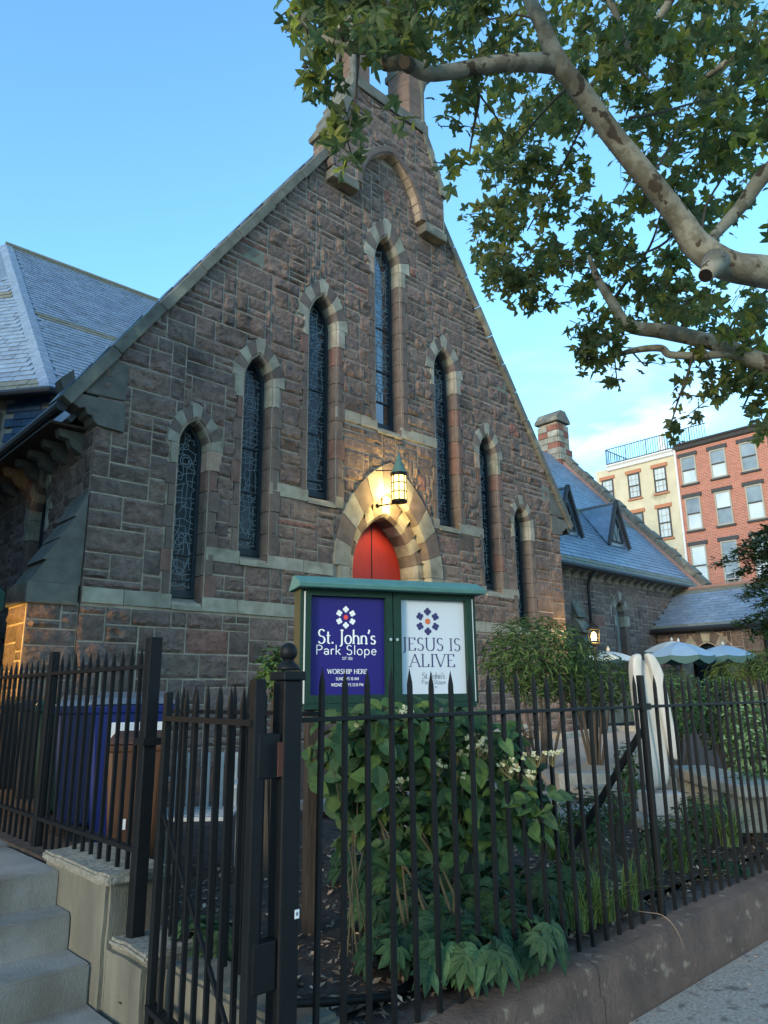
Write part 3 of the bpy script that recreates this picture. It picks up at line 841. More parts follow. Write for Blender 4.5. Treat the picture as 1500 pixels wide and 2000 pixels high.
# ------------------------------------------------------------------ bellcote riding on the gable
TY0, TY1 = -0.20, 0.45
BC = Frame((0, TY0, 0), (1, 0, 0), (0, -1, 0))
def tw(z):                                   # half width against height
    if z < 12.9: return 1.66
    if z < 14.30: return 1.66 - (z - 12.9) / 1.40 * 0.58
    return 1.08
barch = (0.0, 0.86, 11.86, 13.12)            # blind arch under the bellcote
prof = [(-1.66, 11.9), (-1.66, 12.9), (-1.08, 14.30), (1.08, 14.30), (1.66, 12.9), (1.66, 11.9), (0.86, 11.9)] + list(reversed(arch_pts(0, 0.86, 11.9, 13.12, 8)))[1:-1] + [(-0.86, 11.9)]
V, F = wall_sheet(BC, prof, [])
bell = MB().add(V, F)
n = len(prof)
V2 = [BC.p(a, b, 0) for a, b in prof] + [BC.p(a, b, -0.30) for a, b in prof]
bell.add(V2, [(i, (i + 1) % n, n + (i + 1) % n, n + i) for i in range(n)])
bell.add([(-1.66, TY0, 11.9), (-1.66, TY1, 11.9), (-1.66, TY1, 12.9), (-1.66, TY0, 12.9), (-1.08, TY1, 14.30), (-1.08, TY0, 14.30), (1.66, TY0, 11.9), (1.66, TY1, 11.9), (1.66, TY1, 12.9), (1.66, TY0, 12.9), (1.08, TY1, 14.30), (1.08, TY0, 14.30)],
         [(0, 1, 2, 3), (3, 2, 4, 5), (7, 6, 9, 8), (8, 9, 11, 10), (5, 4, 10, 11), (1, 7, 8, 2), (2, 8, 10, 4)])
bell = bell.build('bellcote', 'mortar', church)
ashlar(BC, -1.66, 1.66, 11.95, 14.25, lambda u, v: abs(u) > tw(v) - 0.05 or in_arch(u, v, 0, 1.02, 11.9, 13.30), bell, cell=0.11, limit=120, inside=lambda u, v: in_arch(u, v, 0, 1.03, 11.9, 13.31))
BS = Frame((-1.66, 0, 0), (0, -1, 0), (-1, 0, 0))
ashlar(BS, -TY1, -TY0, 11.95, 12.9, lambda u, v: False, bell, cell=0.115, limit=60)
voussoirs(BC, 0, 0.86, 13.12, 1.02, 13.30, 11.9, bell, nside=4, y0=0.04, depth=0.18, ch=0.04, key=0.1, mono='smooth_brownstone')
for s_ in (-1, 1):
    MB().box((min(s_ * 0.98, s_ * 1.69), TY0 - 0.05, 11.66), (max(s_ * 0.98, s_ * 1.69), 0.1, 11.88)).build('arch_corbel', 'weathered_coping', bell, bevel=0.02)
    # sloped weatherings in three courses with drip edges
    for k in range(3):
        za, zb = 12.9 + k * 0.466, 12.9 + (k + 1) * 0.466
        xa, xb = tw(za + 0.001), tw(zb)
        P = [(s_ * (xa + 0.07), za - 0.05), (s_ * (xa + 0.10), za + 0.03), (s_ * (xb + 0.05), zb + 0.02), (s_ * (xb - 0.12), zb + 0.02), (s_ * (xa - 0.12), za - 0.05)]
        MB().prism([BC.p(a, b, 0.06 - 0.004 * k) for a, b in P], (0, TY1 - TY0 + 0.12, 0)).build('weathering', 'weathered_coping', bell, bevel=0.012)
MB().box((-1.16, TY0 - 0.06, 14.25), (1.16, TY1 + 0.06, 14.53)).build('belfry_base', 'weathered_coping', bell, bevel=0.02)
for s_ in (-1, 1):
    x0, x1 = s_ * 0.52, s_ * 0.98
    z = 14.53
    while z < 16.65:
        h = rr(0.34, 0.46)
        P = [(x0 + s_ * 0.10, TY0 + 0.02), (x1, TY0 + 0.02), (x1, TY1 - 0.02), (x0, TY1 - 0.02), (x0, TY0 + 0.14)]
        MB().prism([(a, b, z + 0.005) for a, b in P], (0, 0, h - 0.01), jit((1.15, 1.02, 0.95), 0.1)).build('pier_stone', 'smooth_brownstone', bell)
        z += h
    for yy in (TY0 + 0.06, TY1 - 0.06):
        MB().lathe((s_ * 1.06, yy, 0), [(0.10, 14.53), (0.10, 14.61), (0.07, 14.67), (0.07, 15.50), (0.09, 15.55), (0.13, 15.70), (0.15, 15.75), (0.15, 15.85)], 14).build('colonnette', 'weathered_coping', bell, smooth=True)
    MB().box((min(s_ * 0.5, s_ * 1.28), TY0 - 0.08, 15.85), (max(s_ * 0.5, s_ * 1.28), TY1 + 0.08, 16.03)).build('pier_cap', 'weathered_coping', bell, bevel=0.02)
BU = Frame((0, TY0, 0), (1, 0, 0), (0, -1, 0))
P = [(-1.22, 16.03), (-0.52, 16.03)] + arch_pts(0, 0.52, 16.03, 16.90, 6)[1:-1] + [(0.52, 16.03), (1.22, 16.03), (0.0, 18.75)]
V, F = wall_sheet(BU, P, []); mb = MB().add(V, F)
V, F = wall_sheet(BU, P, [], -(TY1 - TY0)); mb.add(V, F)
nP = len(P); V2 = [BU.p(a, b, 0) for a, b in P] + [BU.p(a, b, -(TY1 - TY0)) for a, b in P]
mb.add(V2, [(i, (i + 1) % nP, nP + (i + 1) % nP, nP + i) for i in range(nP)])
top = mb.build('bellcote_gable', 'smooth_brownstone', church)
ashlar(BU, -1.2, 1.2, 16.05, 18.65, lambda u, v: in_arch(u, v, 0, 0.7, 16.03, 17.10) or abs(u) > (18.75 - v) * 0.45 - 0.08, top, cell=0.11, limit=60)
for s_ in (-1, 1):
    a, b = Vector((s_ * 1.34, (TY0 + TY1) / 2, 15.99)), Vector((0, (TY0 + TY1) / 2, 18.90))
    for i in range(4):
        p, q = a.lerp(b, i / 4 + 0.004), a.lerp(b, (i + 1) / 4 - 0.004)
        MB().bar(p, q, TY1 - TY0 + 0.2, 0.16, up=(s_, 0, 0.5)).build('coping_stone', 'weathered_coping', top, bevel=0.015)

# ------------------------------------------------------------------ slated roofs
def slates(parent, o, ux, uv, width, height, mask, ex=0.17, sw=0.27, limit=300, moss=(), tone=1.0):
    """overlapping slates over a roof plane: o corner at the eave, ux along, uv up the slope"""
    o, ux, uv = Vector(o), Vector(ux).normalized(), Vector(uv).normalized()
    n = ux.cross(uv).normalized()
    if n.z < 0: n = -n
    tv = [(-0.5, 0, 0.0), (0.5, 0, 0.0), (0.5, 0, 1.0), (-0.5, 0, 1.0), (-0.5, 1.25, -0.15), (0.5, 1.25, -0.15)]
    tf = [(0, 1, 2, 3), (3, 2, 5, 4), (0, 3, 4), (1, 5, 2)]
    items, mossy = [], []
    rows = int(height / ex) + 1
    for r_ in range(rows):
        cols = int(width / sw) + 2
        for c in range(cols):
            x = (c + (0.5 if r_ % 2 else 0.0)) * sw + rr(-0.012, 0.012); y = r_ * ex
            if not mask(x, y + ex * 0.5): continue
            th = 0.016 + rr(0, 0.010)
            M_ = Matrix.Translation(o + ux * x + uv * y + n * 0.004) @ Matrix((ux * (sw - 0.012), uv * (ex + rr(-0.004, 0.008)), n * th)).transposed().to_4x4()
            g_ = tone * random.choice((1.0, 0.93, 1.07, 0.85, 1.12, 0.98, 1.03))
            t = (round(g_ * rr(0.96, 1.04), 2), round(g_, 2), round(g_ * rr(0.97, 1.03), 2))
            if any(a <= y < b for a, b in moss): mossy.append((M_, t))
            else: items.append((M_, t))
    many(items, (tv, tf), parent, 'slate', 'slate', limit=limit, rest_name='slates')
    if mossy: many(mossy, (tv, tf), parent, 'mossy_slate', 'mossy_slate', limit=40, rest_name='mossy_slates')

# ------------------------------------------------------------------ transept with polygonal slate roof, behind the gable on the left
trans = thing('transept', (-5.0, 6.0, 0.6), 'polygonal ended transept with tall blue slate hip roof at the left', 'building')
Pc = Vector((-5.0, 4.95, 7.84)); Pl = Vector((-7.35, 8.1, 7.84)); Pa = Vector((-4.62, 11.9, 14.92)); Pr = Vector((8.0, 4.95, 7.84)); Pq = Vector((8.0, 11.9, 14.92)); Pb = Vector((-7.35, 16.0, 7.84))
rm = MB().add([Pc, Pr, Pq, Pa, Pl, Pb], [(0, 1, 2, 3), (4, 0, 3), (5, 4, 3)], (0.7, 0.7, 0.7)).build('roof', 'slate', trans)
uv1 = Vector((0, Pa.y - Pc.y, Pa.z - Pc.z)); H1 = uv1.length; uv1n = uv1.normalized()
dxa = (Pa.x - Pc.x)
slates(rm, Pc, (1, 0, 0), uv1n, 8.2, H1, lambda x, y: x > dxa * y / H1 + 0.16 and y < H1 - 0.02 and (Pc.x + x) < -1.2 + 0.25 * y, moss=((4.05, 4.4), (H1 - 0.42, H1)), ex=0.19, sw=0.30)
ul = (Pc - Pl).normalized(); wl_ = (Pc - Pl).length
nl = ul.cross(Pa - Pl); uvl = nl.cross(ul).normalized()
if uvl.z < 0: uvl = -uvl
Hl = (Pa - Pl).dot(uvl); xa = (Pa - Pl).dot(ul)
slates(rm, Pl, ul, uvl, wl_, Hl, lambda x, y: x < wl_ + (xa - wl_) * y / Hl - 0.16 and x > xa * y / Hl, moss=((0.0, 0.36), (4.4, 4.8)), ex=0.19, sw=0.30)
# hip capped with paired slates bent over the edge
hd = (Pa - Pc); hl = hd.length; hd.normalize()
s1 = (Vector((1, 0, 0)) - hd * hd.x).normalized(); s2 = (-ul - hd * (-ul).dot(hd)).normalized()
for k in range(int(hl / 0.19)):
    c = Pc + hd * (k * 0.19) + Vector((0, -0.02, 0.035))
    P = [c, c + s1 * 0.20 - Vector((0, 0, 0.01)), c + s1 * 0.20 + hd * 0.22 - Vector((0, 0, 0.03)), c + hd * 0.22 - Vector((0, 0, 0.02)), c + s2 * 0.20 + hd * 0.22 - Vector((0, 0, 0.03)), c + s2 * 0.20 - Vector((0, 0, 0.01))]
    lo = [p - Vector((0, 0, 0.022)) for p in (P[5], P[0], P[1])]
    MB().add(P + lo, [(0, 1, 2, 3), (5, 0, 3, 4), (6, 7, 0, 5), (7, 8, 1, 0)], jit((1, 1, 1), 0.08)).build('hip_slate', 'slate', rm)
MB().tube([Pa + Vector((0, 0, 0.03)), Pq + Vector((0, 0, 0.03))], 0.07, 8).build('ridge_roll', 'mossy_slate', rm)
MB().tube([Pl + Vector((-0.03, -0.03, -0.05)), Pc + Vector((-0.02, -0.04, -0.05)), Pr + Vector((0, -0.04, -0.05))], 0.08, 8).build('gutter', 'gutter_metal', trans)
wi = 0.35
wA, wB, wC = Pl + Vector((wi, wi * 0.6, 0)), Pc + Vector((0.18, wi, 0)), Pr + Vector((0, wi, 0))
MB().add([(wA.x, wA.y, 0.5), (wB.x, wB.y, 0.5), (wC.x, wC.y, 0.5), (wC.x, wC.y, 7.82), (wB.x, wB.y, 7.82), (wA.x, wA.y, 7.82)], [(0, 1, 4, 5), (1, 2, 3, 4)]).build('wall', 'mortar', trans)
MB().add([Pl + Vector((0, 0, -0.02)), Pc + Vector((0, 0, -0.02)), Pr + Vector((0, 0, -0.02)), wC + Vector((0, 0, -0.02)), wB + Vector((0, 0, -0.02)), wA + Vector((0, 0, -0.02))], [(0, 1, 4, 5), (1, 2, 3, 4)]).build('soffit', 'dark_wood', trans)
uw = (wB - wA).normalized(); nw = Vector((uw.y, -uw.x, 0))
TW = Frame((wA.x, wA.y, 0), uw, nw); Lw = (wB - wA).length
# blue slate-hung cladding with a pale stone pier at the left
for r_ in range(16):
    z = 5.2 + r_ * 0.165
    c = 0
    while c * 0.42 < 2.0:
        u0 = Lw - 1.05 + c * 0.42 + (0.2 if r_ % 2 else 0)
        if u0 + 0.41 < Lw + 0.02:
            P = [TW.p(u0, z, 0.05), TW.p(u0 + 0.41, z, 0.05), TW.p(u0 + 0.41, z + 0.2, 0.02), TW.p(u0, z + 0.2, 0.02)]
            Q = [TW.p(u0, z, 0.02), TW.p(u0 + 0.41, z, 0.02)]
            MB().add(P + Q, [(0, 1, 2, 3), (4, 5, 1, 0), (0, 3, 4), (1, 5, 2)], jit((1, 1, 1), 0.14)).build('wall_slate', 'blue_shingle', trans)
        c += 1
for r_ in range(7):
    MB().obox(TW.p(Lw - 1.55, 5.45 + r_ * 0.32, 0.05), uw * 0.40, nw * 0.06, Vector((0, 0, 0.153)), jit((0.62, 0.55, 0.45), 0.15)).build('pier_stone', 'cream_stone', trans, bevel=0.02)

# ------------------------------------------------------------------ side entrance under the awning, far left
ent = thing('side_entrance', (-7.2, 1.2, 0.66), 'lamplit stone side entrance beyond the left fence', 'entrance')
EF = Frame((0, 0.9, 0), (1, 0, 0), (0, -1, 0))
V, F = wall_sheet(EF, [(-9.2, 0.5), (-6.7, 0.5), (-6.7, 3.3), (-9.2, 3.3)], [[(-8.4, 0.55), (-7.15, 0.55), (-7.15, 2.2), (-7.45, 2.7), (-7.8, 2.9), (-8.1, 2.7), (-8.4, 2.2)]])
ew = MB().add(V, F).build('wall', 'mortar', ent)
ashlar(EF, -7.12, -6.7, 0.6, 3.3, lambda u, v: False, ew, cell=0.14, limit=40)
ES = Frame((-6.7, 0.9, 0), (0, 1, 0), (1, 0, 0))
MB().box((-9.2, 0.92, 0.5), (-8.42, 2.4, 3.3)).build('pier', 'mortar', ent)
MB().box((-7.13, 0.92, 0.5), (-6.72, 2.4, 3.3)).build('pier', 'mortar', ent)
MB().box((-8.42, 2.2, 0.5), (-7.13, 2.3, 3.2)).build('inner_door', 'dark_wood', ent)
MB().box((-16, -1.8, 0.5), (-9.25, 13, 8.8)).build('added_shade_block', 'smooth_brownstone', ent)  # unseen mass, added to shade the side wall and lower left facade
aw = tag(MB().add([(-8.9, 0.9, 3.42), (-6.9, 0.9, 3.42), (-6.9, -0.55, 2.82), (-8.9, -0.55, 2.82), (-6.9, -0.55, 2.62), (-8.9, -0.55, 2.62), (-6.9, 0.9, 2.75), (-8.9, 0.9, 2.75)],
              [(0, 1, 2, 3), (3, 2, 4, 5), (1, 6, 4, 2), (0, 3, 5, 7)]).build('awning', 'awning'), 'dark green fabric awning over the lamplit side entrance', 'awning')
sol = aw.modifiers.new('solid', 'SOLIDIFY'); sol.thickness = 0.012
el = thing('entrance_lamp', (-7.9, 0.2, 2.5), 'small glowing lamp hanging under the green awning', 'lamp')
MB().lathe((-7.6, 0.1, 2.5), [(0.02, 0.22), (0.05, 0.20), (0.07, 0.1), (0.07, 0.0), (0.03, -0.04)], 12).build('globe', 'bulb_glow', el, smooth=True)
MB().tube([(-7.6, 0.1, 2.7), (-7.6, 0.1, 3.05)], 0.012, 6).build('rod', 'dark_metal', el)
ld = bpy.data.lights.new('entrance_lamp_light', 'POINT'); ld.energy = 60; ld.color = (1.0, 0.55, 0.14); ld.shadow_soft_size = 0.08
lo_ = bpy.data.objects.new('lamp_light', ld); COL.objects.link(lo_); lo_.parent = el; lo_.location = (0.3, -0.25, 0.0)

# ------------------------------------------------------------------ chapel wing behind on the right
chap = thing('chapel', (14.0, 3.0, 0.6), 'brownstone chapel wing with blue slate roof and two triangular dormers', 'chapel')
CY, CE, CR_Y, CR_Z = 3.0, 5.55, 8.95, 12.75
CX0, CX1 = 5.6, 19.5
CF = Frame((0, CY, 0), (1, 0, 0), (0, -1, 0))
CW = (13.78, 0.30, 4.15, 4.66, 0.55, 4.96, 1.6)
hole = [(CW[0] - CW[1] - .02, CW[6]), (CW[0] + CW[1] + .02, CW[6])] + list(reversed(arch_pts(CW[0], CW[1] + .02, CW[2], CW[3] + .02, 6)))
V, F = wall_sheet(CF, [(CX0, 0.4), (CX1, 0.4), (CX1, CE), (CX0, CE)], [hole])
cwall = MB().add(V, F).build('wall', 'mortar', chap)
def chap_blocked(u, v):
    if v > CW[2]: return in_arch(u, v, CW[0], CW[4], CW[2], CW[5])
    return abs(u - CW[0]) < CW[1] + 0.14 and v > CW[6]
ashlar(CF, 10.0, 19.4, 1.6, 5.3, chap_blocked, cwall, cell=0.13, limit=300, res=0.13, wmax=6, inside=lambda u, v: v > CW[2] and in_arch(u, v, CW[0], CW[4] + .01, CW[2], CW[5] + .01))
voussoirs(CF, CW[0], CW[1], CW[3], CW[4], CW[5], CW[2], cwall, nside=3)
jambs(CF, CW[0], CW[1], 0.22, CW[6], CW[2], cwall)
V, F = wall_sheet(CF, hole, [], -0.25); cw_o = MB().add(V, F).build('arched_window', 'window_frame', chap)
V, F = wall_sheet(CF, [(CW[0] + (a - CW[0]) * 0.82, CW[6] + (b - CW[6]) * 0.965 + 0.05) for a, b in hole], [], -0.24); MB().add(V, F).build('glass', 'flagstone', cw_o)
e0, e1, r1, r0 = Vector((CX0, CY - 0.45, CE)), Vector((CX1, CY - 0.45, CE)), Vector((CX1, CR_Y, CR_Z)), Vector((CX0, CR_Y, CR_Z))
b0, b1 = Vector((CX0, 2 * CR_Y - CY, CE)), Vector((CX1, 2 * CR_Y - CY, CE))
croof = MB().add([e0, e1, r1, r0, b0, b1], [(0, 1, 2, 3), (3, 2, 5, 4)], (0.7, 0.7, 0.7)).build('roof', 'slate', chap)
cuv = (r0 - e0); CH = cuv.length; cuv.normalize()
CCEN = [(12.05, 1.78), (15.25, 1.75)]                     # dormers: x, foot up the slope
def dorm_mask(x, y):
    X_ = CX0 + x
    for dx, dv in CCEN:
        if dv - 0.05 < y < dv + 2.1 and abs(X_ - dx) < 0.62 * (1 - (y - dv) / 2.1): return False
    return X_ > 8.0 and y < CH - 0.02 and X_ < CX1 - 0.12
slates(croof, e0, (1, 0, 0), cuv, CX1 - CX0, CH, dorm_mask, ex=0.21, sw=0.36, moss=((0.0, 0.4), (3.75, 4.1)), tone=1.0)
MB().tube([e0 + Vector((0, -0.05, -0.06)), e1 + Vector((0, -0.05, -0.06))], 0.09, 8).build('gutter', 'gutter_metal', chap)
for k in range(20):
    x = 9.9 + k * 0.5
    MB().prism([(x, CY - 0.01, CE - 0.02), (x, CY - 0.33, CE - 0.02), (x, CY - 0.33, CE - 0.12), (x, CY - 0.18, CE - 0.2), (x, CY - 0.01, CE - 0.32)], (0.15, 0, 0)).build('eaves_bracket', 'cream_stone', chap)
MB().tube([(11.62, CY - 0.5, CE - 0.1), (11.62, CY - 0.2, CE - 0.35), (11.62, CY - 0.14, CE - 0.6), (11.62, CY - 0.14, 0.6)], 0.055, 8).build('downpipe', 'gutter_metal', chap, smooth=True)
# gable parapet on the far end: stepped coping over a copper flashing, chimney at the ridge
gpar = r1 - e1; GL = gpar.length; gd = gpar.normalized(); gn = Vector((0, -gd.z, gd.y)); gn = gn if gn.z > 0 else -gn
MB().obox(e1 + gd * (GL / 2) + gn * 0.06 + Vector((-0.10, 0, 0)), gd * GL / 2, Vector((0.09, 0, 0)), gn * 0.05).build('flashing', 'copper_edge', chap)
for i in range(17):
    a = GL * i / 17
    MB().obox(e1 + gd * (a + GL / 34) + gn * (0.16 + 0.05 * (i % 2)) + Vector((0.25, 0, 0)), gd * GL / 34 * 0.97, Vector((0.26, 0, 0)), gn * 0.14).build('coping_stone', 'weathered_coping', chap, bevel=0.02)
P = [(CX1, CY, 0.4), (CX1, 2 * CR_Y - CY, 0.4), (CX1, 2 * CR_Y - CY, CE), (CX1, CR_Y, CR_Z), (CX1, CY, CE)]
MB().prism(P, (0.4, 0, 0)).build('gable_wall', 'mortar', chap)
cc = Vector((CX1 + 0.15, CR_Y + 0.1, 0))
chimney = MB().box((cc.x - 0.40, cc.y - 0.5, 11.9), (cc.x + 0.40, cc.y + 0.5, 14.35)).build('chimney', 'mortar', chap)
for kz in range(7):
    z = 12.2 + kz * 0.31
    ww = 0.52 if kz < 3 else 0.44
    for (ax, ay, nx_, ny_) in ((0, -1, 1, 0), (-1, 0, 0, 1)):
        for q in (-1, 1):
            red = (kz + (q > 0)) % 3 == 0
            hw_ = ww if ny_ == 0 else ww + 0.12
            c = cc + Vector((ax * (ww + 0.0) * 0.98, ay * (ww + 0.12) * 0.98, z)) + Vector((nx_, ny_, 0)) * (q * hw_ / 2)
            MB().obox(c, Vector((nx_, ny_, 0)) * (hw_ / 2 - 0.012), Vector((abs(ax) * 0.06 + 0.0, abs(ay) * 0.06, 0)), Vector((0, 0, 0.142)), jit((1.6, 0.85, 0.7) if red else (1.0, 1, 1), 0.15)).build(
                'chimney_stone', 'smooth_brownstone' if red else 'cream_stone', chimney)
MB().prism([(cc.x - 0.58, cc.y - 0.66, 14.35), (cc.x + 0.58, cc.y - 0.66, 14.35), (cc.x + 0.58, cc.y - 0.66, 14.5), (cc.x + 0.2, cc.y - 0.66, 14.95), (cc.x - 0.2, cc.y - 0.66, 14.95), (cc.x - 0.58, cc.y - 0.66, 14.5)], (0, 1.32, 0)).build('chimney_cap', 'weathered_coping', chimney, bevel=0.03)
# triangular dormers
for k, (dx, dv) in enumerate(CCEN):
    foot = e0 + cuv * dv; z0 = foot.z + 0.04; y0 = foot.y
    W_, Hh = 0.62, 1.62
    yb = y0 + Hh / (cuv.z / cuv.y)
    dm = MB()
    dm.add([(dx - W_, y0, z0), (dx + W_, y0, z0), (dx, y0, z0 + Hh), (dx, yb, z0 + Hh)], [(0, 1, 2), (0, 2, 3), (2, 1, 3)], (0.9, 0.9, 0.9))
    dormer = dm.build('dormer', 'slate', chap)
    tri = [(dx - W_ * 0.62, z0 + 0.16), (dx + W_ * 0.62, z0 + 0.16), (dx + W_ * 0.40, z0 + 0.62), (dx, z0 + 1.12), (dx - W_ * 0.40, z0 + 0.62)]
    MB().prism([(a, y0 - 0.02, b) for a, b in tri], (0, 0.018, 0)).build('dormer_glass', 'church_glass', dormer)
    mbf = MB()
    for i in range(5):
        p, q = tri[i], tri[(i + 1) % 5]
        mbf.bar((p[0], y0 - 0.035, p[1]), (q[0], y0 - 0.035, q[1]), 0.05, 0.05)
    mbf.build('dormer_frame', 'charcoal_stone', dormer)
    for s_ in (-1, 1):
        MB().bar((dx + s_ * (W_ + 0.12), y0 - 0.10, z0 - 0.05), (dx, y0 - 0.10, z0 + Hh + 0.12), 0.12, 0.10, up=(s_, 0, 0.3)).build('bargeboard', 'charcoal_stone', dormer)
        # slated cheeks
        for r_ in range(7):
            t0, t1 = r_ / 7, (r_ + 1.08) / 7
            f = lambda t, u: (dx + s_ * (W_ + 0.06) * (1 - t), y0 - 0.06 + u * (yb - y0) * t if u else y0 - 0.06, z0 + Hh * t + 0.04)
            pa, pb = f(t0, 0), f(min(1, t1), 0)
            qa, qb = (pa[0], y0 + (yb - y0) * t0, pa[2]), (pb[0], y0 + (yb - y0) * min(1, t1), pb[2] - 0.015)
            pb = (pb[0], pb[1], pb[2] - 0.015)
            MB().add([pa, qa, qb, pb], [(0, 1, 2, 3)], jit((1, 1, 1), 0.1)).build('cheek_slates', 'slate', dormer)
    MB().tube([(dx, y0 - 0.12, z0 + Hh + 0.06), (dx, yb, z0 + Hh + 0.06)], 0.05, 6).build('dormer_ridge', 'flagstone', dormer)
    for s_ in (-1, 1):
        MB().bar((dx, y0 - 0.03, z0 + 0.2), (dx + s_ * 0.2, y0 - 0.03, z0 + 0.75), 0.018, 0.02).build('tracery', 'lead', dormer)

# sloped buttress stones on the chapel wall, either side of the window
for xb in (10.75, 18.2):
    MB().box((xb + 0.02, CY - 0.50, 0.5), (xb + 0.48, CY - 0.02, 2.9)).build('buttress', 'smooth_brownstone', chap)
    for i, z in enumerate((2.9, 3.4, 3.9)):
        MB().prism([(xb, CY - 0.55 + 0.14 * i, z), (xb, CY, z), (xb, CY, z + 0.62), (xb, CY - 0.38 + 0.14 * i, z + 0.3)], (0.5, 0, 0)).build('buttress_weathering', 'weathered_coping', chap, bevel=0.015)

# ------------------------------------------------------------------ low porch projecting toward the street
por = thing('porch', (17, 1.2, 0.6), 'low stone porch with slate roof and striped arch beside the chapel', 'porch')
PX, PY0, PY1, PE, PRX, PRZ = 16.1, -0.75, 2.9, 3.85, 18.1, 5.35
PF = Frame((PX, 0, 0), (0, -1, 0), (-1, 0, 0))          # u = -y, faces -x
pc, pa_, psp, pap, pao, papo = -1.15, 0.55, 2.55, 3.2, 0.95, 3.62
hole = [(pc - pa_, 0.5), (pc + pa_, 0.5)] + list(reversed(arch_pts(pc, pa_, psp, pap, 6)))
V, F = wall_sheet(PF, [(-PY1, 0.4), (-PY0, 0.4), (-PY0, PE), (-PY1, PE)], [hole])
pw = MB().add(V, F).build('wall', 'mortar', por)
ashlar(PF, -PY1, -PY0, 1.2, 3.75, lambda u, v: in_arch(u, v, pc, pao, psp, papo), pw, cell=0.13, limit=120, res=0.13, inside=lambda u, v: in_arch(u, v, pc, pao + .01, psp, papo + .01))
voussoirs(PF, pc, pa_, pap, pao, papo, psp, pw, nside=4)
V, F = wall_sheet(PF, hole, [], -0.3); MB().add(V, F).build('arched_window', 'church_glass', por)
ENDF = Frame((0, PY0, 0), (1, 0, 0), (0, -1, 0))
V, F = wall_sheet(ENDF, [(PX, 0.4), (2 * PRX - PX, 0.4), (2 * PRX - PX, PE), (PRX, PRZ), (PX, PE)], [])
pe_w = MB().add(V, F).build('end_wall', 'mortar', por)
ashlar(ENDF, PX, 2 * PRX - PX, 1.2, 5.2, lambda u, v: v > PE + (PRX - PX - abs(u - PRX)) * 0.7, pe_w, cell=0.14, limit=120, res=0.14)
pr = MB().add([(PX - 0.35, PY0 - 0.15, PE - 0.1), (PX - 0.35, PY1, PE - 0.1), (PRX, PY1, PRZ), (PRX, PY0 - 0.15, PRZ), (2 * PRX - PX + .35, PY0 - 0.15, PE - 0.1), (2 * PRX - PX + .35, PY1, PE - 0.1)], [(1, 0, 3, 2), (2, 3, 4, 5)], (0.7, 0.7, 0.7)).build('roof', 'slate', por)
puv = Vector((PRX - PX + 0.35, 0, PRZ - PE + 0.1)); PH = puv.length
slates(pr, (PX - 0.35, PY1, PE - 0.1), (0, -1, 0), puv, PY1 - PY0 + 0.15, PH, lambda x, y: x < PY1 - PY0 + 0.1 and y < PH, ex=0.21, sw=0.36, moss=((0, 0.2), (PH - 0.4, PH)))
MB().tube([(PRX, PY1, PRZ + 0.05), (PRX, PY0 - 0.15, PRZ + 0.05)], 0.07, 8).build('ridge_roll', 'copper_edge', por)
MB().tube([(PX - 0.42, PY1, PE - 0.16), (PX - 0.42, PY0 - 0.2, PE - 0.16)], 0.085, 8).build('gutter', 'gutter_metal', por)
MB().tube([(PX - 0.42, PY0 - 0.1, PE - 0.2), (PX - 0.08, PY0 - 0.08, PE - 0.4), (PX - 0.08, PY0 - 0.08, 0.6)], 0.075, 8).build('downpipe', 'gutter_metal', por, smooth=True)

# ------------------------------------------------------------------ row houses in the background
HX = 36.0
HF = Frame((HX, 0, 0), (0, -1, 0), (-1, 0, 0))          # u = -y
def sash_window(parent, u, z0, w, h, frame, panes, lintel, glassm, bright=True, grid=False):
    win = MB()
    for (a, b, c, d) in ((u - w / 2, z0, u - w / 2 + 0.09, z0 + h), (u + w / 2 - 0.09, z0, u + w / 2, z0 + h), (u - w / 2 + .09, z0 + h - 0.09, u + w / 2 - .09, z0 + h), (u - w / 2 + .09, z0, u + w / 2 - .09, z0 + 0.09)):
        win.prism([HF.p(a, b, -0.06), HF.p(c, b, -0.06), HF.p(c, d, -0.06), HF.p(a, d, -0.06)], HF.n * 0.13)
    wo_ = win.build('window', frame, parent)
    for (a, b, dd) in ((z0 + 0.09, z0 + h * 0.5, 0.015), (z0 + h * 0.5, z0 + h - 0.09, 0.035)):
        MB().prism([HF.p(u - w / 2 + 0.09, a, dd - 0.03), HF.p(u + w / 2 - 0.09, a, dd - 0.03), HF.p(u + w / 2 - 0.09, b, dd - 0.03), HF.p(u - w / 2 + 0.09, b, dd - 0.03)], HF.n * 0.02).build('pane', glassm if random.random() < 0.62 else 'window_dim', wo_)
    MB().obox(HF.p(u, z0 + h * 0.5, 0.05), HF.u * (w / 2 - .08), HF.n * 0.035, Vector((0, 0, 0.035))).build('meeting_rail', 'sash_dark', wo_)
    if grid:
        for q in (-0.18, 0.18):
            MB().obox(HF.p(u + q * w, z0 + h * 0.5, 0.035), HF.u * 0.014, HF.n * 0.012, Vector((0, 0, h / 2 - .09))).build('glazing_bar', 'sash', wo_)
        for q in (0.27, 0.74):
            MB().obox(HF.p(u, z0 + h * q, 0.036), HF.u * (w / 2 - .09), HF.n * 0.012, Vector((0, 0, 0.014))).build('glazing_bar', 'sash', wo_)
    MB().obox(HF.p(u, z0 + h + 0.13, 0.03), HF.u * (w / 2 + 0.14), HF.n * 0.07, Vector((0, 0, 0.12))).build('lintel', lintel, wo_)
    MB().obox(HF.p(u, z0 - 0.07, 0.03), HF.u * (w / 2 + 0.1), HF.n * 0.09, Vector((0, 0, 0.06))).build('sill', lintel, wo_)
    return wo_
def hp(px, py): p = at_x(px, py, HX); return -p.y, p.z
u_mid, z_top = hp(1318, 872); u_left, _ = hp(1163, 915); u_right, z_tr = hp(1490, 830)
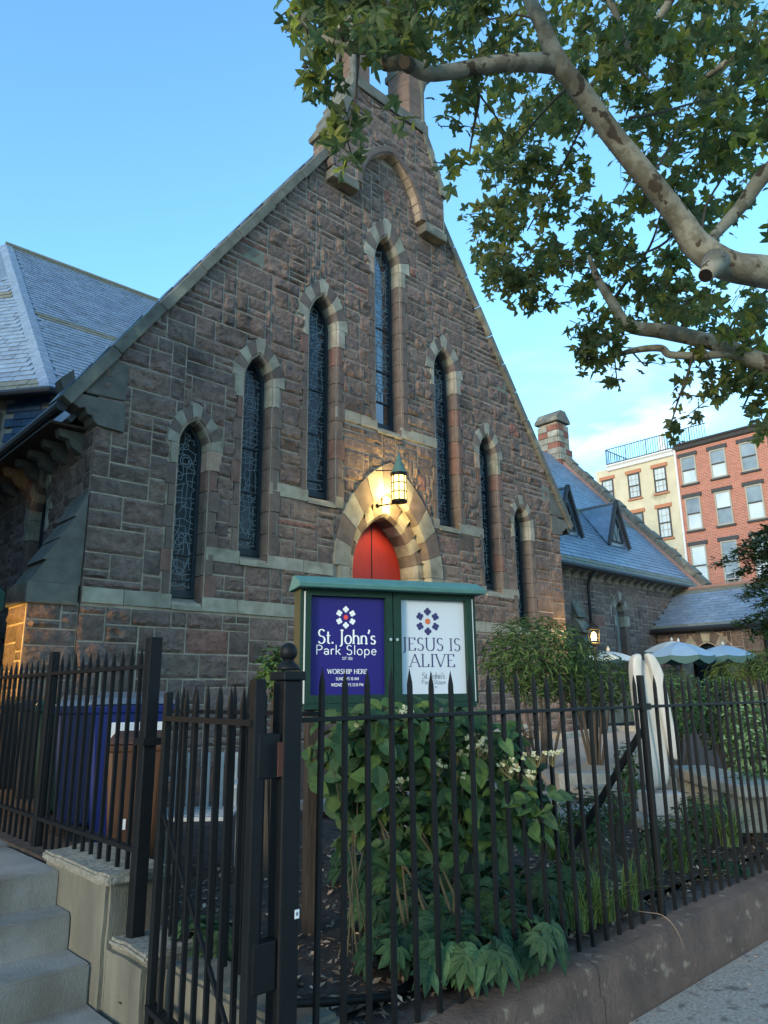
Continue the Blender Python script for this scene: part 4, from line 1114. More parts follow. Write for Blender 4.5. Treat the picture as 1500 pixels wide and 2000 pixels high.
red = thing('brick_row_house', (HX, -(u_mid + u_right) / 2, 0), 'red brick row house with dark lintels behind the porch roof', 'house')
ZT = 17.28
MB().prism([HF.p(u_mid, -0.1), HF.p(u_right + 0.1, -0.1), HF.p(u_right + 0.1, ZT), HF.p(u_mid, ZT)], Vector((9, 0, 0))).build('wall', 'brick_red', red)
MB().prism([HF.p(u_mid + 0.02, ZT - 0.32, 0.0), HF.p(u_mid + 0.02, ZT - 0.24, 0.14), HF.p(u_mid + 0.02, ZT - 0.05, 0.22), HF.p(u_mid + 0.02, ZT + 0.03, 0.34), HF.p(u_mid + 0.02, ZT + 0.12, 0.34), HF.p(u_mid + 0.02, ZT + 0.12, 0.0)], HF.u * (u_right - u_mid)).build('cornice', 'charcoal_stone', red)
rows_ = [(14.62, 1.85), (11.55, 2.15), (7.95, 2.6), (4.6, 2.5)]
cols_ = [hp(1345, 910)[0], hp(1402, 893)[0], hp(1462, 882)[0]]
for (z0, h) in rows_:
    for u in cols_: sash_window(red, u, z0, 1.0, h, 'sash', 2, 'charcoal_stone', 'window_bright')
ac = MB().obox(HF.p(cols_[1] + 0.02, 8.3, 0.22), HF.u * 0.33, HF.n * 0.25, Vector((0, 0, 0.22))).build('air_conditioner', 'white_paint', red, bevel=0.02)
MB().obox(HF.p(cols_[1] + 0.02, 8.3, 0.48), HF.u * 0.24, HF.n * 0.012, Vector((0, 0, 0.14))).build('grille', 'bin_grey_lid', ac)
for q in (-0.2, 0.2): MB().bar(HF.p(cols_[1] + q, 8.06, 0.4), HF.p(cols_[1] + q, 7.6, 0.05), 0.05, 0.05).build('bracket', 'white_paint', ac)
crm = thing('stucco_row_house', (HX, -(u_mid + u_left) / 2, 0), 'cream stucco row house with orange lintels and roof railing', 'house')
ZC = 17.1
MB().prism([HF.p(u_left, -0.1), HF.p(u_mid - 0.08, -0.1), HF.p(u_mid - 0.08, ZC - 0.12), HF.p(u_left, ZC - 0.12)], Vector((9, 0, 0))).build('wall', 'stucco_cream', crm)
MB().prism([HF.p(u_left + 1.0, ZC - 0.36, 0), HF.p(u_left + 1.0, ZC - 0.3, 0.14), HF.p(u_left + 1.0, ZC - 0.1, 0.20), HF.p(u_left + 1.0, ZC, 0.30), HF.p(u_left + 1.0, ZC + 0.08, 0.30), HF.p(u_left + 1.0, ZC + 0.08, 0.0)], HF.u * (u_mid - u_left - 1.1)).build('cornice', 'white_stone', crm)
MB().tube([HF.p(u_mid - 0.04, 17.1, 0.06), HF.p(u_mid - 0.04, 3, 0.06)], 0.07, 8).build('downpipe', 'white_stone', crm)
ccols = [hp(1188, 955)[0], hp(1238, 935)[0], hp(1289, 925)[0]]
for (z0, h) in [(14.45, 1.75), (11.35, 2.05), (8.0, 2.3)]:
    for u in ccols: sash_window(crm, u, z0, 0.88, h, 'sash_dark', 2, 'terracotta', 'window_bright', grid=True)
# roof terrace railing
ra, rb = hp(1182, 905)[0], u_mid - 0.1
zr = 17.2
rail = thing('roof_railing', (HX + 0.3, -(ra + rb) / 2, zr), 'thin dark iron railing on the cream house roof', 'railing')
MB().obox(HF.p((ra + rb) / 2, zr + 0.08, -0.35), HF.u * ((rb - ra) / 2), HF.n * 0.25, Vector((0, 0, 0.07))).build('kerb', 'charcoal_stone', rail)
for z in (zr + 0.2, zr + 1.28):
    MB().bar(HF.p(ra, z, -0.2), HF.p(rb + 2.2, z, -0.2), 0.05, 0.05).build('rail', 'charcoal_stone', rail)
    MB().bar(HF.p(ra, z, -0.2), HF.p(ra, z, -4), 0.05, 0.05).build('rail', 'charcoal_stone', rail)
k = 0
while ra + k * 0.17 < rb + 2.2:
    MB().obox(HF.p(ra + k * 0.17, zr + 0.72, -0.2), HF.u * (0.03 if k % 9 == 0 else 0.014), HF.n * 0.015, Vector((0, 0, 0.56))).build('baluster', 'charcoal_stone', rail); k += 1
for k in range(14):
    MB().obox(HF.p(ra, zr + 0.72, -0.35 - k * 0.26), HF.u * 0.015, HF.n * 0.014, Vector((0, 0, 0.56))).build('baluster', 'charcoal_stone', rail)
sp_ = thing('white_spire', (50, 20, 0), 'slim white church spire behind the roof railing', 'spire')
c = at_d(1291, 850, 62.0); c.z = 0
MB().lathe(c, [(1.1, 0), (1.1, 18.6), (0.8, 19.0), (0.75, 19.6), (0.4, 21.6), (0.05, 23.6)], 8).build('spire_shaft', 'white_stone', sp_)
MB().tube([c + Vector((0, 0, 23.5)), c + Vector((0, 0, 24.4))], 0.05, 6).build('finial', 'white_stone', sp_)

# ------------------------------------------------------------------ low garden wall along the sidewalk
FY = -7.6
gw = thing('garden_wall', (-2, -7.6, 0), 'low brown painted retaining wall under the iron fence by the sidewalk', 'wall')
def wall_block(x0, x1, name='wall_block'):
    n = max(2, int((x1 - x0) / 0.09)); V, F = [], []
    sec = [(-7.785, -0.1), (-7.775, 0.05), (-7.772, 0.148), (-7.752, 0.158), (-7.748, 0.25), (-7.735, 0.285), (-7.70, 0.297), (-7.55, 0.30), (-7.40, 0.31), (-7.38, 0.2)]
    for i in range(n + 1):
        x = x0 + (x1 - x0) * i / n
        for (y, z) in sec:
            q = Vector((x * 6, y * 9, z * 9))
            V.append((x, y + 0.006 * noise.noise(q) + 0.008 * noise.noise(q * 0.3), z + 0.006 * noise.noise(q + Vector((5, 2, 1)))))
    m_ = len(sec)
    for i in range(n):
        for j_ in range(m_ - 1): F.append((i * m_ + j_, (i + 1) * m_ + j_, (i + 1) * m_ + j_ + 1, i * m_ + j_ + 1))
    return MB().add(V, F).build(name, 'brown_paint', gw, smooth=True)
x = -7.86
for L in (1.9, 2.3, 1.6, 2.6, 3.0, 3.2, 4.0, 5.0, 6.0):
    wall_block(x, x + L - 0.004); x += L

# ------------------------------------------------------------------ iron fence
fence = thing('iron_fence', (-5, FY, 0.3), 'black wrought iron picket fence along the sidewalk wall', 'fence')
def picket_mesh(h, w=0.0092, tip=0.085, name='picket'):
    mb = MB()
    mb.add([(-w, -w, 0), (w, -w, 0), (w, w, 0), (-w, w, 0), (-w, -w, h - tip), (w, -w, h - tip), (w, w, h - tip), (-w, w, h - tip)], [(0, 1, 5, 4), (1, 2, 6, 5), (2, 3, 7, 6), (3, 0, 4, 7)])
    mb.add([(-w, -w, h - tip), (w, -w, h - tip), (w, w, h - tip), (-w, w, h - tip), (-w * .9, -w * .9, h - tip * .75), (w * .9, -w * .9, h - tip * .75), (w * .9, w * .9, h - tip * .75), (-w * .9, w * .9, h - tip * .75), (0, 0, h)],
           [(0, 1, 5, 4), (1, 2, 6, 5), (2, 3, 7, 6), (3, 0, 4, 7), (4, 5, 8), (5, 6, 8), (6, 7, 8), (7, 4, 8)])
    return mb.mesh(name, 'dark_metal')
pk = picket_mesh(1.415)
SP = 0.1318
x = at_y(623, 1345, FY).x
posts_x = [-5.0, -1.05, 2.9, 6.85]
k = 0
while x < 9:
    near = min(abs(x - q) for q in posts_x)
    if near > 0.05:
        tilt_ = Matrix.Rotation(rr(-0.010, 0.010), 4, 'X') @ Matrix.Rotation(rr(-0.010, 0.010), 4, 'Y')
        link('picket', pk, fence, Matrix.Translation((x, FY, 0.295 + rr(-0.006, 0.006))) @ tilt_)
    x += SP; k += 1
MB().box((-7.72, FY - 0.020, 1.495), (9, FY + 0.020, 1.513)).build('top_rail', 'dark_metal', fence, bevel=0.003)
for q in posts_x:
    MB().box((q - 0.019, FY - 0.019, 0.29), (q + 0.019, FY + 0.019, 1.70)).build('post', 'dark_metal', fence, bevel=0.004)
    MB().box((q - 0.05, FY - 0.032, 1.485), (q + 0.05, FY + 0.032, 1.525)).build('rail_clamp', 'dark_metal', fence)
    MB().bar((q, FY + 0.02, 1.36), (q - 0.02, FY + 0.72, 0.42), 0.034, 0.034).build('brace', 'dark_metal', fence)
# ball-topped gate post
gp = thing('gate_post', (-7.755, FY, 0), 'black iron gate post with round ball finial', 'gate post')
MB().box((-7.755 - 0.042, FY - 0.042, -0.02), (-7.755 + 0.042, FY + 0.042, 1.655)).build('shaft', 'dark_metal', gp, bevel=0.008)
MB().box((-7.755 - 0.052, FY - 0.052, 1.655), (-7.755 + 0.052, FY + 0.052, 1.69)).build('cap', 'dark_metal', gp, bevel=0.006)
MB().lathe((-7.755, FY, 1.695), [(0.048, 0), (0.044, 0.012), (0.034, 0.024), (0.024, 0.032), (0.022, 0.042)], 20).build('neck', 'dark_metal', gp, smooth=True)
prof = [(max(0.001, 0.036 * math.sin(t)), -0.036 * math.cos(t)) for t in [PI * i / 14 for i in range(15)]]
MB().lathe((-7.755, FY, 1.765), prof, 24).build('ball_finial', 'dark_metal', gp, smooth=True)
MB().box((-7.735, FY - 0.0445, 0.815), (-7.715, FY - 0.0432, 0.845)).build('sticker', 'label_white', gp)
MB().box((-7.729, FY - 0.0452, 0.825), (-7.721, FY - 0.0446, 0.836)).build('sticker_mark', 'ink_grey', gp)
# gate leaf folded back inward along the stairs
gate = thing('iron_gate', (-7.87, -7.2, 0.3), 'black iron picket gate standing open beside the concrete steps', 'gate')
ga, gb = Vector((-7.893, -7.60, 0)), Vector((-7.79, -6.68, 0))
gdv = (gb - ga).normalized(); gnv = Vector((gdv.y, -gdv.x, 0))
for q, wd, zt in ((0.0, 0.027, 1.66), (1.0, 0.021, 1.62)):
    p = ga.lerp(gb, q)
    MB().obox((p.x, p.y, (0.22 + zt) / 2), gdv * wd, gnv * wd * 0.8, Vector((0, 0, (zt - 0.22) / 2))).build('stile', 'dark_metal', gate, bevel=0.004)
for z in (0.30, 1.50):
    MB().bar(Vector((ga.x, ga.y, z)), Vector((gb.x, gb.y, z)), 0.05, 0.022).build('rail', 'dark_metal', gate)
pg = picket_mesh(1.40)
for i in range(1, 8):
    p = ga.lerp(gb, i / 8)
    link('picket', pg, gate, Matrix.Translation((p.x, p.y, 0.24)) @ Matrix.Rotation(math.atan2(gdv.y, gdv.x), 4, 'Z'))
MB().bar((ga.x, ga.y, 0.32), (gb.x, gb.y, 1.1), 0.012, 0.02).build('tension_rod', 'dark_metal', gate)
for z in (0.6, 1.3):
    MB().box((-7.90, FY - 0.03, z), (-7.80, FY + 0.03, z + 0.16)).build('hinge', 'dark_metal', gate, bevel=0.006)
MB().box((-7.835, FY - 0.062, 1.31), (-7.812, FY - 0.057, 1.43)).build('rust_patch', 'rust_red', gate)
# return fence standing on the inner wall behind the gate
ret = thing('return_fence', (-7.55, -6.9, 0.45), 'short black picket fence on the concrete wall behind the open gate', 'fence')
pr_ = picket_mesh(1.20)
for i in range(9):
    link('picket', pr_, ret, Matrix.Translation((-7.575, -7.42 + i * 0.125, 0.46)))
MB().box((-7.595, -7.55, 1.515), (-7.555, -6.33, 1.533)).build('rail', 'dark_metal', ret)
MB().tube([(-7.70, -7.5, 0.50), (-7.4, -7.46, 0.42), (-7.1, -7.44, 0.355), (-6.6, -7.35, 0.36)], 0.016, 8).build('bottom_bar', 'dark_metal', ret, smooth=True)
# taller fence up the side of the walk
lf = thing('stair_fence', (-7.7, -4.5, 0.8), 'tall black iron fence beside the concrete steps and walkway', 'fence')
LX = -7.7
pl_ = picket_mesh(1.19, w=0.0095)
y = -6.16
while y < 0.6:
    link('picket', pl_, lf, Matrix.Translation((LX, y, 0.68 + rr(-0.01, 0.01)))); y += 0.118
for z in (0.845, 1.745):
    MB().box((LX - 0.022, -6.28, z), (LX + 0.022, 0.7, z + 0.022)).build('rail', 'dark_metal', lf)
for (yy, zt, wd) in ((-6.30, 1.905, 0.034), (-4.83, 1.90, 0.027), (-2.9, 1.90, 0.027)):
    MB().box((LX - wd, yy - wd, 0.3), (LX + wd, yy + wd, zt)).build('post', 'dark_metal', lf, bevel=0.005)
MB().box((LX - 0.05, -6.36, 1.36), (LX + 0.05, -6.24, 1.395)).build('post_collar', 'dark_metal', lf)
MB().box((LX - 0.10, -6.42, 0.24), (LX + 0.06, -6.20, 0.30)).build('post_shoe', 'dark_metal', lf)

# ------------------------------------------------------------------ concrete steps, cheek walls
steps = thing('concrete_steps', (-8.6, -6.0, 0), 'pale concrete steps climbing up from the sidewalk at the left', 'steps')
def slab(x0, y0, z0, x1, y1, z1, name, m, parent, bev=0.012, amp=0.004):
    mb = MB(); nxs = max(1, int((x1 - x0) / 0.12)); nys = max(1, int((y1 - y0) / 0.12)); nzs = max(1, int((z1 - z0) / 0.12))
    bm = bmesh.new()
    bmesh.ops.create_cube(bm, size=1.0)
    bmesh.ops.scale(bm, vec=(x1 - x0, y1 - y0, z1 - z0), verts=bm.verts)
    bmesh.ops.translate(bm, vec=((x0 + x1) / 2, (y0 + y1) / 2, (z0 + z1) / 2), verts=bm.verts)
    bmesh.ops.bevel(bm, geom=list(bm.edges), offset=bev, segments=2, affect='EDGES')
    bmesh.ops.subdivide_edges(bm, edges=[e for e in bm.edges if e.calc_length() > 0.2], cuts=10, use_grid_fill=True)
    for v in bm.verts:
        q = v.co * 7
        v.co += Vector((noise.noise(q), noise.noise(q + Vector((9, 1, 4))), noise.noise(q + Vector((2, 8, 5))))) * amp
    me = bpy.data.meshes.new(name); bm.to_mesh(me); bm.free()
    me.materials.append(MATS[m])
    return link(name, me, parent)
SX0, SX1 = -11.0, -7.82
slab(SX0, -7.75, -0.08, SX1, -5.4, 0.17, 'step', 'concrete', steps)
for i, (yy, zt) in enumerate(((-6.10, 0.34), (-5.80, 0.51), (-5.58, 0.68))):
    slab(SX0, yy, zt - 0.23, SX1 + 0.004 * i, -4.6 if i == 2 else yy + 0.6, zt, 'step', 'concrete', steps)
walk = MB().box((SX0, -4.6, 0.45), (-7.79, 6, 0.678)); struct('walkway', walk, 'concrete')
cheek = thing('stair_cheek_wall', (-7.7, -6.2, 0), 'rough mossy concrete cheek wall flanking the steps', 'wall')
slab(-7.82, -6.22, 0.10, -7.50, -5.35, 0.725, 'upper_block', 'stained_concrete', cheek, bev=0.02, amp=0.006)
slab(-7.835, -6.26, 0.70, -7.48, -5.33, 0.752, 'upper_top', 'rough_concrete', cheek, bev=0.012, amp=0.014)
slab(-7.80, -6.62, -0.05, -7.50, -6.20, 0.45, 'lower_block', 'stained_concrete', cheek, bev=0.025, amp=0.007)
slab(-7.79, -6.60, 0.44, -7.52, -6.22, 0.475, 'lower_top', 'rough_concrete', cheek, bev=0.012, amp=0.014)
slab(-7.70, -7.58, -0.05, -7.46, -6.60, 0.43, 'inner_wall', 'stained_concrete', cheek, bev=0.02, amp=0.01)

# ------------------------------------------------------------------ lettering (pen strokes; broad-nib contrast gives the serif face)
def arc(cx, cy, rx, ry, a0, a1, n=12): return [(cx + rx * math.cos(R(a0 + (a1 - a0) * i / n)), cy + ry * math.sin(R(a0 + (a1 - a0) * i / n))) for i in range(n + 1)]
XH = 0.60
G = {   # glyph: width, strokes, serif feet (x, y)
 'A': (0.80, [[(0.04, 0), (0.40, 1)], [(0.40, 1), (0.76, 0)], [(0.17, 0.36), (0.63, 0.36)]], [(0.04, 0), (0.76, 0)]),
 'D': (0.86, [[(0.13, 0), (0.13, 1)], [(0.13, 1), (0.36, 1)] + arc(0.36, 0.5, 0.40, 0.5, 90, -90) + [(0.13, 0)]], [(0.13, 0), (0.13, 1)]),
 'E': (0.66, [[(0.13, 0), (0.13, 1)], [(0.13, 0.98), (0.56, 0.98), (0.56, 0.84)], [(0.13, 0.52), (0.46, 0.52)], [(0.13, 0.02), (0.59, 0.02), (0.60, 0.18)]], [(0.13, 0), (0.13, 1)]),
 'H': (0.90, [[(0.14, 0), (0.14, 1)], [(0.76, 0), (0.76, 1)], [(0.14, 0.52), (0.76, 0.52)]], [(0.14, 0), (0.14, 1), (0.76, 0), (0.76, 1)]),
 'I': (0.32, [[(0.16, 0), (0.16, 1)]], [(0.16, 0), (0.16, 1)]),
 'J': (0.36, [[(0.20, 1), (0.20, 0.02)] + arc(0.02, 0.02, 0.18, 0.20, 0, -80)], [(0.20, 1)]),
 'L': (0.62, [[(0.13, 0), (0.13, 1)], [(0.13, 0.02), (0.56, 0.02), (0.58, 0.2)]], [(0.13, 0), (0.13, 1)]),
 'M': (1.05, [[(0.12, 0), (0.15, 1)], [(0.15, 1), (0.52, 0.08)], [(0.52, 0.08), (0.90, 1)], [(0.90, 1), (0.93, 0)]], [(0.12, 0), (0.93, 0)]),
 'N': (0.92, [[(0.14, 0), (0.14, 1)], [(0.14, 1), (0.78, 0)], [(0.78, 0), (0.78, 1)]], [(0.14, 0), (0.78, 1)]),
 'O': (0.96, [arc(0.48, 0.5, 0.40, 0.51, 0, 360, 24)], []),
 'P': (0.66, [[(0.13, 0), (0.13, 1)], [(0.13, 0.98), (0.32, 0.98)] + arc(0.32, 0.73, 0.26, 0.25, 90, -90) + [(0.13, 0.48)]], [(0.13, 0), (0.13, 1)]),
 'R': (0.74, [[(0.13, 0), (0.13, 1)], [(0.13, 0.98), (0.32, 0.98)] + arc(0.32, 0.74, 0.25, 0.24, 90, -90) + [(0.13, 0.50)], [(0.34, 0.5), (0.68, 0)]], [(0.13, 0), (0.13, 1), (0.68, 0)]),
 'S': (0.62, [arc(0.31, 0.755, 0.20, 0.245, 35, 250, 14) + arc(0.30, 0.255, 0.22, 0.255, 70, -150, 14)], []),
 'T': (0.72, [[(0.36, 0), (0.36, 1)], [(0.05, 0.85), (0.05, 0.98), (0.67, 0.98), (0.67, 0.85)]], [(0.36, 0)]),
 'U': (0.86, [[(0.13, 1), (0.13, 0.32)] + arc(0.43, 0.32, 0.30, 0.33, 180, 360) + [(0.73, 1)]], [(0.13, 1), (0.73, 1)]),
 'V': (0.80, [[(0.04, 1), (0.40, 0)], [(0.40, 0), (0.76, 1)]], [(0.04, 1), (0.76, 1)]),
 'W': (1.16, [[(0.04, 1), (0.32, 0)], [(0.32, 0), (0.58, 0.95)], [(0.58, 0.95), (0.84, 0)], [(0.84, 0), (1.12, 1)]], [(0.04, 1), (1.12, 1)]),
 'Y': (0.76, [[(0.04, 1), (0.38, 0.48)], [(0.72, 1), (0.38, 0.48)], [(0.38, 0.48), (0.38, 0)]], [(0.04, 1), (0.72, 1), (0.38, 0)]),
 'a': (0.52, [[(0.07, 0.50)] + arc(0.25, 0.42, 0.17, 0.18, 120, 0, 8) + [(0.42, 0.02)], arc(0.24, 0.17, 0.17, 0.16, 10, 350, 16)], []),
 'e': (0.56, [[(0.08, 0.32), (0.48, 0.32)] + arc(0.28, 0.30, 0.20, 0.30, 4, 315, 18)], []),
 'h': (0.58, [[(0.10, 0), (0.10, 1.04)], [(0.10, 0.40)] + arc(0.28, 0.36, 0.18, 0.24, 150, 0, 10) + [(0.46, 0)]], [(0.10, 0), (0.46, 0)]),
 'k': (0.52, [[(0.10, 0), (0.10, 1.04)], [(0.44, 0.58), (0.12, 0.28)], [(0.22, 0.37), (0.48, 0)]], []),
 'l': (0.22, [[(0.11, 0), (0.11, 1.04)]], []),
 'n': (0.58, [[(0.10, 0), (0.10, 0.60)], [(0.10, 0.40)] + arc(0.28, 0.36, 0.18, 0.24, 150, 0, 10) + [(0.46, 0)]], [(0.10, 0), (0.46, 0)]),
 'o': (0.60, [arc(0.30, 0.30, 0.22, 0.31, 0, 360, 20)], []),
 'p': (0.60, [[(0.10, -0.32), (0.10, 0.60)], arc(0.30, 0.30, 0.21, 0.30, 160, -160, 18)], []),
 'r': (0.38, [[(0.10, 0), (0.10, 0.60)], [(0.10, 0.38)] + arc(0.26, 0.40, 0.15, 0.19, 150, 60, 6)], []),
 's': (0.44, [arc(0.22, 0.455, 0.13, 0.145, 35, 250, 10) + arc(0.21, 0.155, 0.15, 0.155, 70, -150, 10)], []),
 't': (0.36, [[(0.15, 0.82), (0.15, 0.14)] + arc(0.25, 0.14, 0.10, 0.13, 180, 290, 6), [(0.03, 0.58), (0.32, 0.58)]], []),
 '0': (0.60, [arc(0.30, 0.5, 0.22, 0.5, 0, 360, 20)], []), '1': (0.40, [[(0.08, 0.82), (0.22, 0.98), (0.22, 0)]], []),
 '2': (0.58, [arc(0.28, 0.74, 0.20, 0.25, 160, -30, 10) + [(0.07, 0.02), (0.52, 0.02)]], []),
 '6': (0.58, [[(0.42, 0.98), (0.14, 0.55)] + arc(0.29, 0.28, 0.20, 0.28, 150, -210, 18)], []),
 '8': (0.58, [arc(0.29, 0.75, 0.17, 0.23, 0, 360, 16), arc(0.29, 0.26, 0.21, 0.26, 0, 360, 16)], []),
 '.': (0.26, [[(0.11, 0.0), (0.11, 0.12)]], []), ':': (0.24, [[(0.11, 0.0), (0.11, 0.12)], [(0.11, 0.45), (0.11, 0.57)]], []),
 "'": (0.18, [[(0.10, 1.02), (0.10, 0.92), (0.04, 0.78)]], []), ' ': (0.34, [], []),
}
def text_width(s_, size, track): return sum(G[c][0] + track for c in s_) * size - track * size
def lettering(name, s_, pf, cx, base, size, m, parent, serif=True, thick=0.12, thin=0.045, track=0.05, d=0.004, squeeze=1.0):
    """pf(u, v, d) gives the point on the poster"""
    x = cx - text_width(s_, size * squeeze, track) / 2
    mb = MB()
    sx = size * squeeze
    for c in s_:
        wd, strokes, feet = G[c]
        for st in strokes:
            for i in range(len(st) - 1):
                (x0, y0), (x1, y1) = st[i], st[i + 1]
                L = math.hypot(x1 - x0, y1 - y0)
                if L < 1e-6: continue
                ux_, uy_ = (x1 - x0) / L, (y1 - y0) / L
                if serif:
                    w = thin + (thick - thin) * abs(uy_) ** 1.5
                    if len(st) == 2 and ux_ * uy_ > 0 and abs(ux_) > 0.15: w = thin * 1.15   # rising diagonals stay thin
                    if c in '.': w = thick * 1.1
                else: w = thick
                e = w * 0.28 if len(st) > 2 else 0.0
                px0, py0, px1, py1 = x0 - ux_ * e, y0 - uy_ * e, x1 + ux_ * e, y1 + uy_ * e
                nx_, ny_ = -uy_ * w / 2, ux_ * w / 2
                P = [(px0 - nx_, py0 - ny_), (px0 + nx_, py0 + ny_), (px1 + nx_, py1 + ny_), (px1 - nx_, py1 - ny_)]
                mb.add([pf(x + a * sx, base + b * size, d + 0.00004 * (len(mb.f) % 17)) for a, b in P], [(0, 3, 2, 1)])
        if serif:
            for (fx, fy) in feet:
                hw_ = 0.13 if c.isupper() else 0.10
                y0_, y1_ = (fy, fy + thin) if fy < 0.5 else (fy - thin, fy)
                mb.add([pf(x + a * sx, base + b * size, d + 0.001) for a, b in ((fx - hw_, y0_), (fx + hw_, y0_), (fx + hw_, y1_), (fx - hw_, y1_))], [(0, 1, 2, 3)])
        x += (wd + track) * sx
    return mb.build(name, m, parent, kind='stuff')
def emblem(pf, cx, cy, rad, m_out, m_in, parent, six_petal=False):
    def disc(mb, x, y, r_, d=0.004, n=12):
        mb.add([pf(x + r_ * math.cos(2 * PI * k / n), y + r_ * math.sin(2 * PI * k / n), d) for k in range(n)], [tuple(range(n))])
    for k in range(6):
        a = PI / 2 + k * PI / 3
        x, y = cx + rad * math.cos(a), cy + rad * math.sin(a)
        mb = MB(); q = rad * 0.20
        for j_ in range(4):
            b_ = a + PI / 4 + j_ * PI / 2 if k % 3 else a + j_ * PI / 2
            disc(mb, x + q * 1.05 * math.cos(b_), y + q * 1.05 * math.sin(b_), q * 0.98, 0.004 + 0.0002 * j_)
        disc(mb, x, y, q * 0.8, 0.0052)
        mb.build('emblem_quatrefoil', m_out, parent)
    mb = MB(); q = rad * 0.2
    for j_ in range(6):
        b_ = PI / 6 + j_ * PI / 3
        disc(mb, cx + q * math.cos(b_), cy + q * math.sin(b_), q * 0.62, 0.004 + 0.0002 * j_)
    disc(mb, cx, cy, q, 0.0056)
    mb.build('emblem_centre', m_in, parent)

# ------------------------------------------------------------------ the notice board
sL, sR = at_d(592, 1372, 4.05), at_d(926, 1372, 4.42)
sdv = Vector((sR.x - sL.x, sR.y - sL.y, 0)); SWID = sdv.length; sdv.normalize()
snv = Vector((sdv.y, -sdv.x, 0))
if snv.dot(CAM - sL) < 0: snv = -snv
SZ0 = (sL.z + sR.z) / 2
SH = (at_d(588, 1138, 4.05).z - sL.z)
sign = thing('notice_board', ((sL.x + sR.x) / 2, (sL.y + sR.y) / 2, 0.4), 'dark green church notice board cabinet with blue and white posters', 'notice board')
def sp3(u, v, d=0.0): return Vector((sL.x, sL.y, SZ0)) + sdv * u + Vector((0, 0, v)) + snv * d
def sbox(u0, v0, u1, v1, d0, d1, name, m, parent, bev=0.004):
    return MB().prism([sp3(u0, v0, d0), sp3(u1, v0, d0), sp3(u1, v1, d0), sp3(u0, v1, d0)], snv * (d1 - d0)).build(name, m, parent, bevel=bev)
W_ = SWID
sbox(0, 0, W_, SH, -0.13, -0.03, 'cabinet', 'board_green', sign)
sbox(-0.028, -0.012, -0.006, SH, -0.13, 0.012, 'side_panel', 'board_green', sign); sbox(W_ + 0.006, -0.012, W_ + 0.028, SH, -0.13, 0.012, 'side_panel', 'board_green', sign)
sbox(-0.0055, 0.0, 0.0005, SH - 0.02, -0.02, 0.02, 'edge_strip', 'white_trim', sign, 0); sbox(W_ - 0.001, 0.0, W_ + 0.0055, SH - 0.03, -0.02, 0.02, 'edge_strip', 'white_trim', sign, 0)
sbox(-0.006, -0.034, W_ + 0.006, -0.002, -0.13, 0.026, 'bottom_rail', 'board_green', sign)
P = [sp3(-0.06, SH - 0.005, 0.10), sp3(-0.06, SH + 0.02, 0.11), sp3(-0.06, SH + 0.075, -0.02), sp3(-0.06, SH + 0.075, -0.06), sp3(-0.06, SH - 0.005, -0.16)]
MB().prism(P, sdv * (W_ + 0.12)).build('roof_cap', 'board_roof', sign, bevel=0.004)
mid = W_ * 0.503
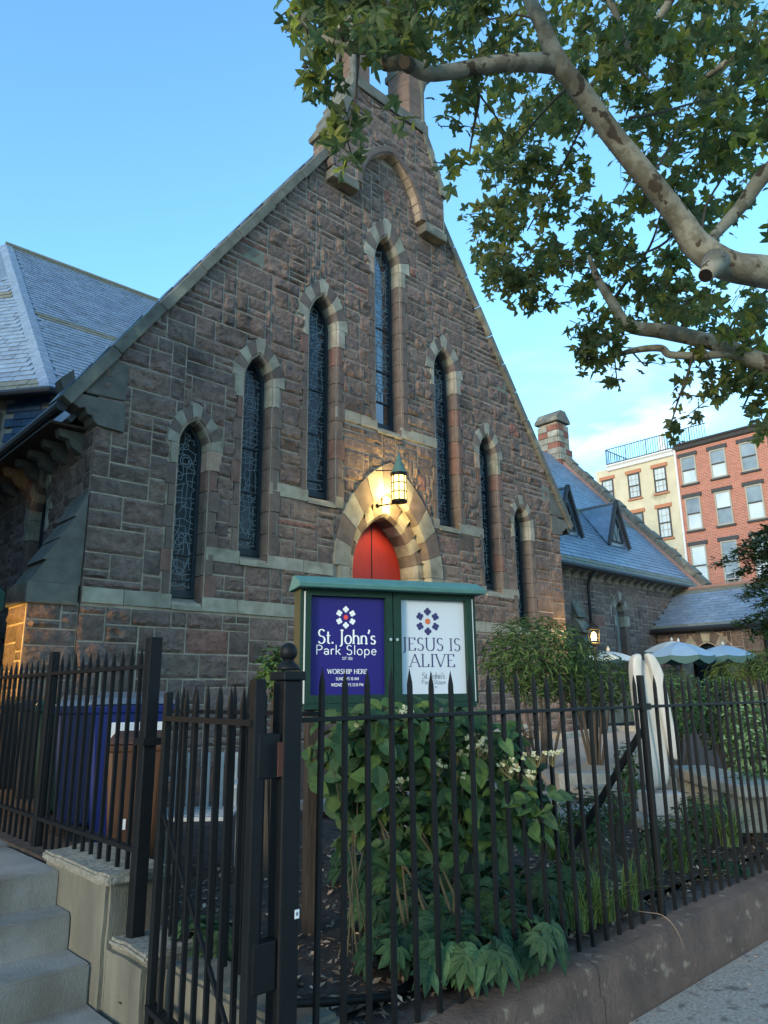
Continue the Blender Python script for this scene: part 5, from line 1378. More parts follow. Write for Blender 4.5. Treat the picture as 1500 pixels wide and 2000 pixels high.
for k, (a, b, fl_, fr_) in enumerate(((0.002, mid - 0.003, 0.032, 0.042), (mid + 0.003, W_ - 0.002, 0.050, 0.040))):
    v0, v1, fb_, ft_ = 0.0, SH - 0.004, 0.046, 0.038
    dr = MB()
    for (x0, z0, x1, z1) in ((a, v0, a + fl_, v1), (b - fr_, v0, b, v1), (a + fl_, v1 - ft_, b - fr_, v1), (a + fl_, v0, b - fr_, v0 + fb_)):
        dr.prism([sp3(x0, z0, -0.02), sp3(x1, z0, -0.02), sp3(x1, z1, -0.02), sp3(x0, z1, -0.02)], snv * 0.042)
    dr = dr.build('cabinet_door', 'board_green', sign)
    for z in (0.36,):
        xk = (b - 0.018) if k == 0 else (a + 0.018)
        MB().prism([sp3(xk + 0.009 * math.cos(t), z + 0.009 * math.sin(t), 0.025) for t in [2 * PI * i / 12 for i in range(12)]], snv * 0.01).build('knob', 'steel', dr)
    pu0, pu1, pv0, pv1 = a + fl_ - 0.004, b - fr_ + 0.004, v0 + fb_ - 0.004, v1 - ft_ + 0.004
    po = tag(MB().prism([sp3(pu0, pv0, -0.018), sp3(pu1, pv0, -0.018), sp3(pu1, pv1, -0.018), sp3(pu0, pv1, -0.018)], snv * 0.003).build('poster', 'poster_blue' if k == 0 else 'poster_white'),
             'deep blue poster reading St. John\'s Park Slope in the notice board' if k == 0 else 'white poster reading Jesus is alive in the notice board', 'poster', 'posters in the notice board')
    pw_, ph_ = pu1 - pu0, pv1 - pv0
    pf = lambda u, v, d, a_=pu0, b_=pv0: sp3(a_ + u, b_ + v, -0.015 + d * 0.5)
    c = pw_ * 0.5
    if k == 0:
        emblem(pf, c - 0.01, ph_ * 0.785, ph_ * 0.082, 'ink_white', 'ink_red', po)
        lettering('lettering', "St. John's", pf, c - 0.002, ph_ * 0.515, ph_ * 0.140, 'ink_white', po, thick=0.125, thin=0.06, track=-0.005, squeeze=1.06)
        lettering('lettering', "Park Slope", pf, c - 0.005, ph_ * 0.405, ph_ * 0.094, 'ink_white', po, serif=False, thick=0.085, track=0.045, squeeze=1.30)
        lettering('lettering', "EST. 1826", pf, c, ph_ * 0.355, ph_ * 0.026, 'ink_white', po, serif=False, thick=0.13, track=0.03, squeeze=0.85)
        lettering('lettering', "WORSHIP HERE", pf, c, ph_ * 0.215, ph_ * 0.045, 'ink_white', po, thick=0.16, thin=0.075, track=0.07, squeeze=1.0)
        lettering('lettering', "SUNDAYS 10 AM", pf, c, ph_ * 0.152, ph_ * 0.028, 'ink_white', po, serif=False, thick=0.15, track=0.06, squeeze=0.9)
        lettering('lettering', "WEDNESDAYS 12:10 PM", pf, c, ph_ * 0.092, ph_ * 0.028, 'ink_white', po, serif=False, thick=0.15, track=0.06, squeeze=0.9)
    else:
        emblem(pf, c - 0.03, ph_ * 0.765, ph_ * 0.105, 'ink_navy', 'ink_orange', po)
        lettering('lettering', "JESUS IS", pf, c - 0.004, ph_ * 0.455, ph_ * 0.135, 'ink_navy', po, thick=0.10, thin=0.04, track=0.05, squeeze=1.07)
        lettering('lettering', "ALIVE", pf, c - 0.004, ph_ * 0.285, ph_ * 0.135, 'ink_navy', po, thick=0.10, thin=0.04, track=0.08, squeeze=1.12)
        lettering('lettering', "St. John's", pf, c + 0.0, ph_ * 0.165, ph_ * 0.060, 'ink_grey', po, thick=0.11, thin=0.05, track=-0.005, squeeze=1.05)
        lettering('lettering', "Park Slope", pf, c + 0.0, ph_ * 0.108, ph_ * 0.043, 'ink_grey', po, serif=False, thick=0.08, track=0.045, squeeze=1.22)
        lettering('lettering', "EST. 1826", pf, c + 0.0, ph_ * 0.072, ph_ * 0.014, 'ink_grey', po, serif=False, thick=0.13, track=0.03)
# posts
for u, m in ((0.045, 'dark_wood'), (W_ - 0.11, 'bin_black')):
    c = sp3(u + 0.045, 0, -0.10)
    MB().obox((c.x, c.y, (SZ0 + 0.2) / 2), sdv * 0.045, snv * 0.045, Vector((0, 0, (SZ0 - 0.2) / 2))).build('post', m, sign, bevel=0.006)

# ------------------------------------------------------------------ lantern over the church door
lan = thing('door_lantern', (-0.25, -0.5, 5.1), 'glowing cylindrical lantern with green copper spire cap above the red door', 'lantern')
lc = Vector((-0.25, -0.52, 0))
MB().lathe(lc, [(0.135, 5.12), (0.135, 5.62), (0.10, 5.63)], 24).build('lamp_glass', 'lamp_glass', lan, smooth=True)
MB().lathe(lc, [(0.11, 5.08), (0.15, 5.09), (0.15, 5.13), (0.137, 5.135)], 24).build('bottom_ring', 'dark_metal', lan)
MB().lathe(lc, [(0.137, 5.60), (0.155, 5.605), (0.165, 5.66), (0.137, 5.665)], 24).build('top_ring', 'dark_metal', lan)
MB().lathe(lc, [(0.15, 5.66), (0.13, 5.72), (0.095, 5.80), (0.055, 5.93), (0.022, 6.03), (0.012, 6.06), (0.008, 6.16)], 12).build('spire_cap', 'verdigris', lan)
for k in range(8):
    a = 2 * PI * k / 8
    p = lc + Vector((0.141 * math.cos(a), 0.141 * math.sin(a), 0))
    MB().tube([p + Vector((0, 0, 5.12)), p + Vector((0, 0, 5.62))], 0.010, 6).build('cage_bar', 'dark_metal', lan)
for z in (5.29, 5.46):
    MB().tube([lc + Vector((0.142 * math.cos(2 * PI * i / 24), 0.142 * math.sin(2 * PI * i / 24), z)) for i in range(25)], 0.009, 6).build('cage_ring', 'dark_metal', lan)
MB().tube([lc + Vector((0, 0.03, 5.09)), (-0.36, -0.04, 5.10)], 0.016, 8).build('bracket_arm', 'dark_metal', lan)
MB().lathe((-0.36, -0.03, 5.06), [(0.01, 0.0), (0.04, 0.02), (0.045, 0.05), (0.03, 0.08)], 12).build('wall_plate', 'dark_metal', lan)
MB().tube([lc + Vector((0, 0.12, 5.75)), (-0.42, -0.03, 5.80)], 0.012, 8).build('bracket_arm', 'dark_metal', lan)
ll = bpy.data.lights.new('door_lantern_light', 'POINT'); ll.energy = 42; ll.color = (1.0, 0.70, 0.25); ll.shadow_soft_size = 0.14
lo2 = bpy.data.objects.new('lantern_light', ll); COL.objects.link(lo2); lo2.parent = lan; lo2.location = (0.14, 0.22, 0.22)

# small lit lantern on a post by the chapel
gl = at_d(1160, 1245, 17.2)
gar = thing('garden_lantern', (gl.x, gl.y, 0.6), 'small glowing garden lantern on a post near the chapel downpipe', 'lantern')
MB().tube([(gl.x, gl.y, 0.55), (gl.x, gl.y, gl.z - 0.16)], 0.04, 8).build('post', 'dark_metal', gar)
MB().lathe((gl.x, gl.y, gl.z), [(0.05, -0.06), (0.06, 0.0), (0.05, 0.08), (0.02, 0.12)], 12).build('lamp_globe', 'bulb_glow', gar, smooth=True)
MB().lathe((gl.x, gl.y, gl.z), [(0.20, 0.18), (0.17, 0.22), (0.08, 0.30), (0.02, 0.36), (0.01, 0.40)], 4).build('lantern_roof', 'dark_metal', gar)
MB().lathe((gl.x, gl.y, gl.z), [(0.12, -0.19), (0.15, -0.16), (0.15, -0.13), (0.10, -0.12)], 4).build('lantern_base', 'dark_metal', gar)
for k in range(4):
    a = PI / 2 * k
    MB().tube([(gl.x + 0.13 * math.cos(a), gl.y + 0.13 * math.sin(a), gl.z - 0.14), (gl.x + 0.16 * math.cos(a), gl.y + 0.16 * math.sin(a), gl.z + 0.19)], 0.012, 5).build('lantern_bar', 'dark_metal', gar)
l3 = bpy.data.lights.new('garden_lantern_light', 'POINT'); l3.energy = 20; l3.color = (1.0, 0.6, 0.2); l3.shadow_soft_size = 0.07
lo3 = bpy.data.objects.new('lantern_light', l3); COL.objects.link(lo3); lo3.parent = gar; lo3.location = (-0.25, -0.25, gl.z - 0.6)

# ------------------------------------------------------------------ wheelie bins behind the stair fence
def wheelie(px, t, w, d, h, rot, body, lid, label, group='wheeled bins behind the stair fence', sticker=None):
    c = at_d(px, 1500, t); z0 = 0.55
    b = thing('wheeled_bin', (c.x, c.y, z0), label, 'bin', group)
    M_ = Matrix.Translation((c.x, c.y, z0)) @ Matrix.Rotation(R(rot), 4, 'Z')
    def T(ps): return [M_ @ Vector(p) for p in ps]
    def frus(x0, y0, z0_, x1, y1, z1_): return [(-x0, -y0, z0_), (x0, -y0, z0_), (x0, y0, z0_), (-x0, y0, z0_), (-x1, -y1, z1_), (x1, -y1, z1_), (x1, y1, z1_), (-x1, y1, z1_)]
    FB = [(0, 3, 2, 1), (4, 5, 6, 7), (0, 1, 5, 4), (1, 2, 6, 5), (2, 3, 7, 6), (3, 0, 4, 7)]
    MB().add(T(frus(w * 0.40, d * 0.38, 0.03, w * 0.5, d * 0.5, h * 0.92)), FB).build('body', body, b, bevel=0.03)
    MB().add(T(frus(w * 0.53, d * 0.53, h * 0.88, w * 0.54, d * 0.54, h * 0.935)), FB).build('rim', body, b, bevel=0.01)
    MB().add(T([(-w * .54, -d * .56, h * .94), (w * .54, -d * .56, h * .94), (w * .54, d * .56, h * .95), (-w * .54, d * .56, h * .95), (-w * .48, -d * .45, h * 0.985), (w * .48, -d * .45, h * 0.985), (w * .46, d * .5, h * 1.03), (-w * .46, d * .5, h * 1.03)]), FB).build('lid', lid, b, bevel=0.015)
    MB().tube(T([(-w * 0.4, d * 0.6, h * 0.96), (w * 0.4, d * 0.6, h * 0.96)]), 0.014, 8).build('handle', body, b)
    for s_ in (-1, 1):
        MB().tube(T([(s_ * w * 0.36, d * 0.45, 0.1), (s_ * w * 0.44, d * 0.45, 0.1)]), 0.10, 16).build('wheel', 'bin_black', b)
    if sticker:
        x0, z0_, x1, z1_ = sticker
        MB().add(T([(x0 * w, -d * 0.49 - 0.012, z0_ * h), (x1 * w, -d * 0.49 - 0.012, z0_ * h), (x1 * w, -d * 0.495 - 0.012, z1_ * h), (x0 * w, -d * 0.495 - 0.012, z1_ * h)]), [(0, 1, 2, 3)]).build('label_sheet', 'label_white', b)
    return b
wheelie(252, 5.55, 0.58, 0.60, 1.06, -25, 'bin_blue', 'bin_grey_lid', 'bright blue wheeled bin with white label sheet behind the stair fence', sticker=(-0.25, 0.66, 0.40, 0.82))
wheelie(268, 4.85, 0.36, 0.38, 0.80, -28, 'bin_brown', 'bin_brown', 'small brown wheeled bin standing before the bright blue one', sticker=(-0.22, 0.30, -0.10, 0.38))
wheelie(175, 6.25, 0.58, 0.60, 1.04, -22, 'bin_navy', 'bin_grey_lid', 'dark navy wheeled bin between the green and the bright blue bins')
wheelie(128, 7.0, 0.58, 0.60, 1.04, -20, 'bin_green', 'bin_green', 'dark green wheeled bin behind the stair fence')
wheelie(85, 7.8, 0.58, 0.60, 1.04, -20, 'bin_black', 'bin_black', 'black wheeled bin next to the dark green bin')
wheelie(45, 8.7, 0.58, 0.60, 1.04, -18, 'bin_black', 'bin_black', 'farthest black wheeled bin near the lamplit side entrance')
# white slatted lawn chair glimpsed between the gate bars
c = at_d(385, 1580, 5.0); cz = 0.40
wc = thing('garden_chair', (c.x, c.y, cz), 'white garden chair glimpsed through the gate pickets', 'chair')
ax = Vector((0.75, -0.66, 0)); ay = Vector((0.66, 0.75, 0))
for k in range(5):
    MB().obox(c + ax * (-0.2 + 0.1 * k) + ay * 0.22 + Vector((0, 0, 0.60 + cz - c.z)), ax * 0.030, ay * 0.012, Vector((0, 0, 0.20))).build('back_slat', 'white_paint', wc)
for k in range(5):
    MB().obox(c + ay * (-0.22 + 0.1 * k) + Vector((0, 0, 0.42 + cz - c.z)), ax * 0.26, ay * 0.04, Vector((0, 0, 0.012))).build('seat_slat', 'white_paint', wc)
for sx_ in (-0.25, 0.25):
    for sy_ in (-0.22, 0.24):
        MB().obox(c + ax * sx_ + ay * sy_ + Vector((0, 0, 0.21 + cz - c.z)), ax * 0.02, ay * 0.02, Vector((0, 0, 0.21))).build('leg', 'white_paint', wc)
    MB().obox(c + ax * sx_ * 1.12 + ay * 0.0 + Vector((0, 0, 0.62 + cz - c.z)), ax * 0.03, ay * 0.27, Vector((0, 0, 0.012))).build('armrest', 'white_paint', wc)

# ------------------------------------------------------------------ garden paths, edging, stones
def gpt(px, py, z): p = at_z(px, py, z); return p
path_px = [(990, 1432), (1090, 1436), (1195, 1424), (1252, 1432), (1262, 1470), (1245, 1520), (1215, 1535), (1130, 1538), (1075, 1525), (1040, 1490)]
P = [gpt(a, b, 0.66) for a, b in path_px]
struct('gravel_path', MB().prism([(p.x, p.y, 0.56) for p in P], (0, 0, 0.10)), 'gravel')
edge_px = [(985, 1428), (1045, 1434), (1095, 1440), (1150, 1432), (1200, 1424), (1258, 1424)]
ke = thing('path_kerb', tuple(gpt(1100, 1436, 0.66)), 'pale stone kerb edging the far side of the gravel path', 'kerb')
for i in range(len(edge_px) - 1):
    a, b = gpt(*edge_px[i], 0.70), gpt(*edge_px[i + 1], 0.70)
    MB().bar(a + (b - a) * 0.01, b - (b - a) * 0.01, 0.16, 0.16).build('kerb_stone', 'bench_stone', ke, bevel=0.02)
# flagstones between path and bed
fl = struct('flagstone_path', MB().box((-5.2, -5.9, 0.30), (-1.2, -4.2, 0.47)), 'soil')
fl.location.z = 0.0
for i in range(6):
    for j_ in range(5):
        x0 = -5.1 + i * 0.62 + (0.25 if j_ % 2 else 0); y0 = -5.95 + j_ * 0.40
        z = 0.505 + 0.03 * j_ + rr(-0.008, 0.008)
        MB().prism([(x0 + rr(0, .03), y0 + rr(0, .03), z - 0.08), (x0 + 0.58 + rr(-.02, .02), y0 + rr(0, .03), z - 0.08), (x0 + 0.59 + rr(-.02, .02), y0 + 0.37, z - 0.08), (x0 + rr(0, .03), y0 + 0.36, z - 0.08)], (0, 0, 0.08)).build('flagstone', 'flagstone', fl, bevel=0.012)
c = gpt(1155, 1545, 0.58)
tag(MB().obox((c.x, c.y, 0.64), RT * 0.36 + Vector((0, 0, 0.0)), Vector((0.66, 0.71, 0)).normalized() * 0.13, Vector((0, 0, 0.13))).build('stone_block', 'bench_stone', bevel=0.02), 'squared grey stone block at the near edge of the gravel path', 'stone')

# ------------------------------------------------------------------ low mesh fence round the bed by the church
ch = thing('mesh_fence', tuple(gpt(1100, 1430, 0.66)), 'low wire mesh fence on dark posts beside the gravel path', 'fence')
c0 = gpt(985, 1424, 0.68)
mp_ = [gpt(960, 1418, 0.68), gpt(1090, 1432, 0.68), gpt(1200, 1420, 0.68)]
mh = 0.80
for i in range(2):
    a, b = mp_[i], mp_[i + 1]; L = (b - a).length; dv = (b - a).normalized()
    n = int(L / 0.07)
    wire = MB()
    for k in range(-12, n + 1):
        for sgn in (1, -1):
            x0 = k * 0.07; x1 = x0 + mh * 0.8
            pts = [(x0, 0.0), (x1, mh)] if sgn > 0 else [(x0, mh), (x1, 0.0)]
            (xa, za), (xb, zb) = pts
            if xb < 0 or xa > L: continue
            if xa < 0: za += (zb - za) * (-xa) / (xb - xa); xa = 0
            if xb > L: zb = za + (zb - za) * (L - xa) / (xb - xa); xb = L
            p, q = a + dv * xa + Vector((0, 0, za)), a + dv * xb + Vector((0, 0, zb))
            nrm = Vector((0, 0, 0.006))
            wire.add([p - nrm, q - nrm, q + nrm, p + nrm], [(0, 1, 2, 3)])
    wire.build('wire_mesh', 'wire', ch, kind='stuff')
    MB().bar(a + Vector((0, 0, mh)), b + Vector((0, 0, mh)), 0.03, 0.03).build('top_rail', 'dark_metal', ch)
    for q in (0.0, 0.5, 1.0):
        if i == 1 and q == 0.0: continue
        p = a.lerp(b, q); MB().obox(p + Vector((0, 0, mh / 2)), (0.025, 0, 0), (0, 0.025, 0), (0, 0, mh / 2)).build('post', 'dark_metal', ch)
c = gpt(1000, 1425, 0.62)
pl = thing('planter_box', (c.x, c.y, 0.62), 'dark planter trough with pale rim at the end of the gravel path', 'planter')
pc0 = at_d(988, 1412, 11.0)
MB().obox((pc0.x, pc0.y, 0.82), RT * 0.32, FW * 0.22, Vector((0, 0, 0.20))).build('trough', 'bin_black', pl, bevel=0.02)
MB().obox((pc0.x, pc0.y, 1.04), RT * 0.36, FW * 0.26, Vector((0, 0, 0.03))).build('rim', 'bench_stone', pl, bevel=0.01)

# ------------------------------------------------------------------ marble sculpture
sb = at_z(1292, 1588, 0.50)
sc = thing('marble_sculpture', (sb.x, sb.y, 0.45), 'weathered white marble sculpture like folded wings on a plinth', 'sculpture')
sx3 = RT.copy(); sx3.z = 0; sx3.normalize(); sy3 = Vector((sx3.y, -sx3.x, 0))    # toward the camera
def spt(x, y, z): return Vector((sb.x, sb.y, 0.50)) + sx3 * x + sy3 * y + Vector((0, 0, z))
MB().prism([spt(-0.26, 0.20, -0.12), spt(0.26, 0.20, -0.12), spt(0.26, -0.22, -0.12), spt(-0.26, -0.22, -0.12)], (0, 0, 0.11)).build('plinth', 'bench_stone', sc, bevel=0.02)
MB().prism([spt(-0.16, 0.14, -0.005), spt(0.20, 0.14, -0.005), spt(0.20, -0.16, -0.005), spt(-0.16, -0.16, -0.005)], (0, 0, 0.19)).build('base', 'marble', sc, bevel=0.012)
def wing(levels, name, nseg=16):
    """stack of rounded plan sections (z, x centre, half width, half depth, y offset)"""
    V, F = [], []
    for (z, xc, hw_, hd_, yo) in levels:
        for k in range(nseg):
            a = 2 * PI * k / nseg
            ca, sa = math.cos(a), math.sin(a)
            V.append(spt(0.88 * xc + 0.86 * hw_ * math.copysign(abs(ca) ** 0.42, ca), yo + 1.25 * hd_ * math.copysign(abs(sa) ** 0.42, sa), z))
    n = nseg
    for i in range(len(levels) - 1):
        for k in range(n): F.append((i * n + k, i * n + (k + 1) % n, (i + 1) * n + (k + 1) % n, (i + 1) * n + k))
    F += [tuple(range(n - 1, -1, -1)), tuple((len(levels) - 1) * n + k for k in range(n))]
    o = MB().add(V, F).build(name, 'marble', sc, smooth=True)
    ss = o.modifiers.new('sub', 'SUBSURF'); ss.levels = 1; ss.render_levels = 2
    return o
wing([(0.18, -0.07, 0.075, 0.09, 0), (0.5, -0.10, 0.065, 0.08, 0.02), (0.9, -0.135, 0.058, 0.075, 0.03), (1.2, -0.155, 0.055, 0.07, 0.03), (1.33, -0.155, 0.055, 0.065, 0.04), (1.42, -0.14, 0.055, 0.06, 0.05), (1.455, -0.12, 0.03, 0.035, 0.05)], 'left_wing')
wing([(0.18, 0.02, 0.115, 0.085, -0.05), (0.6, 0.005, 0.125, 0.075, -0.05), (1.0, -0.02, 0.13, 0.07, -0.05), (1.25, -0.03, 0.125, 0.06, -0.05), (1.36, -0.03, 0.10, 0.05, -0.05), (1.40, -0.03, 0.05, 0.03, -0.05)], 'middle_fold')
wing([(0.46, 0.215, 0.035, 0.06, 0), (0.52, 0.18, 0.06, 0.075, 0), (0.8, 0.135, 0.065, 0.08, 0), (1.05, 0.105, 0.065, 0.07, 0.01), (1.2, 0.09, 0.07, 0.065, 0.02), (1.32, 0.06, 0.065, 0.06, 0.03), (1.42, 0.02, 0.05, 0.05, 0.04), (1.46, 0.0, 0.03, 0.03, 0.04)], 'right_wing')

# stone bench
b0 = at_z(1345, 1505, 0.80); b1 = at_z(1490, 1545, 0.80)
bn = thing('stone_bench', ((b0.x + b1.x) / 2, (b0.y + b1.y) / 2, 0.45), 'rough pale stone slab bench behind the marble sculpture', 'bench')
bd = (b1 - b0); bd.z = 0; BLn = bd.length; bd.normalize(); bp = Vector((-bd.y, bd.x, 0))
o = MB().obox((b0 + b1) / 2, bd * (BLn / 2 + 0.05), bp * 0.22, Vector((0, 0, 0.05))).build('seat_slab', 'bench_stone', bn, bevel=0.02)
for q in (0.12, 0.85):
    p = b0.lerp(b1, q); MB().obox((p.x, p.y, 0.6), bd * 0.10, bp * 0.17, Vector((0, 0, 0.148))).build('bench_support', 'bench_stone', bn, bevel=0.02)
c = at_z(1345, 1530, 0.55)
tag(MB().obox((c.x, c.y, 0.56), sx3 * 0.28, sy3 * 0.2, Vector((0, 0, 0.08))).build('stone_slab', 'bench_stone', bevel=0.02), 'low flat stone slab beside the sculpture plinth', 'stone')

# ------------------------------------------------------------------ patio umbrellas
def umbrella(px, py, t, rad, drop, cloth, label, valance=True, nrib=8, rot=0.0):
    c = at_d(px, py, t)
    u_ = thing('patio_umbrella', (c.x, c.y, 0.6), label, 'umbrella', 'patio umbrellas beyond the hedge')
    n = nrib
    for k in range(n):
        a0, a1 = rot + 2 * PI * k / n, rot + 2 * PI * (k + 1) / n
        rows = []
        for i in range(7):
            s_ = i / 6
            zz = c.z - drop * (0.35 * s_ + 0.65 * s_ * s_)
            row = []
            for j_ in range(5):
                a = a0 + (a1 - a0) * j_ / 4
                cut = math.cos((a1 - a0) / 2) / math.cos(a - (a0 + a1) / 2)
                rr_ = rad * s_ * (1 + (cut - 1) * 0.8)
                row.append((c.x + rr_ * math.cos(a), c.y + rr_ * math.sin(a), zz - 0.04 * math.sin(PI * j_ / 4) * s_))
            rows.append(row)
        V = [p for r_ in rows for p in r_]
        F = [(i * 5 + j_, i * 5 + j_ + 1, (i + 1) * 5 + j_ + 1, (i + 1) * 5 + j_) for i in range(6) for j_ in range(4)]
        pan = MB().add(V, F).build('canopy_panel', cloth, u_, smooth=True)
        if valance:
            e = rows[-1]; V = []
            for j_, p in enumerate(e): V += [p, (p[0], p[1], p[2] - 0.12 - 0.10 * math.sin(PI * j_ / 4))]
            MB().add(V, [(2 * j_, 2 * j_ + 1, 2 * j_ + 3, 2 * j_ + 2) for j_ in range(4)]).build('valance', 'umbrella_valance', u_)
    MB().tube([(c.x, c.y, 0.6), (c.x, c.y, c.z + 0.05)], 0.025, 8).build('pole', 'dark_wood', u_)
    MB().lathe((c.x, c.y, c.z), [(0.03, 0.0), (0.045, 0.04), (0.03, 0.08), (0.01, 0.12)], 10).build('finial', 'umbrella_cream', u_)
umbrella(1325, 1254, 22.0, 1.0, 0.42, 'umbrella_cloth', 'pale blue patio umbrella nearest the marble sculpture', rot=0.2)
umbrella(1312, 1252, 24.0, 0.98, 0.34, 'umbrella_cream', 'cream patio umbrella showing behind the nearest blue one', rot=0.1)
umbrella(1412, 1260, 23.0, 0.92, 0.34, 'umbrella_cloth', 'pale blue patio umbrella in front of the porch arch', rot=0.5)
umbrella(1188, 1272, 18.0, 0.75, 0.22, 'umbrella_cloth', 'small pale blue umbrella beside the garden lantern', rot=0.0, valance=False)

# ------------------------------------------------------------------ leaves
def maple_leaf():
    pts = []
    lobes = [(-125, 0.45), (-62, 0.80), (0, 1.0), (62, 0.80), (125, 0.45)]
    tips = [(a, r_) for a, r_ in lobes]
    out = []
    for i, (a, r_) in enumerate(tips):
        if i == 0: out.append((-165, 0.18))
        out.append((a - 16, r_ * 0.70)); out.append((a, r_)); out.append((a + 16, r_ * 0.70))
        nxt = tips[i + 1][0] if i + 1 < len(tips) else 185
        out.append(((a + nxt) / 2, 0.42 if i < 4 else 0.18))
    V = [(0, 0, 0)]
    for a, r_ in out:
        x, y = r_ * math.sin(R(a)), r_ * math.cos(R(a))
        V.append((x, y, -0.30 * (x * x + y * y) + 0.16 * abs(x) + 0.05 * math.sin(5 * x + 3 * y)))
    n = len(out)
    F = [(0, i + 1, i + 2) for i in range(n - 1)]
    return V, F
def ovate_leaf(w=0.62, droop=0.22, fold=0.10):
    rows = [(0.0, 0.02), (0.2, 0.75), (0.42, 1.0), (0.66, 0.82), (0.86, 0.42), (1.0, 0.0)]
    V, F = [], []
    for (y, k) in rows:
        z = -droop * y * y
        V += [(-w / 2 * k, y, z + fold * k), (0, y, z), (w / 2 * k, y, z + fold * k)]
    for i in range(len(rows) - 1):
        for j_ in range(2): F.append((i * 3 + j_, i * 3 + j_ + 1, (i + 1) * 3 + j_ + 1, (i + 1) * 3 + j_))
    return V, F
def small_leaf():
    return [(0, 0, 0), (0.22, 0.45, 0.05), (0, 1, -0.08), (-0.22, 0.45, 0.05)], [(0, 1, 2, 3)]
def palmate_leaf(n=7, w=0.34):
    V, F = [], []
    for k in range(n):
        a = R(-105 + 210 * k / (n - 1)); L = 1.0 - 0.28 * abs(k - (n - 1) / 2) / ((n - 1) / 2)
        v, f = ovate_leaf(w, 0.45, 0.06)
        o_ = len(V)
        for (x, y, z) in v:
            x, y, z = x * L, y * L, z * L
            V.append((x * math.cos(a) + y * math.sin(a), -x * math.sin(a) + y * math.cos(a), z + 0.02 * (k % 2)))
        F += [tuple(i + o_ for i in q) for q in f]
    return V, F
def orient(p, size, normal, spin):
    n = Vector(normal).normalized()
    q = n.to_track_quat('Z', 'Y').to_matrix().to_4x4()
    return Matrix.Translation(p) @ q @ Matrix.Rotation(spin, 4, 'Z') @ Matrix.Scale(size, 4)
def rnd_unit():
    while True:
        v = Vector((rr(-1, 1), rr(-1, 1), rr(-1, 1)))
        if 0.05 < v.length < 1: return v.normalized()
LEAF_T = [(1.0, 1.0, 1.0), (0.8, 0.88, 0.85), (1.25, 1.15, 0.85), (0.66, 0.75, 0.75), (1.5, 1.3, 0.8), (0.9, 1.0, 1.05), (1.15, 1.1, 1.0), (1.8, 1.5, 0.7)]

# ------------------------------------------------------------------ plane tree: limbs reach in from a trunk off to the right
tree = thing('plane_tree', (-1.0, -9.0, 0), 'big plane tree with mottled pale limbs reaching across the sky', 'tree')
def limb(pp, name='limb', m='bark', n=14, wk=0.8):
    pts = [at_d(a, b, t) for a, b, t, w in pp]; rad = [w * 0.5 * wk * t / FPX for a, b, t, w in pp]
    P, Q = [], []
    for i in range(len(pts) - 1):                       # Catmull-Rom so limbs bend smoothly
        p0, p1, p2, p3 = pts[max(0, i - 1)], pts[i], pts[i + 1], pts[min(len(pts) - 1, i + 2)]
        for k in range(5):
            t = k / 5
            v = 0.5 * ((2 * p1) + (p2 - p0) * t + (2 * p0 - 5 * p1 + 4 * p2 - p3) * t * t + (3 * p1 - p0 - 3 * p2 + p3) * t ** 3)
            r_ = rad[i] + (rad[i + 1] - rad[i]) * t
            P.append(v); Q.append(r_ * (1 + 0.05 * noise.noise(v * 3.0)))
    P.append(pts[-1]); Q.append(rad[-1])
    return MB().tube(P, Q, n).build(name, m, tree, smooth=True)
tb = at_d(1980, 900, 7.2)
limb([(2010, 1700, 7.2, 170), (2000, 1300, 7.2, 150), (1980, 950, 7.2, 145), (1930, 760, 7.2, 140), (1820, 620, 7.0, 125), (1660, 560, 6.8, 112), (1500, 532, 6.6, 100), (1420, 518, 6.5, 94), (1360, 478, 6.5, 84), (1325, 425, 6.5, 72), (1262, 345, 6.4, 68), (1195, 262, 6.4, 64), (1135, 180, 6.3, 62), (1088, 118, 6.2, 60), (1060, 52, 6.2, 46), (1035, 0, 6.2, 42), (1000, -90, 6.3, 34), (950, -180, 6.4, 26)], 'trunk', n=18, wk=0.63)
limb([(1100, 128, 6.25, 48), (1045, 122, 6.15, 44), (960, 126, 6.0, 38), (880, 140, 5.9, 36), (830, 142, 5.85, 36), (790, 122, 5.8, 36), (752, 126, 5.8, 30), (748, 100, 5.8, 24), (700, 96, 5.8, 24), (660, 88, 5.8, 18), (610, 60, 5.8, 10), (560, 20, 5.8, 6)])
limb([(1990, 1000, 7.4, 90), (1760, 800, 8.0, 70), (1500, 712, 8.6, 46), (1400, 672, 8.8, 40), (1300, 648, 9.0, 38), (1228, 636, 9.0, 32), (1195, 590, 9.1, 24), (1168, 545, 9.2, 18), (1150, 500, 9.3, 10)])
limb([(1440, 690, 8.7, 20), (1375, 694, 8.8, 20), (1310, 693, 8.9, 19), (1290, 680, 8.9, 18), (1240, 684, 9.0, 15), (1195, 698, 9.0, 10), (1175, 712, 9.0, 5)])
limb([(1620, 250, 7.0, 60), (1500, 335, 7.2, 40), (1450, 400, 7.3, 34), (1400, 455, 7.2, 26), (1375, 490, 6.9, 18)])
limb([(1620, 20, 8.2, 50), (1500, 85, 8.6, 30), (1455, 100, 8.8, 22), (1380, 150, 9.0, 12)])
limb([(1330, -40, 8.4, 26), (1300, 15, 8.4, 20), (1250, 80, 8.5, 16), (1210, 110, 8.6, 13), (1150, 170, 8.7, 10)])
limb([(1180, -30, 7.8, 18), (1215, 60, 7.8, 13), (1235, 115, 7.9, 9), (1270, 160, 8.0, 5)])
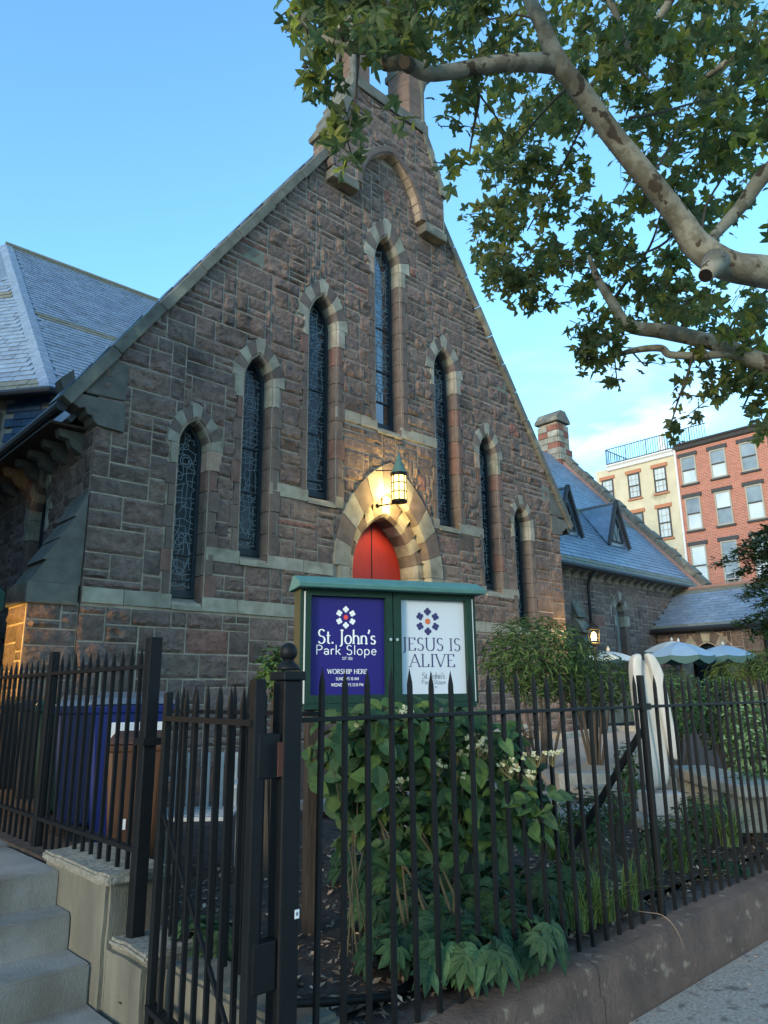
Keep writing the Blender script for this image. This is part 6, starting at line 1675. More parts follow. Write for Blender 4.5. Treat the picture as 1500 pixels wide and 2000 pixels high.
# cut stub with a near-black disc painting the shade in its hollow
a = at_d(1398, 512, 6.32); b = at_d(1378, 538, 6.12)
MB().tube([a, a.lerp(b, 0.7), b], [0.12, 0.072, 0.06], 14).build('cut_stub', 'bark', tree, smooth=True)
MB().tube([b + (b - a) * 0.005, b + (b - a) * 0.02], [0.056, 0.054], 12).build('stub_hollow_shade', 'hollow', tree)
a = at_d(798, 128, 5.75); b = at_d(790, 122, 5.6)
MB().tube([a, b], [0.06, 0.045], 10).build('cut_stub', 'twig_bark', tree)

# foliage masses: centre pixel, radii in pixels, distance, spread of distance, how many leaves, leaf size
MASS = [
 (690, 40, 140, 85, 5.8, 0.7, 520, 0.125), (600, 40, 70, 60, 5.8, 0.4, 85, 0.12), (755, 45, 65, 55, 5.9, 0.5, 110, 0.12), (635, 125, 48, 50, 5.75, 0.3, 60, 0.125), (555, 60, 22, 40, 5.8, 0.2, 9, 0.11),
 (665, 215, 32, 70, 5.6, 0.2, 24, 0.135), (690, 280, 40, 34, 5.55, 0.2, 16, 0.14), (770, 232, 32, 24, 5.6, 0.2, 7, 0.14),
 (940, 60, 80, 85, 7.0, 1.0, 330, 0.12), (905, 30, 50, 45, 7.0, 0.8, 110, 0.12), (930, 160, 50, 45, 6.5, 0.5, 40, 0.12), (1010, 40, 80, 80, 8.0, 1.4, 330, 0.13),
 (895, 205, 38, 26, 6.3, 0.3, 14, 0.12), (925, 270, 22, 60, 6.3, 0.2, 16, 0.11), (885, 335, 36, 30, 6.2, 0.2, 16, 0.12),
 (1030, 240, 100, 100, 10.0, 1.6, 800, 0.15), (1000, 330, 75, 70, 10.0, 1.2, 350, 0.15), (960, 420, 52, 50, 10.2, 1.0, 220, 0.15), (1010, 500, 75, 55, 10.2, 1.2, 380, 0.15), (1065, 440, 95, 80, 10.3, 1.5, 620, 0.15),
 (975, 535, 40, 30, 10.0, 0.5, 60, 0.14), (1050, 570, 50, 26, 10.0, 0.6, 80, 0.14), (1110, 530, 70, 50, 10.4, 1.2, 320, 0.15),
 (1110, 330, 50, 60, 10.0, 1.2, 200, 0.15), (1090, 160, 90, 90, 9.6, 1.6, 560, 0.15), (1180, 60, 120, 90, 9.0, 2.0, 800, 0.15), (1300, 80, 130, 110, 9.0, 2.2, 1000, 0.15), (1420, 80, 110, 120, 9.0, 2.2, 950, 0.15),
 (1230, 210, 110, 90, 9.2, 2.0, 700, 0.15), (1350, 230, 120, 100, 9.2, 2.2, 850, 0.15), (1460, 230, 80, 110, 9.0, 2.0, 500, 0.15),
 (1290, 340, 80, 60, 9.8, 1.5, 330, 0.15), (1400, 350, 95, 75, 9.4, 2.0, 480, 0.15), (1230, 450, 75, 70, 10.2, 1.5, 420, 0.15), (1180, 500, 60, 60, 10.2, 1.2, 300, 0.15), (1280, 520, 85, 70, 10.0, 1.6, 480, 0.15),
 (1240, 590, 60, 45, 9.6, 1.2, 180, 0.14), (1320, 600, 80, 55, 9.8, 1.5, 380, 0.15), (1420, 610, 90, 65, 9.8, 1.6, 480, 0.15), (1480, 660, 50, 90, 9.6, 1.4, 300, 0.15), (1380, 440, 60, 50, 9.6, 1.5, 200, 0.15),
 (1160, 660, 38, 38, 9.0, 0.5, 130, 0.13), (1175, 710, 26, 20, 9.0, 0.3, 40, 0.13), (1205, 745, 16, 14, 8.9, 0.2, 10, 0.13), (1265, 720, 22, 16, 8.9, 0.2, 8, 0.13), (1195, 640, 34, 30, 9.0, 0.5, 70, 0.13),
 (1440, 760, 50, 60, 9.2, 0.8, 240, 0.14), (1485, 790, 40, 60, 9.2, 0.8, 190, 0.14), (1400, 700, 50, 35, 9.4, 0.8, 80, 0.13),
 (1310, 755, 26, 26, 8.8, 0.3, 20, 0.12), (1350, 800, 38, 22, 8.8, 0.3, 22, 0.12), (1290, 835, 32, 20, 8.8, 0.3, 18, 0.12), (1385, 775, 30, 30, 8.8, 0.3, 22, 0.12),
 # beyond the frame, where the crown goes on overhead and to the right
 (900, -120, 260, 110, 7.0, 1.6, 650, 0.15), (1250, -160, 260, 140, 8.5, 2.2, 1100, 0.16), (1650, 60, 160, 220, 8.5, 2.2, 900, 0.16), (1650, 450, 150, 220, 8.8, 2.0, 800, 0.16), (1620, 780, 120, 140, 9.0, 1.5, 350, 0.15),
]
tw_ = MB()
leaves = []
for (px, py, rx, ry, t, ts, n, sz) in MASS:
    n = int(n * (0.34 if n > 150 else 0.8))
    nc = max(1, n // 9)
    cents = []
    for q in range(nc):                                # leaves gather on short twigs, which leaves gaps for the sky
        while True:
            a, b = rr(-1, 1), rr(-1, 1)
            if a * a + b * b < 1: break
        tt = t + rr(-ts, ts)
        c_ = at_d(px + a * rx, py + b * ry, tt)
        out_d = Vector((rr(-1, 1), rr(-1, 1), rr(-0.9, 0.35))).normalized()
        L = rr(0.18, 0.42)
        cents.append((c_, out_d, L))
        tw_.tube([c_ - out_d * L * 0.7, c_ + Vector((0, 0, 0.02)), c_ + out_d * L * 0.5], [0.006, 0.005, 0.002], 4, cap=False)
    for q in range(n):
        c_, od, L = cents[q % nc]
        p = c_ + od * L * rr(-0.6, 0.6) + Vector((rr(-1, 1), rr(-1, 1), rr(-1, 0.7))) * 0.11
        nrm = Vector((rr(-0.9, 0.9), rr(-0.9, 0.9), rr(0.1, 1.0)))
        leaves.append((orient(p, sz * rr(0.6, 1.15), nrm, rr(0, 2 * PI)), random.choice(LEAF_T)))
for (x0, y0, z0, rx, ry, rz, n) in ((-7.5, -10.5, 7.6, 3.6, 3.0, 1.3, 650), (-4.0, -8.5, 8.4, 3.2, 2.6, 1.4, 450), (-11.0, -9.0, 8.2, 2.8, 3.0, 1.2, 450), (-8.5, -13.5, 7.4, 3.5, 2.5, 1.3, 400), (-3.5, -12.0, 7.4, 3.0, 2.5, 1.3, 350)):
    for _ in range(n):                                 # the crown goes on over the sidewalk
        d = rnd_unit() * random.random() ** 0.4
        p = Vector((x0 + d.x * rx, y0 + d.y * ry, z0 + d.z * rz))
        v_ = p - CAM; dep = v_.dot(FW)
        if dep > 0.3:
            ix, iy = 750 + FPX * v_.dot(RT) / dep, 1000 - FPX * v_.dot(UP) / dep
            if -80 < ix < 1580 and -60 < iy: continue   # keep the open sky open over the church
        leaves.append((orient(p, 0.17 * rr(0.7, 1.15), Vector((rr(-0.9, 0.9), rr(-0.9, 0.9), rr(0.1, 1.0))), rr(0, 2 * PI)), random.choice(LEAF_T)))
many(leaves, maple_leaf(), tree, 'leaf', 'tree_leaf', limit=300, rest_name='foliage')
# fine branchlets, drawn from the limbs into the masses
for pp in ([(925, 135, 6.0, 10), (935, 190, 6.1, 8), (925, 250, 6.2, 6), (915, 310, 6.2, 4)], [(940, 190, 6.1, 5), (975, 240, 6.3, 4), (985, 290, 6.6, 3)],
           [(700, 100, 5.75, 9), (697, 160, 5.65, 6), (690, 215, 5.6, 5), (672, 290, 5.55, 3)], [(697, 165, 5.65, 4), (725, 205, 5.6, 4), (765, 215, 5.6, 3)], [(620, 60, 5.8, 6), (575, 20, 5.8, 4), (550, 30, 5.8, 3)], [(600, 70, 5.8, 4), (560, 72, 5.8, 3)],
           [(1355, 690, 8.8, 7), (1340, 740, 8.8, 6), (1325, 780, 8.8, 5), (1310, 830, 8.8, 3)], [(1325, 770, 8.8, 4), (1375, 775, 8.8, 3)], [(1235, 688, 9.0, 5), (1260, 715, 8.9, 3)], [(1200, 695, 9.0, 4), (1205, 745, 8.9, 3)],
           [(1195, 590, 9.1, 10), (1230, 540, 9.4, 8), (1270, 480, 9.6, 6), (1290, 420, 9.8, 4)], [(1230, 230, 6.6, 8), (1290, 220, 7.5, 7), (1360, 200, 8.4, 5), (1430, 190, 9, 3)], [(1270, 350, 6.4, 7), (1300, 300, 7.2, 6), (1330, 240, 8, 4)],
           [(1160, 200, 6.4, 7), (1120, 280, 7.4, 6), (1080, 360, 8.8, 5), (1030, 450, 9.8, 4)], [(1120, 160, 6.4, 7), (1060, 220, 7.6, 6), (1000, 290, 9.2, 4)], [(1330, 430, 6.6, 8), (1290, 480, 7.6, 6), (1200, 510, 9.4, 5), (1100, 510, 10, 3)],
           [(1080, 60, 6.3, 8), (1020, 30, 7, 6), (950, 40, 7, 4), (900, 60, 7, 3)], [(1370, 470, 6.6, 8), (1380, 400, 7.4, 6), (1420, 330, 8.4, 5), (1440, 260, 9, 3)], [(1300, 640, 9, 8), (1330, 600, 9.4, 6), (1380, 560, 9.8, 4)], [(1440, 680, 8.8, 8), (1470, 740, 9.1, 6), (1450, 800, 9.2, 4)]):
    limb(pp, 'branchlet', 'twig_bark', n=6)
tw_.build('twigs', 'twig_bark', tree, kind='stuff')
# seed balls
ball = MB().lathe((0, 0, 0), [(max(0.002, 0.016 * math.sin(PI * i / 6)), -0.016 * math.cos(PI * i / 6)) for i in range(7)], 8).mesh('seed_ball', 'twig_bark', True)
for (px, py, t) in ((1048, 585, 10), (1049, 594, 10), (1075, 578, 10), (672, 213, 5.6), (1150, 355, 9.9), (1159, 357, 9.9)):
    link('seed_ball', ball, tree, Matrix.Translation(at_d(px, py, t)))

# ------------------------------------------------------------------ garden plants
def shrub(name, loc, label, cat, n, rx, ry, rz, size, leaf, m, tints, limit=0, stems=7, group=None, zoff=0.0, up=0.5, shell=0.35, hollow=None):
    o = thing(name, loc, label, cat, group)
    c_ = Vector(loc) + Vector((0, 0, zoff))
    items = []
    lump = [(rnd_unit(), rr(0.5, 1.0)) for _ in range(9)]
    for _ in range(n):
        d = rnd_unit(); 
        if d.z < -0.35: d.z = -d.z * 0.5
        k = shell + (1 - shell) * random.random() ** 0.5
        bulge = 0.78 + 0.3 * max(d.dot(l) * w for l, w in lump)
        p = c_ + Vector((d.x * rx, d.y * ry, d.z * rz)) * k * bulge
        nrm = (d + Vector((rr(-.7, .7), rr(-.7, .7), rr(-.2, .9) + up)))
        items.append((orient(p, size * rr(0.65, 1.2), nrm, rr(0, 2 * PI)), random.choice(tints)))
    many(items, leaf, o, 'leaf', m, limit=limit, rest_name='foliage')
    for k in range(stems):
        d = Vector((rr(-0.7, 0.7) * rx, rr(-0.7, 0.7) * ry, rr(0.3, 0.85) * rz))
        MB().tube([Vector(loc) + Vector((d.x * 0.12, d.y * 0.12, -0.05)), Vector(loc) + Vector((d.x * 0.5, d.y * 0.5, zoff * 0.6 + d.z * 0.3)), c_ + d], [0.014, 0.010, 0.004], 6, cap=False).build('stem', 'stem', o)
    return o, c_
HT = [(0.85, 0.95, 0.9), (1.0, 1.0, 1.0), (0.7, 0.85, 0.85), (1.35, 1.3, 0.9), (0.6, 0.75, 0.75), (1.1, 1.1, 0.95), (1.7, 1.45, 0.85)]
# hydrangea below the notice board
hcen = at_d(865, 1500, 3.80)
hyd = thing('hydrangea', (hcen.x, hcen.y, 0.38), 'broad leafed hydrangea with fading cream flowers below the notice board', 'shrub')
rt0 = Vector((RT.x, RT.y, 0)).normalized(); fw0 = Vector((FW.x, FW.y, 0)).normalized()
items = []
for (px, py, rxp, ryp, n_) in ((850, 1470, 190, 85, 230), (760, 1440, 120, 70, 110), (930, 1520, 130, 90, 150), (1010, 1560, 75, 55, 90), (800, 1580, 140, 75, 150), (900, 1600, 120, 60, 130), (770, 1640, 110, 45, 70), (880, 1650, 110, 40, 70), (990, 1610, 70, 50, 60), (700, 1540, 70, 70, 50), (860, 1395, 70, 26, 30), (720, 1400, 110, 26, 60), (800, 1410, 120, 24, 60), (960, 1620, 60, 40, 26)):
    cc_ = at_d(px, py, 3.80)
    for _ in range(n_):
        d = rnd_unit(); k = random.random() ** 0.4
        pp_ = cc_ + (rt0 * d.x * rxp * 3.8 / FPX + Vector((0, 0, d.z * ryp * 3.8 / FPX)) + fw0 * d.y * 0.24) * k
        nrm = Vector((0, 0, 1.0)) - fw0 * rr(0.3, 1.2) + rt0 * rr(-0.7, 0.7) + Vector((0, 0, rr(-0.3, 0.3)))
        nn = nrm.normalized()
        items.append((orient(pp_, rr(0.06, 0.135), nrm, rr(0, 2 * PI)), random.choice(HT)))
many(items, ovate_leaf(), hyd, 'leaf', 'shrub_leaf', limit=300, rest_name='foliage')
for k in range(7):
    a_ = hcen + rt0 * rr(-0.2, 0.2); b_ = at_d(rr(680, 1040), rr(1430, 1580), 3.8 + rr(-.15, .15))
    MB().tube([(a_.x, a_.y, 0.34), Vector(((a_.x * 0.6 + b_.x * 0.4), (a_.y * 0.6 + b_.y * 0.4), (0.34 + b_.z) / 2)), b_], [0.009, 0.007, 0.003], 5, cap=False).build('stem', 'stem', hyd)
q2 = at_d(690, 1480, 3.75)
items = []
for _ in range(130):
    d = rnd_unit(); pp_ = q2 + Vector((d.x * 0.26, d.y * 0.26, d.z * 0.34)) * rr(0.4, 1)
    items.append((orient(pp_, 0.125 * rr(0.7, 1.15), d + Vector((0, 0, 1.1)) - FW * 0.6, rr(0, 6.28)), random.choice(HT)))
hy2 = thing('hydrangea', (q2.x, q2.y, 0.4), 'hydrangea shoots beside the wooden sign post', 'shrub')
many(items, ovate_leaf(), hy2, 'leaf', 'shrub_leaf', limit=130)
for k in range(6):
    MB().tube([(q2.x + rr(-.1, .1), q2.y + rr(-.1, .1), 0.38), q2 + Vector((rr(-.2, .2), rr(-.2, .2), rr(-0.3, .2)))], [0.005, 0.003], 5, cap=False).build('stem', 'stem', hy2)
fpts = [(840, 1420), (855, 1435), (790, 1400), (890, 1445), (940, 1460), (955, 1440), (985, 1470), (1010, 1480), (1030, 1490), (870, 1478), (905, 1510), (700, 1420), (770, 1530), (1000, 1505), (925, 1420), (715, 1465), (1075, 1475), (1055, 1480)]
for (px, py) in fpts:
    t = 3.62 + rr(-0.06, 0.12)
    c_ = at_d(px + rr(-14, 14), py + rr(-26, 26), t)
    mb = MB(); v, f = small_leaf()
    for k in range(7):
        cc_ = c_ + Vector((rr(-1, 1) * 0.05, rr(-1, 1) * 0.05, rr(-0.5, 0.5) * 0.04))
        for j_ in range(4):
            M_ = orient(cc_, rr(0.010, 0.018), Vector((rr(-.5, .5), rr(-.5, .5), 1)) - FW, j_ * PI / 2 + rr(0, 1))
            mb.add([M_ @ Vector(q) for q in [(0, 0, 0), (0.5, 0.5, 0.05), (0, 1, 0), (-0.5, 0.5, 0.05)]], [(0, 1, 2, 3)], random.choice([(1, 1, 1), (0.8, 0.85, 0.6), (0.62, 0.5, 0.35), (1.05, 1.05, 0.95)]))
    for k in range(8):
        mb.tube([c_ + Vector((0, 0, -0.06)), c_ + Vector((rr(-1, 1) * 0.05, rr(-1, 1) * 0.05, rr(-0.3, 0.5) * 0.04))], 0.0012, 3, (0.4, 0.35, 0.2), cap=False)
    mb.build('flower_head', 'petal', hyd, kind='stuff')
# hellebores along the wall
heb = [(735, 1700), (790, 1750), (860, 1720), (850, 1830), (905, 1840), (960, 1790), (1010, 1735), (1060, 1745), (1085, 1860), (1115, 1730), (780, 1870), (950, 1905), (700, 1640 + 50), (420, 1850), (1030, 1890), (770, 1660), (840, 1665), (905, 1680), (965, 1690), (1040, 1800), (1000, 1835), (885, 1900), (740, 1790), (825, 1780), (930, 1745)]
pal = palmate_leaf(7, 0.40)
where_h = ['beside the wooden sign post', 'in front of the leaf litter', 'under the hydrangea', 'low by the wall foot', 'in the middle of the bed by the wall', 'between the fence and the hydrangea', 'behind the fence near the grass', 'next to the grass clumps', 'spilling over the brown wall', 'against the tall grass', 'nearest the gate post along the wall', 'hanging over the wall top', 'farthest left under the notice board', 'behind the open gate', 'at the right end of the wall planting', 'just below the hydrangea at left', 'just below the hydrangea centre', 'below the fading flowers', 'below the right hydrangea leaves', 'left of the arching grass', 'amid the wall planting', 'at the wall edge in the middle', 'by the second fence picket', 'in the thick of the clumps', 'upslope amid the clumps']
for k, (px, py) in enumerate(heb):
    z = 0.34 if py > 1780 else 0.38
    p = at_z(px, py + 40, z)
    if p.y < -7.52: p.y = -7.50 if k not in (8, 11) else -7.62
    o = thing('hellebore', (p.x, p.y, z), 'dark green hellebore clump ' + where_h[k], 'plant', 'hellebores in the bed behind the fence')
    nl = 12
    for j_ in range(nl):
        a = 2 * PI * j_ / nl + rr(-.3, .3); L = rr(0.07, 0.16); hgt = rr(0.08, 0.20)
        tip = Vector((p.x + L * math.cos(a), p.y + L * math.sin(a), z + hgt))
        MB().tube([(p.x, p.y, z - 0.02), Vector((p.x + L * 0.4 * math.cos(a), p.y + L * 0.4 * math.sin(a), z + hgt * 0.8)), tip], [0.005, 0.004, 0.003], 5, cap=False).build('leaf_stalk', 'stem', o)
        nrm = Vector((0.55 * math.cos(a) - 0.25, 0.55 * math.sin(a) - 0.3, 0.9))
        tnt = random.choice([(1, 1, 1), (0.8, 0.9, 0.95), (1.2, 1.15, 1.0), (0.65, 0.8, 0.8), (1.35, 1.25, 0.95)])
        M_ = orient(tip, rr(0.11, 0.165), nrm, a - PI / 2 + rr(-.4, .4))
        MB().add(pal[0], pal[1], tnt).build('leaf', 'hellebore_leaf', o).matrix_basis = M_
# grass clumps
def grass(px, py, z, n, L, w, label, tint=((1, 1, 1),), lean=0.5, name='grass_clump', group='grass clumps in the bed', rad=0.06):
    p = at_z(px, py, z)
    if p.y < -7.5: p.y = -7.5
    o = thing(name, (p.x, p.y, z), label, 'grass', group)
    mb = MB()
    for _ in range(n):
        a = rr(0, 2 * PI); ln = L * rr(0.55, 1.15); ben = lean * rr(0.2, 1.3)
        b0 = Vector((p.x + rr(-rad, rad), p.y + rr(-rad, rad), z - 0.01))
        dh = Vector((math.cos(a), math.sin(a), 0)); sd_ = Vector((-dh.y, dh.x, 0)) * w * 0.5
        V = []
        for i in range(6):
            s_ = i / 5
            q = b0 + dh * ln * ben * s_ * s_ + Vector((0, 0, ln * (s_ - 0.55 * ben * s_ ** 2.2)))
            k_ = (1 - s_ ** 2) * 0.9 + 0.1
            V += [q - sd_ * k_, q + sd_ * k_]
        mb.add(V, [(2 * i, 2 * i + 1, 2 * i + 3, 2 * i + 2) for i in range(5)], random.choice(tint))
    mb.build('blades', 'grass_blade', o, kind='stuff')
    return o
GT = ((1.3, 1.3, 1.1), (1.0, 1.1, 0.9), (1.3, 1.25, 1.0), (0.65, 0.75, 0.7), (1.6, 1.4, 1.0))
for k, (px, py, L, n) in enumerate(((1090, 1680, 0.46, 110), (1130, 1760, 0.36, 90), (1190, 1800, 0.34, 110), (1235, 1770, 0.38, 90), (1160, 1690, 0.34, 70), (1275, 1730, 0.32, 90), (1210, 1830, 0.26, 60), (1060, 1640, 0.40, 80), (1330, 1700, 0.30, 80))):
    grass(px, py, 0.36, n, L, 0.009, 'green grass clump ' + ['standing tall beside the hydrangea', 'among the hellebores near the wall', 'arching over the wall in the middle', 'right of the iron brace foot', 'behind the fence under the brace', 'in front of the marble plinth', 'low at the wall edge', 'left of the tallest clump', 'at the right below the striped grass'][k], GT, lean=0.7)
VT = ((2.6, 2.3, 2.4), (1.0, 1.05, 0.9), (3.2, 2.8, 3.0), (0.8, 0.9, 0.8), (1.9, 1.7, 1.6))
for k, (px, py, L) in enumerate(((1425, 1650, 0.42), (1395, 1620, 0.34), (1480, 1610, 0.36))):
    grass(px, py, 0.42, 110, L, 0.014, 'cream striped variegated grass ' + ['nearest the fence at right', 'beside the marble plinth', 'under the stone bench end'][k], VT, lean=0.9, name='striped_grass', group='variegated grass clumps', rad=0.05)
# straw blade fallen over the wall
a = at_y(1305, 1800, -7.72)
tag(MB().tube([a + Vector((-0.10 * (1 - q) ** 1.5 + 0.045 * q, 0.12 * (1 - q) ** 2 - 0.055 * min(1, q * 2.2), 0.05 - 0.02 * q - 0.26 * max(0, q - 0.3) ** 1.2)) for q in [i / 12 for i in range(13)]], [0.0022 * (0.4 + 0.6 * math.sin(PI * i / 12)) for i in range(13)], 5).build('dry_straw', 'dead_leaf'), 'pale dry straw blade hanging over the brown wall', 'straw')

# bamboo-like shrub in front of the church wall
SL_ = small_leaf()
lance = [(0, 0, 0), (0.09, 0.3, 0.03), (0.07, 0.7, 0.0), (0, 1, -0.10), (-0.07, 0.7, 0.0), (-0.09, 0.3, 0.03)], [(0, 1, 2, 3), (0, 3, 4, 5)]
ST = [(1, 1, 1), (0.7, 0.8, 0.8), (1.6, 1.5, 1.1), (1.25, 1.2, 0.9), (0.55, 0.65, 0.65), (2.0, 1.7, 1.3)]
def px_shrub(name, label, px, py, t, rxp, ryp, n, size, leaf, tints, m='shrub_leaf', base=0.6, limit=0, stems=8, cat='shrub', up=0.5, group=None, dep=None):
    c_ = at_d(px, py, t); rx = rxp * t / FPX; rz = ryp * t / FPX
    o = thing(name, (c_.x, c_.y, base), label, cat, group)
    items = []
    lump = [(rnd_unit(), rr(0.4, 1.0)) for _ in range(11)]
    for _ in range(n):
        d = rnd_unit(); k = 0.3 + 0.7 * random.random() ** 0.5
        bulge = 0.72 + 0.36 * max(d.dot(l) * w for l, w in lump)
        pp_ = c_ + Vector((d.x * rx, d.y * (dep or rx), d.z * rz)) * k * bulge
        if pp_.z < base - 0.1: continue
        items.append((orient(pp_, size * rr(0.6, 1.25), d + Vector((rr(-.8, .8), rr(-.8, .8), rr(-.2, .8) + up)), rr(0, 6.28)), random.choice(tints)))
    many(items, leaf, o, 'leaf', m, limit=limit, rest_name='foliage')
    for k in range(stems):
        d = Vector((rr(-0.6, 0.6) * rx, rr(-0.6, 0.6) * rx, rr(-0.2, 0.6) * rz))
        MB().tube([(c_.x + d.x * 0.2, c_.y + d.y * 0.2, base - 0.05), Vector((c_.x + d.x * 0.6, c_.y + d.y * 0.6, (base + c_.z) / 2)), c_ + d], [0.022, 0.016, 0.006], 6, cap=False).build('stem', 'twig_bark', o)
    return o
px_shrub('evergreen_shrub', 'loose narrow leafed evergreen shrub right of the notice board', 1045, 1285, 9.6, 118, 88, 3600, 0.115, lance, ST, base=0.6, stems=10)
px_shrub('evergreen_shrub', 'lower spreading evergreen shrub left of the sculpture', 1150, 1330, 9.9, 95, 60, 2200, 0.10, lance, ST, base=0.62, stems=9)
px_shrub('climbing_shrub', 'yellow green climber peeping between gate post and notice board', 535, 1310, 5.2, 36, 50, 260, 0.075, SL_, [(1.8, 1.7, 1.0), (1.1, 1.2, 0.9), (2.4, 2.0, 1.3), (0.8, 0.9, 0.8)], base=0.45, limit=60, stems=5)
px_shrub('boxy_shrub', 'dense dark shrub behind the marble sculpture', 1310, 1370, 8.9, 90, 70, 2300, 0.07, SL_, [(0.8, 0.9, 0.8), (1.1, 1.1, 0.9), (0.6, 0.7, 0.65), (1.9, 1.8, 1.5)], base=0.6)
px_shrub('boxy_shrub', 'small leafed shrub under the umbrellas', 1415, 1395, 9.2, 75, 80, 2000, 0.07, SL_, [(0.8, 0.9, 0.8), (1.2, 1.1, 0.9), (0.6, 0.7, 0.65), (2.2, 2.1, 1.8)], base=0.6)
px_shrub('variegated_shrub', 'white variegated shrub at the right edge behind the fence', 1475, 1450, 7.6, 60, 110, 1700, 0.075, SL_, [(3.6, 3.2, 4.2), (1.1, 1.2, 1.0), (0.8, 0.9, 0.9), (4.4, 3.8, 5.0), (2.4, 2.2, 2.4)], base=0.5)
px_shrub('golden_shrub', 'olive gold shrub below the right umbrella', 1440, 1318, 10.8, 60, 30, 900, 0.09, lance, [(1.9, 1.4, 0.7), (1.4, 1.1, 0.7), (0.9, 0.8, 0.6)], base=0.62)
px_shrub('evergreen_shrub', 'glossy green shrub at the right frame edge below the porch', 1492, 1300, 10.4, 36, 40, 600, 0.10, lance, ST, base=0.62)
px_shrub('garden_perennial', 'low leafy perennial growing beside the sculpture plinth', 1225, 1500, 6.4, 28, 55, 320, 0.06, SL_, HT, base=0.5, limit=40, stems=6)
px_shrub('garden_perennial', 'thin stemmed perennial with pale blue flowers near the brace', 1200, 1575, 5.6, 40, 45, 200, 0.05, SL_, HT, base=0.45, limit=40, stems=8)
px_shrub('ground_ivy', 'ivy trailing along the wall top at the right', 1400, 1700, 5.4, 60, 26, 420, 0.055, ovate_leaf(0.9), [(0.8, 0.95, 0.9), (0.6, 0.75, 0.75), (1.1, 1.1, 1.0)], m='hellebore_leaf', base=0.3, limit=80, stems=0)
px_shrub('red_leaf_plant', 'dark plum leafed plant at the end of the gravel path', 1012, 1440, 8.8, 34, 20, 220, 0.07, SL_, [(1.3, 0.5, 0.9), (1.9, 0.7, 1.1), (0.7, 0.4, 0.6)], base=0.6, limit=40, stems=3)

px_shrub('variegated_shrub', 'cream edged shrub between the bench and the right frame edge', 1465, 1560, 6.3, 55, 60, 700, 0.06, SL_, [(3.2, 2.9, 3.6), (1.1, 1.2, 1.0), (0.8, 0.9, 0.9), (2.2, 2.0, 2.2)], base=0.4, limit=60)
px_shrub('garden_perennial', 'leafy green perennial in front of the stone bench', 1370, 1600, 5.9, 60, 50, 520, 0.06, SL_, HT, base=0.4, limit=60, stems=8)
px_shrub('garden_perennial', 'low mixed greenery between plinth and fence', 1300, 1640, 5.3, 60, 40, 420, 0.055, SL_, HT, base=0.36, limit=60, stems=6)
px_shrub('garden_perennial', 'fine leafed greenery behind the tall grass', 1140, 1600, 5.0, 50, 60, 420, 0.055, SL_, HT, base=0.38, limit=60, stems=6)

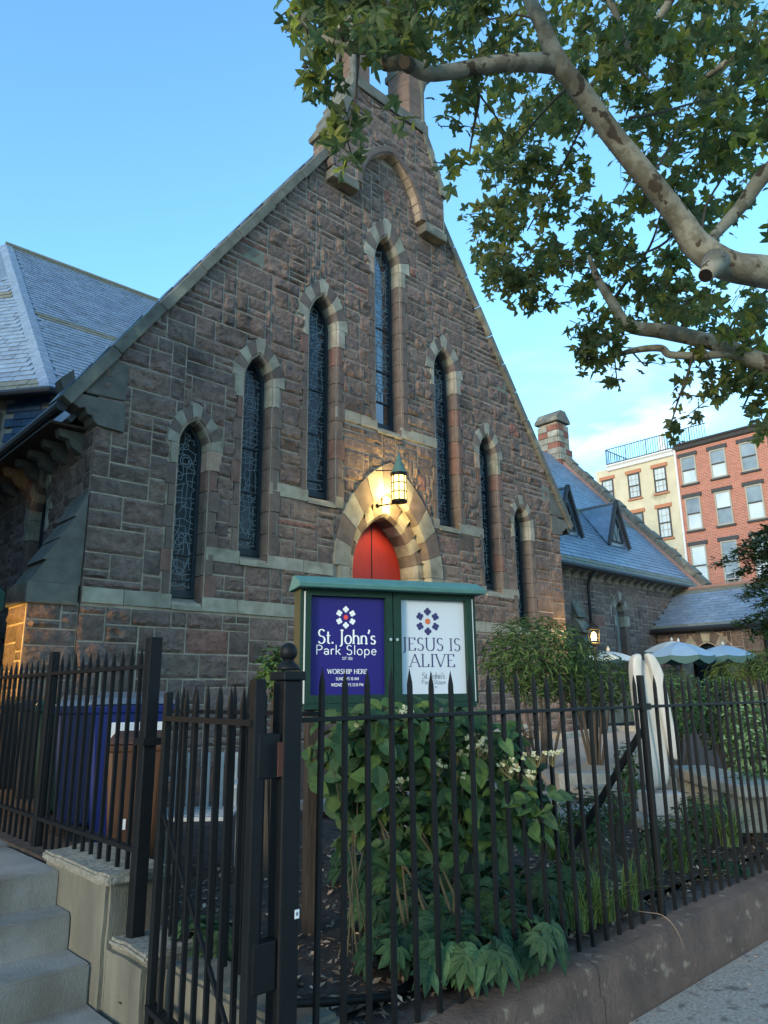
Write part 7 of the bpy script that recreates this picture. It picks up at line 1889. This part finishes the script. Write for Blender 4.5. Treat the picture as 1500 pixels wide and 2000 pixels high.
# conifer at the right edge, before the porch
con = thing('conifer_tree', (5.2, -4.6, 0.6), 'dark drooping conifer branches at the right edge before the porch', 'tree')
cp = at_d(1560, 1180, 12.5)
MB().tube([(cp.x, cp.y, 0.5), (cp.x, cp.y, cp.z + 2.2)], [0.16, 0.03], 10).build('trunk', 'twig_bark', con, smooth=True)
items = []
for (tx, ty) in ((1400, 1098), (1440, 1120), (1450, 1165), (1440, 1215), (1465, 1240), (1480, 1090), (1465, 1062), (1440, 1075), (1490, 1130), (1485, 1180), (1500, 1215), (1500, 1080), (1520, 1060), (1475, 1145), (1510, 1290), (1505, 1245)):
    e_ = at_d(tx, ty, 12.5 + rr(-0.5, 0.5)); s0 = Vector((cp.x, cp.y, e_.z + rr(0.1, 0.45)))
    MB().tube([s0, s0.lerp(e_, 0.6) + Vector((0, 0, 0.1)), e_], [0.02, 0.012, 0.004], 5, cap=False).build('branch', 'twig_bark', con)
    for k in range(330):
        s_ = random.random() ** 0.7
        p = s0.lerp(e_, s_) + Vector((0, 0, 0.1 * math.sin(PI * s_)))
        off = Vector((rr(-1, 1), rr(-1, 1), rr(-1.0, 0.3))) * 0.20 * (1.1 - 0.6 * s_)
        items.append((orient(p + off, 0.15 * rr(0.6, 1.2), Vector((rr(-.6, .6), rr(-.6, .6), 1)), rr(0, 6.28)), random.choice([(0.55, 0.7, 0.75), (0.7, 0.85, 0.85), (0.4, 0.55, 0.6), (0.95, 1.0, 0.9)])))
feather = [(0, 0, 0), (0.16, 0.25, 0), (0.05, 0.35, 0), (0.14, 0.6, 0), (0.04, 0.66, 0), (0, 1, -0.1), (-0.04, 0.66, 0), (-0.14, 0.6, 0), (-0.05, 0.35, 0), (-0.16, 0.25, 0)], [(0, 1, 2, 9), (2, 3, 4, 7), (9, 2, 7, 8), (4, 5, 6), (4, 6, 7)]
many(items, feather, con, 'spray', 'shrub_leaf', limit=200, rest_name='needles')

# leaf litter and mulch
mb = MB(); v, f = small_leaf()
for _ in range(5200):
    x, y = rr(-7.5, -1.5), -7.5 + 2.6 * random.random() ** 1.3
    z = garden_z(x, max(y, -7.4)) if y > -7.4 else 0.315
    M_ = orient(Vector((x, y, z + rr(0.002, 0.022))), rr(0.02, 0.065), Vector((rr(-.6, .6), rr(-.6, .6), 1)), rr(0, 6.28))
    t = random.choice([(1, 1, 1), (0.5, 0.45, 0.4), (1.5, 1.4, 1.3), (0.7, 0.6, 0.5), (0.35, 0.32, 0.3), (2.0, 1.9, 1.9)])
    mb.add([M_ @ Vector(q) for q in v], f, t)
o = mb.build('leaf_litter', 'dead_leaf', kind='stuff'); o['label'] = 'brown leaf litter and bark mulch over the bed'; o['category'] = 'leaf litter'
mb = MB()
for _ in range(420):
    x = rr(-7.2, 0); y = -7.79 - abs(random.gauss(0, 0.22))
    M_ = orient(Vector((x, y, 0.004)), rr(0.008, 0.03), Vector((rr(-.4, .4), rr(-.4, .4), 1)), rr(0, 6.28))
    mb.add([M_ @ Vector(q) for q in v], f, random.choice([(1, 1, 1), (0.4, 0.36, 0.33), (1.8, 1.7, 1.6)]))
o = mb.build('sidewalk_debris', 'dead_leaf', kind='stuff'); o['label'] = 'scattered dry leaf crumbs along the foot of the wall'; o['category'] = 'debris'
print('objects', len(bpy.data.objects), 'stones', nst)
